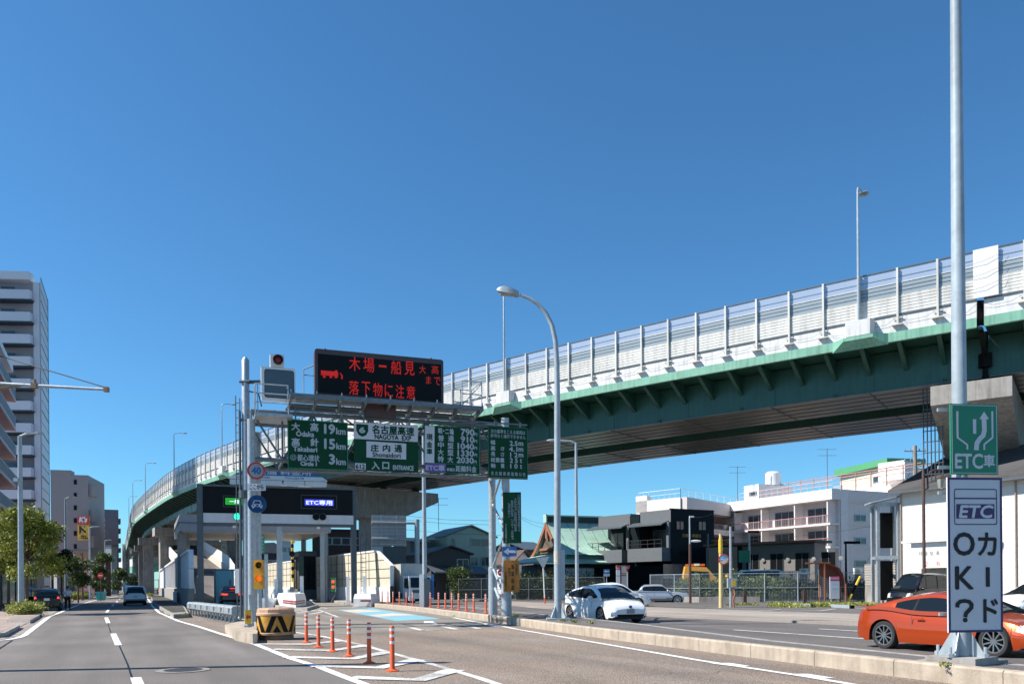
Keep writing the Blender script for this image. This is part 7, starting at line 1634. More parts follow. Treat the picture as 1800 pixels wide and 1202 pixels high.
# --- box truck
def truck(name, label, loc, rz, lb=4.4, cat='truck'):
    t = thing(name, label, cat, loc, rz); M = MW[t.name]; wm = M_white
    b = MB(M); b.add([(2.0, -.98, .45), (3.75, -.95, .45), (3.78, -.95, 1.3), (3.5, -.9, 2.28), (2.0, -.95, 2.32), (2.0, .98, .45), (3.75, .95, .45), (3.78, .95, 1.3), (3.5, .9, 2.28), (2.0, .95, 2.32)],
        [(0, 1, 2, 3, 4), (9, 8, 7, 6, 5), (1, 6, 7, 2), (2, 7, 8, 3), (3, 8, 9, 4), (0, 4, 9, 5), (0, 5, 6, 1)]); b.build('cab', wm, t)
    b = MB(M); b.add([(3.775, -.82, 1.36), (3.775, .82, 1.36), (3.55, .78, 2.14), (3.55, -.78, 2.14)], [(0, 1, 2, 3)]); b.M = M @ Matrix.Translation((.012, 0, 0)); b.add([(3.775, -.82, 1.36), (3.775, .82, 1.36), (3.55, .78, 2.14), (3.55, -.78, 2.14)], [(0, 1, 2, 3)]); b.build('windscreen', M_glass, t)
    b = MB(M)
    for s_ in (1, -1): b.prism([(2.5, s_ * .972, 1.35), (3.55, s_ * .965, 1.3), (3.4, s_ * .935, 2.1), (2.5, s_ * .95, 2.1)], (0, s_ * .012, 0))
    b.build('side_window', M_glass, t)
    MB(M).box((3.77, -.7, .95), (3.8, .7, 1.2)).build('grille', M_dgrey, t); MB(M).box((3.6, -1.0, .35), (3.86, 1.0, .68)).build('bumper', wm, t); MB(M).box((3.62, -.55, .3), (3.875, .55, .5)).build('air_intake', M_black, t)
    for s_ in (1, -1):
        MB(M).box((3.76, s_ * .75 - .15, .72), (3.81, s_ * .75 + .15, .92)).build('headlight', M_hl, t)
        b = MB(M); b.box((3.5, s_ * 1.2 - .08, 1.4), (3.58, s_ * 1.2 + .08, 1.85)); b.bar((3.5, s_ * .95, 1.9), (3.54, s_ * 1.2, 1.85), .03); b.build('wing_mirror', M_black, t)
    MB(M).box((1.85 - lb, -1.05, .95), (1.85, 1.05, 3.25)).build('cargo_box', mat('cargo_box', (.5, .5, .47), .6, var=.12, scale=1.2, dirt=.45), t); b = MB(M); b.box((1.8, -1.07, .9), (1.88, 1.07, 1.0)).box((1.85, -1.07, 3.2), (1.9, 1.07, 3.28)); 
    for s_ in (1, -1): b.box((1.8 - lb, s_ * 1.05 - .03, .88), (1.88, s_ * 1.05 + .03, .98))
    b.build('box_trim', M_galv, t); MB(M).box((1.85 - lb, -.4, .55), (3.5, .4, .9)).build('chassis', M_dgrey, t); MB(M).box((3.7, -.17, .42), (3.88, .17, .58)).build('number_plate', M_plate, t)
    for ax in (-1.2, 2.95):
        for s_ in (1, -1): MM = M @ Matrix.Translation((ax, s_ * .85, .37)); wh = MB(MM).lathe([(.2, -.12), (.35, -.12), (.37, -.08), (.37, .08), (.35, .12), (.2, .12)], (0, 0, 0), 'y', 22, False).build('wheel', M_rubber, t, True); MB(MM).lathe([(.2, s_ * .1), (.1, s_ * .06), (0, s_ * .1)], (0, 0, 0), 'y', 16, False).build('rim', M_galv, wh, True)
    return t
g = G(742, 1063); truck('box_truck', 'white box truck with weathered cargo body coming towards us behind the orange posts', (g.x - 1.6, g.y + 3.4, 0), R(-66))
# --- vehicles behind the fence
g = V2(1322, 61.6); t = car('white_van', 'white van behind the hedge and fence', Vector((g.x, g.y, .5)), R(180), 4.6, 1.7, [(-2.3, 1.1), (-2.2, 1.2), (0, 1.2), (1.4, 1.15), (2.0, 1.0), (2.3, .7)], [(-2.28, 1.22), (-2.2, 1.85), (-1.8, 2.0), (.6, 2.0), (1.0, 1.9), (1.75, 1.15)], (-1.4, 1.5), .32, M_pw_, (-1.9, 1.3), .9, -2.1, c_kv, ((-.5, .08), (.5, .07)), 5, cat='van', endr=.06, lean=.1)
g = V2(1226, 62.6); t = thing('orange_truck', 'orange utility truck with light bar on its cab behind the hedge', 'truck', (g.x, g.y, 0)); M = MW[t.name] @ Matrix.Rotation(R(-8), 4, 'Z'); om = mat('truck_orange', (.8, .38, .06), .4, var=.05)
b = MB(M); b.prism([(-1.1, -.9, .6), (2.6, -.9, .6), (2.6, -.9, 1.6), (1.4, -.9, 1.85), (.6, -.9, 2.75), (-1.0, -.9, 2.85), (-1.15, -.9, 1.9)], (0, 1.8, 0)); b.build('cab', om, t); MB(M).prism([(.8, -.92, 1.9), (.75, -.92, 2.4), (-.7, -.92, 2.5), (-.7, -.92, 1.9)], (0, .015, 0)).build('side_window', M_glass, t)
MB(M).box((-.9, -.7, 2.86), (.5, .7, 3.02)).build('light_bar', mat('beacon_orange', (.75, .14, .02), .2, var=.1), t); MB(M).box((-.3, -.72, 2.87), (.1, .72, 3.04)).build('bar_centre', M_white, t); MB(M).box((-1.2, -1, .6), (5, 1, .9)).build('chassis', om, t); MB(M).ball((2.2, -.8, 2.0), (.2, .2, .25)).build('horn', om, t, True)
for x in (-.2, 3.4): MB(M @ Matrix.Translation((x, -.85, .4))).lathe([(0, -.12), (.4, -.12), (.4, .12), (0, .12)], (0, 0, 0), 'y', 20).build('wheel', M_rubber, t, True)
# small distant cars at the street end
for i, (px, py, c_, lb) in enumerate(((262, 1047.5, M_dgrey, 'tiny dark car far down the street right of the white sport utility car'),)):
    g = G(px - 2, 1046); car('parked_car', lb, Vector((g.x, g.y + 6, 0)), R(117), 4.2, 1.7, [(-2.1, .9), (-1.0, .98), (0, .95), (1.0, .95), (2.1, .65)], [(-1.9, 1.0), (-1.0, 1.4), (.3, 1.42), (1.25, .97)], (-1.25, 1.3), .31, M_bk_, (-1.4, .9), .4, -1.2, c_bh, ((-.3, .07),), 5)
# ================================================================ FENCES, HEDGES, STREET FURNITURE
def fence(name, label, pts, h, wire=.1, m=M_galvl, posts=2.3, z0=.1):
    t = thing(name, label, 'fence', (pts[0][0], pts[0][1], z0)); P_ = [Vector(p) for p in pts]; wr = MB(); rl = MB()
    for a, b in zip(P_, P_[1:]):
        L = (b - a).length; n = max(1, round(L / posts))
        for i in range(n + 1):
            p = a.lerp(b, i / n); MB().cyl((p.x, p.y, z0), (p.x, p.y, z0 + h + .03), .04, n=8).build('post', m, t)
        for z in (h, h * .5, .08): rl.bar((a.x, a.y, z0 + z), (b.x, b.y, z0 + z), .035, .04)
        k = int(L / wire)
        for i in range(k): p = a.lerp(b, i / k); wr.bar((p.x, p.y + .03, z0 + .05), (p.x, p.y + .03, z0 + h), .009)
        for j in range(int(h / wire)): z = z0 + .1 + j * wire; wr.bar((a.x, a.y + .035, z), (b.x, b.y + .035, z), .009)
    wr.build('wire_mesh', m, t); rl.build('rail', m, t); return t
def hedge(name, label, a, b, w_, h, m, n, leaf, seed, cat='hedge', zb=.1):
    a = Vector(a); b = Vector(b); L = (b - a).length; k = max(2, int(L / .9)); bl = []; rs = random.Random(seed)
    for i in range(k): p = a.lerp(b, (i + .5) / k); hh = h * (.85 + .3 * rs.random()); bl.append(((p.x + rs.uniform(-.1, .1), p.y + rs.uniform(-.1, .1), zb + hh / 2), (.75, w_ / 2, hh / 2 * 1.05)))
    o = leaves(name, bl, n, leaf, m, None, seed, .35); tag(o, label, cat); return o
FA = V2(1143, 62.3); FM = V2(1230, 58.9); FB = V2(1522, 56.6)
fence('mesh_fence', 'grey wire mesh fence before the hedge on the right', [FA, FM, FB], 2.1)
hedge('hedge', 'dense clipped green hedge behind the right wire fence', V2(1190, 61.4), V2(1400, 58.6), .9, 1.9, L_hedge, 26000, .075, 3)
hedge('hedge', 'darker thin hedge behind the fence below the shelter', V2(1400, 58.6), V2(1522, 57.6), .8, 1.7, L_dark, 10000, .075, 4)  # viaduct shade at this end is put into the dark leaf colour
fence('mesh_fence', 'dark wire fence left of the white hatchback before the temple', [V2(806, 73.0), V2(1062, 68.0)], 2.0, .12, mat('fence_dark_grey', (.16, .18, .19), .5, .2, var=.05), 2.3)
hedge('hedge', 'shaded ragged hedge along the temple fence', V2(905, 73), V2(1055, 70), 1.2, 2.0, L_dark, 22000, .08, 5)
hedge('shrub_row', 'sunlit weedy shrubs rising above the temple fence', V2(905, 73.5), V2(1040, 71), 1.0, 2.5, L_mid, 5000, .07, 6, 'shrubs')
def lowwall(pts, h, m): b = MB(); [b.bar((*a, .1 + h / 2), (*c, .1 + h / 2), .16, h) for a, c in zip(pts, pts[1:])]; return b
o = lowwall([tuple(V2(1143, 62.1)), tuple(V2(1230, 58.7)), tuple(V2(1335, 57.9))], .42, M_conc).build('low_wall', M_conc); tag(o, 'low pale concrete wall under the right wire fence', 'wall')
g0_, g1_ = V2(1520, 54.2), V2(1582, 50.8); t = thing('block_wall', 'grey ribbed panel wall on concrete base left of the white sided house', 'wall', (g0_.x, g0_.y, .1)); f = Face(g0_, g1_); f.mb().box((0, 0, .1), (f.L, .15, 1.3)).build('base', M_conc, t); f.mb().box((0, -.02, 1.3), (f.L, .12, 2.7)).build('panel', mat('ribbed_panel', (.38, .35, .32), .6, var=.04), t); b = f.mb()
for z in np.arange(1.45, 2.7, .17): b.box((0, -.035, z), (f.L, -.021, z + .02))
b.build('rib', M_dgrey, t)
bl = []; rs = random.Random(9)
for i in range(70): px = rs.uniform(1360, 1532); g = G(px, rs.uniform(1061, 1066.5), .12); bl.append(((g.x, g.y, .16), (.5, .5, .12)))
for i in range(18): px = rs.uniform(1285, 1330); g = G(px, 1062.5, .12); bl.append(((g.x, g.y, .14), (.4, .3, .08)))
o = leaves('verge_grass', bl, 9000, .07, L_grass, None, 11, .1); tag(o, 'strip of sunlit weeds and grass below the right fence', None, kind='stuff')
# tufts on kerbs
bl = []
for px, py, h_ in ((1662, 1168, .28), (990, 1090, .28), (1010, 1092, .28), (1040, 1094, .28), (905, 1082, .28), (1050, 1101, .1), (1075, 1117, .02), (802, 1083, .02), (300, 1081, .05), (290, 1074, .05), (280, 1066, .05), (272, 1060, .05), (1548, 1083, .1), (325, 1079, .23)):
    g = G(px, py, h_); bl.append(((g.x, g.y, h_ + .02), (.12, .08, .04) if py > 1100 else (.2, .12, .06)))
o = leaves('kerb_weeds', bl, 900, .03, L_grass, None, 12, .1); tag(o, 'small weeds growing from the kerb joints', None, kind='stuff')
# poles and small signs on the right
def post(name, label, cat, px, top, base, Y, r, m, z0=.1, grp=None): return slim_pole(px, top, base, Y, r, label, m, name, cat, None, False, z0, grp)
t, c, h = post('lamp_post', 'slim post with brown lower half and small lamp before the black townhouse', 'lamp post', 1213.5, 909, 1060, 56.4, .07, M_galvl)
MB().cyl((c.x, c.y, .1), (c.x, c.y, 4.3), .095, n=8).build('lower_sleeve', M_brown, t); MB().box((c.x - .02, c.y - .08, h), (c.x + .3, c.y + .08, h + .1)).build('lamp_head', M_white, t); MB().ball((c.x + .4, c.y, 4.5 + .0), (.42, .1, .09)).build('banner_arm', M_white, t, True)
t, c, h = post('mirror_post', 'pale yellow post carrying the round traffic mirror', 'post', 1267.5, 938, 1068, 45.7, .11, mat('cream_post', (.66, .5, .24), .6, var=.08), .1); MB().cyl((c.x, c.y, h - 1.1), (c.x, c.y, h - .3), .12, n=10).build('yellow_band', M_yel, t)
mp_ = P(1272.5, 983, 45.4); t = thing('traffic_mirror', 'round traffic mirror with orange rim on the pale yellow post', 'mirror', mp_); MM = frame(mp_, (1, -.25)); MB(MM).lathe([(.3, 0), (.31, -.05), (.27, -.06)], (0, 0, 0), 'y', 28, False).build('rim', M_red, t, True); MB(MM).lathe([(.275, -.03), (.17, -.07), (0, -.09)], (0, 0, 0), 'y', 28, False).build('glass', mat('mirror_glass', (.6, .6, .62), .08, .9, var=0), t, True); MB(MM).lathe([(.3, .0), (.2, .05), (0, .06)], (0, 0, 0), 'y', 20, False).build('back', M_orange, t)
t, c, h = post('steel_post', 'grey steel post holding a small meter box', 'post', 1285, 925, 1067, 46.5, .08, M_galv); MB().box((c.x - .25, c.y - .3, 1.25), (c.x + .28, c.y - .08, 1.8)).build('meter_box', M_galvl, t); MB().box((c.x - .02, c.y - .32, 1.32), (c.x + .2, c.y - .301, 1.68)).build('yellow_label', M_yel, t); MB().tube([(c.x + .06, c.y - .2, 1.3), (c.x + .16, c.y - .3, .9), (c.x + .04, c.y - .3, .5), (c.x + .1, c.y - .3, .1)], .06, 8).build('rusty_pipe', M_wood, t, True)
t, c, h = post('lamp_post', 'leaning slim grey lamp post beside the white van', 'lamp post', 1318, 936, 1052, 66, .09, M_galv); MB().box((c.x - .1, c.y - .1, h), (c.x + .8, c.y + .1, h + .18)).build('lamp_head', M_black, t); MB().box((c.x - .9, c.y - .1, 3.2), (c.x + .0, c.y - .05, 4.2)).build('green_sign', M_signgl, t)
t, c, h = post('lamp_post', 'black lamp post right of the shelter', 'lamp post', 1487.5, 953, 1042, 57, .08, M_black); MB().box((c.x - .1, c.y - .12, h - .1), (c.x + 1.0, c.y + .12, h + .08)).build('lamp_head', M_black, t)
t, c, h = post('dark_post', 'blue grey steel post in front of the dark end wall of the townhouse', 'post', 1245, 938, 1030, 76, .13, mat('blue_grey', (.06, .1, .12), .5))
for px, Y, lab in ((1309, 53.5, 'short dark timber stump left of the wheel stops'), (1414, 54.3, 'short dark timber stump before the hedge')):
    g = V2(px, Y); t = thing('stump_post', lab, 'post', (g.x, g.y, .1), 0, 'dark stumps on the verge'); MB().box((g.x - .1, g.y - .1, .1), (g.x + .1, g.y + .1, 1.0)).build('post', M_brown, t)
for (a, c_), lab in ((((1395, 1062), (1427, 1064)), 'left wheel stop bar on the car park'), (((1462, 1064), (1496, 1066)), 'right wheel stop bar near the shelter')):
    A = G(*a, .2); B = G(*c_, .2); t = thing('wheel_stop', lab, 'wheel stop', (A.x, A.y, .1), 0, 'grey wheel stops on the car park'); MB().bar((A.x, A.y, .2), (B.x, B.y, .2), .18, .17).build('bar', M_galvl, t); d = (B - A).normalized(); MB().bar(tuple(B + d * .005), tuple(B + d * .2), .19, .18).build('end', M_black, t)
# guy wire guard
A = G(1490, 1059, .1); t = thing('guy_wire_guard', 'slanting yellow and black wire guard near the shelter', 'wire guard', (A.x, A.y, .1)); B = P(1524, 988, A.y - .1); n = 4
b1_, b2_ = MB(), MB()
for i in range(3): (b1_ if i % 2 == 0 else b2_).cyl(A.lerp(B, i * .22), A.lerp(B, (i + 1) * .22 - .003), .085, n=8)
b1_.build('guard', M_yel, t); b2_.build('stripe', M_black, t); MB().cyl(A.lerp(B, .66), P(1600, 830, A.y + 4), .012, n=5).build('wire', M_dgrey, t)
# shelter and posters
S0 = G(1450, 1059.5, .1); t = thing('bus_shelter', 'small rusty shelter with curved brown roof before the hedge', 'shelter', (S0.x, S0.y, .1)); x, y = S0.x, S0.y
b = MB(); pr_ = [(-1.3, 2.78), (-.4, 2.86), (.4, 2.78), (1.0, 2.5), (1.3, 2.0), (1.42, 1.3)]
for (a, za), (c_, zc_) in zip(pr_, pr_[1:]): b.add([(x + a, y, za), (x + c_, y, zc_), (x + c_, y + .9, zc_), (x + a, y + .9, za), (x + a, y, za - .06), (x + c_, y, zc_ - .06), (x + c_, y + .9, zc_ - .06), (x + a, y + .9, za - .06)], [(0, 1, 2, 3), (4, 7, 6, 5), (0, 4, 5, 1), (2, 6, 7, 3)])
b.build('roof', mat('rust_red', (.22, .07, .045), .7, var=.2), t); MB().prism([(x, y + .8, 1.95), (x + 1.35, y + .8, 1.6), (x + 1.3, y + .8, 2.0), (x + 1.0, y + .8, 2.48), (x + .4, y + .8, 2.76), (x, y + .8, 2.8)], (0, .04, 0)).build('curtain_panel', MATS['rust_red'], t); b = MB()
for xx, yy in ((0, 0), (0, .9), (1.42, 0), (1.42, .9)): b.box((x + xx - .04, y + yy - .04, .1), (x + xx + .04, y + yy + .04, 2.75 if xx < 1 else 1.4))
b.bar((x - 1.3, y - .02, 2.84), (x + .4, y - .02, 2.84), .05, .06); b.build('frame', M_wood, t); MB().box((x + .1, y + 1.35, .5), (x + .75, y + .9, 2.4)).build('back_board', M_conc, t)
s = Sign((485, 418), (703, 418), (706, 912), (496, 912), (1420, 980, 12.65), lambda a, b_: S0.y - .3, .08)
t = thing('notice_stand', 'standing white notice with pink header before the rusty shelter', 'notice board', (s.A.x, s.A.y, .1)); s.panel(M_signw, t); b = s.mb(); s.rect(b, 487, 420, 702, 488, -.004); b.build('pink_header', mat('pink', (.7, .1, .2), .5), t); b = s.mb(); s.rect(b, 490, 490, 703, 512, -.004); b.build('violet_strip', M_signp, t)
b = s.mb(); s.txt(b, '空車あり', 500, 438, 690, 476, 0, -.008); b.build('lettering', M_signw, t); b = s.mb(); s.txt(b, '時間貸駐車場', 525, 572, 675, 596, 0, -.006); s.txt(b, 'ご案内', 560, 745, 640, 768, 0, -.006); b.build('small_lettering', M_galv, t); b = s.mb(); s.rect(b, 532, 674, 660, 706, -.004); b.build('blue_strip', mat('pale_blue', (.3, .5, .7), .5), t)
b = s.mb(); b.box((.05, .01, -.5), (.12, .06, 0)).box((s.w - .12, .01, -.5), (s.w - .05, .06, 0)); b.build('leg', MATS['cream_post'], t)
# bus stop boards behind the hatchback
cr = (1040, 980, 20.0); dd = lambda a, b_: 55.0
s = Sign((858, 262), (1005, 262), (1005, 980), (870, 980), cr, dd, .08); t = thing('bus_stop_board', 'narrow white stop board with red top behind the white hatchback', 'stop board', (s.A.x, s.A.y, .1)); s.panel(M_signw, t); b = s.mb(); s.rect(b, 862, 292, 1003, 418, -.004); b.build('red_header', M_red, t); b = s.mb(); s.txt(b, '市バス', 885, 345, 980, 400, .004, -.008); b.build('lettering', M_signw, t); b = s.mb(); s.rect(b, 860, 625, 1003, 640, -.004); s.rect(b, 858, 258, 1005, 290, -.004); b.build('divider', M_brown, t); MB(s.M).box((0, 0, -1.3), (.08, .08, 0)).box((s.w - .08, 0, -1.3), (s.w, .08, 0)).build('leg', M_galv, t)
s = Sign((1025, 262), (1238, 262), (1238, 1030), (1035, 1030), cr, dd, .08); t = thing('timetable_board', 'grey timetable board with brown bands next to the red topped stop board', 'timetable board', (s.A.x, s.A.y, .1)); s.panel(mat('board_grey', (.35, .33, .33), .5, var=.05), t); b = s.mb()
for a_, c_ in ((262, 290), (535, 560), (595, 625), (620, 636), (1010, 1030)): s.rect(b, 1025, a_, 1238, c_, -.004)
s.rect(b, 1025, 262, 1040, 1030, -.005); s.rect(b, 1228, 262, 1240, 1030, -.005); b.build('frame', mat('board_brown', (.2, .06, .05), .5), t); MB(s.M).box((0, 0, -1.1), (.08, .08, 0)).box((s.w - .08, 0, -1.1), (s.w, .08, 0)).build('leg', M_galv, t)
s = Sign((1238, 262), (1365, 262), (1365, 520), (1238, 520), cr, lambda a, b_: 56.0, .04); t = thing('give_way_sign', 'dark red inverted triangle sign behind the timetable board', 'road sign', (s.A.x, s.A.y, .1)); b = s.mb(); s.poly(b, [(1150, 262), (1365, 262), (1262, 520)], 0); b.build('plate', mat('dark_red', (.28, .01, .015), .5), t); q_ = s.rc(1262, 520); MB(s.M).cyl((q_[0], .06, -s.A.z + .1), (q_[0], .06, q_[1] + .2), .045, n=8).build('post', M_galvl, t); q_ = s.rc(1262, 345); b = s.mb(); text(b, '止まれ', q_[0] - .12, q_[1] - .05, q_[0] + .12, q_[1] + .06, -.01); b.build('lettering', M_signw, t)
def bluesign(px, py0, py1, Y, hw_, base, label, plate=True):
    a = P(px, py0, Y); c = P(px, py1, Y); t = thing('one_way_sign', label, 'road sign', (a.x, a.y, .1)); MB().box((a.x - hw_, a.y, c.z), (a.x + hw_, a.y + .03, a.z)).build('plate', M_signb, t); zc = (a.z + c.z) / 2; k = hw_
    MB().prism([(a.x - k * .8, a.y - .01, zc), (a.x - k * .3, a.y - .01, zc + k * .4), (a.x - k * .3, a.y - .01, zc + k * .15), (a.x + k * .8, a.y - .01, zc + k * .15), (a.x + k * .8, a.y - .01, zc - k * .15), (a.x - k * .3, a.y - .01, zc - k * .15), (a.x - k * .3, a.y - .01, zc - k * .4)], (0, .006, 0)).build('arrow', M_signw, t)
    if plate: MB().box((a.x - hw_, a.y, c.z - .22), (a.x + hw_, a.y + .02, c.z - .02)).build('under_plate', M_galv, t)
    MB().cyl((a.x, a.y + .05, .1), (a.x, a.y + .05, c.z), .035, n=8).build('post', M_galvl, t)
bluesign(1066.3, 1000, 1007.5, 63, .24, 0, 'small blue one way sign left of the stop boards')
# back of a triangular sign on a leaning post
a = P(954, 985, 59); t = thing('triangle_sign', 'back of an inverted triangle sign on a white post with orange foot before the temple', 'road sign', (a.x, a.y, .1))
z_ = lambda py: P(954, py, 59).z
MB().prism([(a.x - .48, a.y, z_(980)), (a.x + .48, a.y, z_(978)), (a.x + .05, a.y, z_(1000))], (0, .03, 0)).build('plate', M_galvl, t); MB().prism([(a.x + .1, a.y + .1, z_(1001)), (a.x + .3, a.y + .1, z_(1012)), (a.x + .05, a.y + .1, z_(1013))], (0, .03, 0)).build('lower_plate', M_galvl, t)
MB().tube([(a.x + .12, a.y + .06, .55), (a.x, a.y + .06, z_(980))], .045, 8).build('post', M_white, t, True); MB().tube([(a.x + .14, a.y + .06, .1), (a.x + .12, a.y + .06, .55)], .055, 8).build('orange_foot', M_orange, t, True)
# no entry sign
a = P(881, 1006, 66); t = thing('no_entry_sign', 'small round red no entry sign seen between the gantry legs', 'road sign', (a.x, a.y, .1)); MM = frame(a, (1, 0)); MB(MM).lathe([(.3, 0), (0, 0)], (0, 0, 0), 'y', 24, False).build('disc', M_red, t); MB(MM).box((-.2, -.01, -.05), (.2, -.004, .05)).build('bar', M_signw, t); MB(MM).box((-.25, 0, -.52), (.25, .02, -.35)).build('under_plate', M_signw, t); MB().cyl((a.x, a.y + .05, .5), (a.x, a.y + .05, a.z), .04, n=8).build('post', M_galvl, t); MB().cyl((a.x, a.y + .05, .1), (a.x, a.y + .05, .7), .05, n=8).build('orange_foot', M_orange, t)
# decorative brown lantern post
Yd = 44; c = V2(1624.5, Yd); t = thing('lantern_post', 'brown ornamental post with hanging lantern beside the card sign', 'lantern post', (c.x, c.y, .1)); zz = lambda py: P(1625, py, Yd).z
MB().tube([(c.x, c.y, .1), (c.x, c.y, zz(1000)), (c.x, c.y, zz(998)), (c.x, c.y, zz(832)), (c.x, c.y, zz(815))], [.14, .14, .09, .08, .02], 12).build('post', M_brown, t, True); MB().tube([(c.x, c.y, zz(862)), (c.x + .25, c.y, zz(858)), (c.x + .22, c.y, zz(838)), (c.x + .38, c.y, zz(829)), (c.x + .6, c.y, zz(826)), (c.x + 1.0, c.y, zz(826))], .05, 8).build('arm', M_brown, t, True)
lx, lz = c.x + .95, zz(846); MB().lathe([(.0, .42), (.1, .3), (.26, .2), (.26, .16)], (lx, c.y, lz), 'z', 6).build('lantern_cap', M_brown, t); MB().lathe([(.22, .16), (.14, -.36), (.0, -.4)], (lx, c.y, lz), 'z', 6).build('lantern_glass', mat('lantern_glass', (.3, .3, .26), .2, var=.1), t); MB().cyl((lx, c.y, lz + .4), (lx, c.y, zz(826)), .02, n=6).build('hook', M_brown, t)
# utility pole
def upole(px, top, Y, label, r=.16, arms=2, wires=()):
    c = V2(px, Y); h = P(px, top, Y).z; t = thing('utility_pole', label, 'utility pole', (c.x, c.y, 0), 0, 'utility poles'); MB().tube([(c.x, c.y, 0), (c.x, c.y, h)], [r * 1.15, r * .85], 10).build('pole', M_conc, t, True); b = MB()
    for k in range(arms): b.bar((c.x - 1.0, c.y, h - .5 - k * .9), (c.x + 1.0, c.y, h - .5 - k * .9), .08); [b.cyl((c.x + d_, c.y, h - .46 - k * .9), (c.x + d_, c.y, h - .28 - k * .9), .05, n=6) for d_ in (-.9, -.4, .4, .9)]
    b.build('crossarm', M_galv, t); return c, h
c, h = upole(1610, 783, 72, 'concrete utility pole behind the white sided house roof', .2); pu = P(1588, 816, 72); MB()
c2, h2 = upole(862, 990, 88, 'thin utility pole between the gantry leg and mint house', .12, 1)
c3, h3 = upole(653, 955, 120, 'thin utility pole right of the portal ladder', .12, 3)
t = thing('overhead_wires', 'thin overhead wires crossing the sky left of the gantry leg', 'wires', (c2.x, c2.y, 8)); b = MB()
for (x0, y0, Y0), (x1, y1, Y1) in (((700, 905, 100), (870, 915, 88)), ((700, 912, 100), (870, 922, 88)), ((710, 930, 100), (880, 940, 88)), ((905, 905, 90), (962, 930, 130)), ((905, 903, 90), (962, 922, 130))): b.tube([P(x0, y0, Y0), P((x0 + x1) / 2, (y0 + y1) / 2 + 3, (Y0 + Y1) / 2), P(x1, y1, Y1)], .02, 4)
b.build('wire', M_dgrey, t)
t = thing('overhead_wires', 'thin wires sagging from the utility pole past the pink apartment block', 'wires', (c.x, c.y, h)); b = MB()
for (x0, y0, Y0), (x1, y1, Y1), sg in (((1610, 800, 72), (1800, 742, 60), 5), ((1610, 812, 72), (1480, 905, 95), 4), ((1610, 800, 72), (1300, 905, 96), 12), ((1610, 806, 72), (1300, 912, 96), 14), ((1590, 915, 60), (1250, 950, 88), 8), ((1217, 909, 56), (1252, 903, 80), 2)): b.tube([P(x0, y0, Y0), P(x0 * .7 + x1 * .3, y0 * .7 + y1 * .3 + sg * .8, Y0 * .7 + Y1 * .3), P(x0 * .35 + x1 * .65, y0 * .35 + y1 * .65 + sg, Y0 * .35 + Y1 * .65), P(x1, y1, Y1)], .012, 4)
b.build('wire', M_dgrey, t)
# small green fare board behind the left pole
s = Sign((228, 430), (278, 430), (278, 572), (228, 572), C5, lambda a, b_: 52, .05); t = thing('fare_board', 'small green fare board with white lines behind the left gantry pole', 'road sign', s.A); s.panel(M_signgl, t); b = s.mb()
for i, q_ in enumerate(('料金表', '普通 910', '大型 1330', '中型 1040', '特大 2030')): s.txt(b, q_, 236, 440 + i * 26, 270, 456 + i * 26, 0, -.008)
b.build('lettering', M_signw, t); MB(s.M).box((.4, .06, -s.A.z), (.6, .2, 0)).build('post', M_galv, t)
# ================================================================ LEFT SIDE STREET FURNITURE AND TREES
LT = 'grey street lamps on the left pavement'
def llamp(px, top, base, Y, r, label): return slim_pole(px, top, base, Y, r, label, M_galvl, 'street_lamp', 'street lamp', 1.0, False, .1, LT)
t, c, h = llamp(37.5, 766, 1082, 44.5, .14, 'nearest grey lamp pole of the pavement, rising out of the bright shrub'); MB().box((c.x + .4, c.y - .12, h + .1), (c.x + 1.1, c.y + .12, h + .18)).build('lamp_head', M_galv, t); MB().cbox((c.x - .14, c.y - .1, 7.6), (.25, .2, .2)).build('sensor', M_galv, t)
for px, top, base, Y, r, lb in ((116.5, 876, 1037, 82, .13, 'grey lamp pole behind the person in the white shirt'), (158.5, 927, 1046, 108, .13, 'grey lamp pole beside the brown grey block'), (185, 950, 1044, 150, .12, 'farthest small lamp pole on the left pavement')):
    t, c, h = llamp(px, top, base, Y, r, lb); MB().box((c.x + .4, c.y - .14, h + .08), (c.x + 1.3, c.y + .14, h + .18)).build('lamp_head', M_galv, t)
for px, top, Y, lb in ((92, 945, 72, 'brown ornamental lamp post left of the black hatchback'), (145, 970, 100, 'brown ornamental lamp post before the tan wall')):
    c = V2(px, Y); zt = P(px, top, Y).z; t = thing('ornamental_lamp', lb, 'street lamp', (c.x, c.y, 0), 0, 'brown ornamental lamps on the left pavement'); MB().tube([(c.x, c.y, 0), (c.x, c.y, zt)], [.13, .07], 8).build('post', M_brown, t, True); MB().tube([(c.x, c.y, zt - .6), (c.x - .3, c.y, zt - .1), (c.x - .9, c.y, zt), (c.x - 1.0, c.y, zt - .3)], .05, 6).build('arm', M_brown, t, True); MB().lathe([(0, .3), (.2, .1), (.12, -.25), (0, -.25)], (c.x - 1.0, c.y, zt - .5), 'z', 6).build('lantern', M_curtain, t)
TG = 'street trees along the left pavement'
c = G(47, 1076, .15); tree('street_tree', 'largest bright leafy street tree, right behind the nearest pavement lamp pole', (c.x, c.y, .1), 6.2, 2.0, 4.4, L_sun, 9500, .085, 21, TG, .1, 'tree', 12, .1)
def px_tree(px, Y, top, w_px, bot, m, n, seed, label, leaf=.11, blobs=8):
    c = V2(px, Y); h = P(px, top, Y).z; ch_ = h - P(px, bot, Y).z; return tree('street_tree', label, (c.x, c.y, 0), h, w_px / F * Y / 2, ch_, m, n, leaf, seed, TG, 0, 'tree', blobs, .09, (.42, .28))
px_tree(14, 55, 905, 60, 1010, L_sun, 5000, 22, 'smaller bright leafy tree before the pink balcony building', .09, 9)
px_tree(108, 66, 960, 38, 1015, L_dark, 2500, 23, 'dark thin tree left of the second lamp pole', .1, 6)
px_tree(137, 84, 975, 44, 1032, L_mid, 3500, 24, 'shaded round tree before the tan wall', .12, 8)
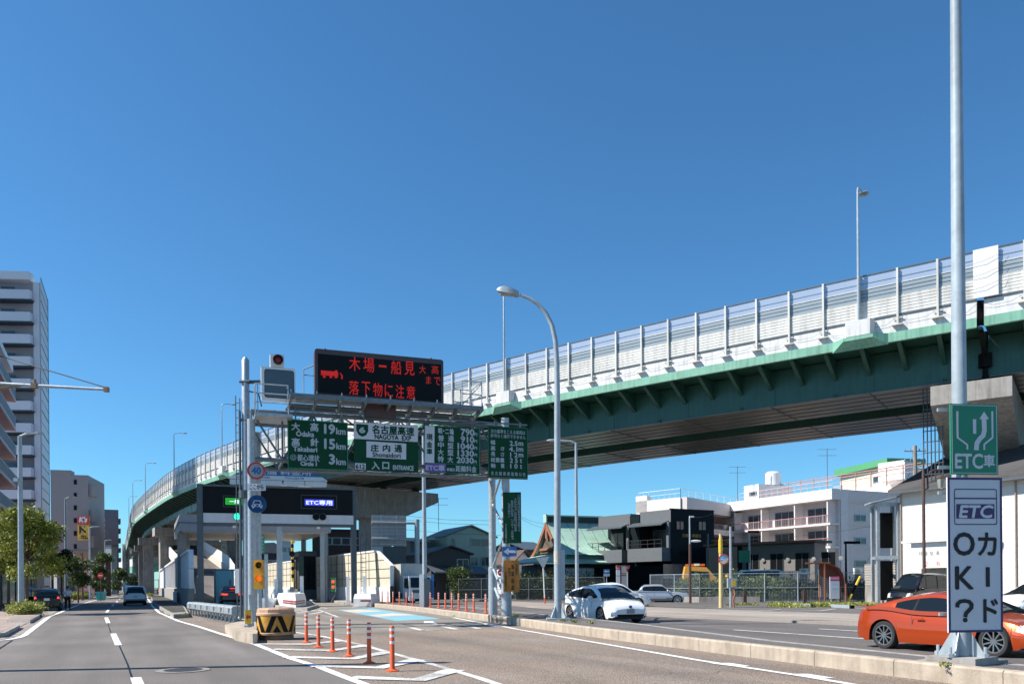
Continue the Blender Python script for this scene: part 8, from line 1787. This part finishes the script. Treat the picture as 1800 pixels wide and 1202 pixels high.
px_tree(177, 125, 963, 32, 1040, L_mid, 4500, 25, 'taller narrow green tree below the white zigzag stairs', .15, 9)
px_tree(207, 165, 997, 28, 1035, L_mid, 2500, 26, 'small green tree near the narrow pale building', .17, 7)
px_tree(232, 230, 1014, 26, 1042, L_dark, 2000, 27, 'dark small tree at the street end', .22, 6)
px_tree(245, 250, 1016, 22, 1042, L_mid, 1500, 28, 'small pale green tree at the street end under the far viaduct', .22, 6)
def bushes(name, label, spots, n, leaf, m, seed):
    o = leaves(name, [((g.x, g.y, z + r * .5), (r, r, r * .7)) for g, z, r in spots], n, leaf, m, None, seed, .2); tag(o, label, 'shrub'); return o
bushes('shrub', 'bright yellow green shrub at the foot of the left lamp pole', [(G(px, py, .16), .16, .55) for px, py in ((30, 1079), (37, 1080), (46, 1078), (55, 1079), (62, 1077), (40, 1076))], 5000, .06, L_grass, 31)
bushes('shrub', 'bright low shrub behind the person in the white shirt', [(G(px, py, .16), .16, .7) for px, py in ((131, 1052), (138, 1051), (146, 1051), (152, 1049.5))], 3000, .09, L_grass, 32)
bushes('shrub', 'low shrub strip on the far kerb island', [(G(px, py, .16), .16, .8) for px, py in ((174, 1044.5), (182, 1044), (190, 1043.5))], 2000, .12, L_grass, 33)
bushes('shrub', 'bushy shrub before the dark house behind the orange posts', [(V2(px, 74).to_3d() , z, 1.0) for px, z in ((806, 1.0), (812, 2.0), (802, 2.2), (818, 1.2), (810, .4))], 4500, .08, L_mid, 34)
bushes('shrub', 'small weed bush at the planter end beside the left noise wall', [(G(px, py, .22), .22, .35) for px, py in ((262, 1046), (266, 1047))], 800, .08, L_grass, 35)
# timber planter fence and teal bin
a = G(134, 1045, 0); t = thing('plank_fence', 'short pale timber fence behind the bright shrub', 'fence', (a.x, a.y, 0)); b = MB()
for i in range(9): b.box((a.x - .8 + i * .45, a.y + i * .25, 0), (a.x - .45 + i * .45, a.y + .08 + i * .25, 1.35))
b.build('plank', mat('old_timber', (.3, .24, .2), .8, var=.2), t); MB().bar((a.x - .8, a.y + .15, 1.0), (a.x + 3.2, a.y + 2.3, 1.0), .05, .1).build('rail', MATS['old_timber'], t)
a = V2(175, 100); t = thing('waste_bin', 'teal waste bin on the far left pavement', 'bin', (a.x, a.y, 0)); MB().add([(a.x - .4, a.y, 0), (a.x + .4, a.y, 0), (a.x + .4, a.y + .6, 0), (a.x - .4, a.y + .6, 0), (a.x - .5, a.y - .1, .95), (a.x + .5, a.y - .1, .95), (a.x + .5, a.y + .7, .95), (a.x - .5, a.y + .7, .95)], [(3, 2, 1, 0), (0, 1, 5, 4), (1, 2, 6, 5), (2, 3, 7, 6), (3, 0, 4, 7), (4, 5, 6, 7)]).build('body', mat('teal_plastic', (.02, .3, .32), .5), t); MB().box((a.x - .55, a.y - .15, .96), (a.x + .55, a.y + .75, 1.06)).build('lid', MATS['teal_plastic'], t)
s = Sign((178, 884), (245, 884), (245, 902), (178, 902), (0, 780, 3.537), lambda a, b_: 60, .04); t = thing('shop_board', 'pale board with green heading behind the black hatchback', 'board', (s.A.x, s.A.y, 0)); s.panel(M_signw, t); b = s.mb(); s.rect(b, 190, 886, 235, 891, -.005); b.build('green_strip', M_signgl, t); MB(s.M).box((.05, 0, -s.A.z), (.15, .05, 0)).box((s.w - .15, 0, -s.A.z), (s.w - .05, .05, 0)).build('leg', M_galv, t)
# round signs down the street
for px, py, Y, m, lb in ((176.5, 1011, 95, M_red, 'small round red sign before the tall narrow tree'), (218, 1012, 190, M_signb, 'tiny round blue sign far down the street')):
    a = P(px, py, Y); t = thing('round_sign', lb, 'road sign', (a.x, a.y, 0)); MM = frame(a, (1, 0)); MB(MM).lathe([(.36, 0), (0, 0)], (0, 0, 0), 'y', 20, False).build('disc', m, t); MB(MM).box((-.24, -.01, -.06), (.24, -.004, .06)).build('mark', M_signw, t); MB().cyl((a.x, a.y + .05, 0), (a.x, a.y + .05, a.z), .05, n=8).build('post', M_brown, t)
a = P(257, 1021, 190); t = thing('traffic_light', 'tiny traffic light showing green over the street end', 'traffic light', (a.x, a.y, 0)); MB().box((a.x - .9, a.y, a.z - .25), (a.x + .9, a.y + .3, a.z + .25)).build('housing', M_galv, t); MB().lathe([(.2, -.02), (0, -.03)], (a.x - .5, a.y, a.z), 'y', 14).build('green_lamp', M_tgreen, t); MB().cyl((a.x + 3, a.y, 0), (a.x + 3, a.y, a.z + .5), .1, n=8).cyl((a.x + 3, a.y, a.z + .3), (a.x - 1, a.y, a.z + .3), .06, n=6).build('post', M_galv, t)
# ================================================================ PEOPLE
def person(label, loc, rz, shirt, trousers, hair, scale=1.0, pose=0):
    t = thing('person', label, 'person', loc, rz); M = MW[t.name]
    J = {'pel': (0, 0, .93), 'ch': (0, 0, 1.22), 'up': (0, .0, 1.4), 'nk': (0, .01, 1.49), 'hd': (0, .03, 1.56), 'h2': (0, .035, 1.64), 'h3': (0, .02, 1.7)}
    E_ = [('pel', 'ch'), ('ch', 'up'), ('up', 'nk'), ('nk', 'hd'), ('hd', 'h2'), ('h2', 'h3')]; Rd = {'pel': .15, 'ch': .155, 'up': .15, 'nk': .055, 'hd': .085, 'h2': .098, 'h3': .07}
    for s_, n_ in ((1, 'l'), (-1, 'r')):
        J.update({n_ + 'sh': (s_ * .19, 0, 1.38), n_ + 'el': (s_ * .27, .02, 1.12), n_ + 'wr': (s_ * .26, .1 + .03 * s_, .9), n_ + 'hn': (s_ * .255, .13 + .03 * s_, .82), n_ + 'hp': (s_ * .1, 0, .88), n_ + 'kn': (s_ * .11, .03 + .05 * s_, .48), n_ + 'an': (s_ * .12, -.01 + .06 * s_, .09), n_ + 'to': (s_ * .13, .13 + .06 * s_, .04)})
        E_ += [('up', n_ + 'sh'), (n_ + 'sh', n_ + 'el'), (n_ + 'el', n_ + 'wr'), (n_ + 'wr', n_ + 'hn'), ('pel', n_ + 'hp'), (n_ + 'hp', n_ + 'kn'), (n_ + 'kn', n_ + 'an'), (n_ + 'an', n_ + 'to')]
        Rd.update({n_ + 'sh': .075, n_ + 'el': .048, n_ + 'wr': .032, n_ + 'hn': .04, n_ + 'hp': .1, n_ + 'kn': .065, n_ + 'an': .045, n_ + 'to': .04})
    def skin(name, keys, edges, m, grow=0.0, root='pel', cut=None):
        ks = list(keys); me = bpy.data.meshes.new(name); me.from_pydata([J[k] for k in ks], [(ks.index(a), ks.index(b)) for a, b in edges if a in ks and b in ks], [])
        o = bpy.data.objects.new(name, me); col.objects.link(o); md = o.modifiers.new('s', 'SKIN')
        for i, k in enumerate(ks): v = me.skin_vertices[0].data[i]; v.radius = (Rd[k] + grow, Rd[k] * (.72 if k in ('pel', 'ch', 'up') else 1) + grow); v.use_root = (k == root)
        o.modifiers.new('u', 'SUBSURF').levels = 2; bpy.context.view_layer.update()
        m2_ = bpy.data.meshes.new_from_object(o.evaluated_get(bpy.context.evaluated_depsgraph_get())); bpy.data.objects.remove(o); m2_.materials.clear(); m2_.materials.append(m)
        m2_.polygons.foreach_set('use_smooth', [True] * len(m2_.polygons)); q = bpy.data.objects.new(name, m2_); col.objects.link(q); q.parent = t; return q
    skin('body', J.keys(), E_, mat('skin', (.42, .25, .17), .6, var=.05))
    sh = ['pel', 'ch', 'up', 'lsh', 'rsh', 'lel', 'rel']; skin('shirt', sh, E_, shirt, .022)
    tr = ['pel', 'lhp', 'rhp', 'lkn', 'rkn', 'lan', 'ran']; skin('trousers', tr, E_, trousers, .02)
    b = MB(M)
    for s_ in (1, -1): b.ball((s_ * .125, .05 + .06 * s_, .05), (.055, .14, .05), 10)
    b.build('shoe', M_black, t, True)
    b = MB(M); b.ball((0, .0, 1.665), (.105, .115, .1), 14); b.build('hair', hair, t, True); b = MB(M)
    b.ball((0, .135, 1.6), (.015, .02, .02), 8)
    for s_ in (1, -1): b.ball((s_ * .1, .02, 1.6), (.015, .025, .035), 8)
    b.build('face_feature', mat('skin', (.42, .25, .17)), t, True)
    for s_ in (1, -1): MB(M).ball((s_ * .035, .122, 1.63), (.012, .008, .008), 8).build('eye', M_black, t, True)
    for s_ in (1, -1):
        b = MB(M); hx, hy, hz = s_ * .255, .13 + .03 * s_, .8
        for k in range(4): b.tube([(hx, hy - .025 + k * .018, hz), (hx, hy - .025 + k * .018 + .005, hz - .045), (hx - s_ * .015, hy - .02 + k * .018, hz - .07 - (.012 if k in (1, 2) else 0))], [.01, .009, .006], 6)
        b.tube([(hx, hy + .03, hz + .03), (hx - s_ * .01, hy + .055, hz - .005), (hx - s_ * .02, hy + .055, hz - .03)], [.011, .01, .007], 6); b.build('finger', mat('skin', (.42, .25, .17)), t, True)
    t.scale = (scale,) * 3; return t
M_hair = mat('dark_hair', (.015, .012, .01), .7, var=.1); M_shirt = mat('white_shirt', (.62, .64, .68), .8, var=.05); M_trs = mat('dark_trousers', (.015, .016, .022), .8, var=.1)
g = G(119, 1071.5); person('person seen from behind in white short sleeved shirt and dark trousers beside the black hatchback', (g.x, g.y, 0), R(15), M_shirt, M_trs, M_hair, .97)
g = V2(46, 56.5); person('person in pale blue shirt standing behind the left tree trunk', (g.x, g.y, .05), R(200), mat('blue_shirt', (.3, .4, .5), .8, var=.05), M_trs, M_hair, .97)
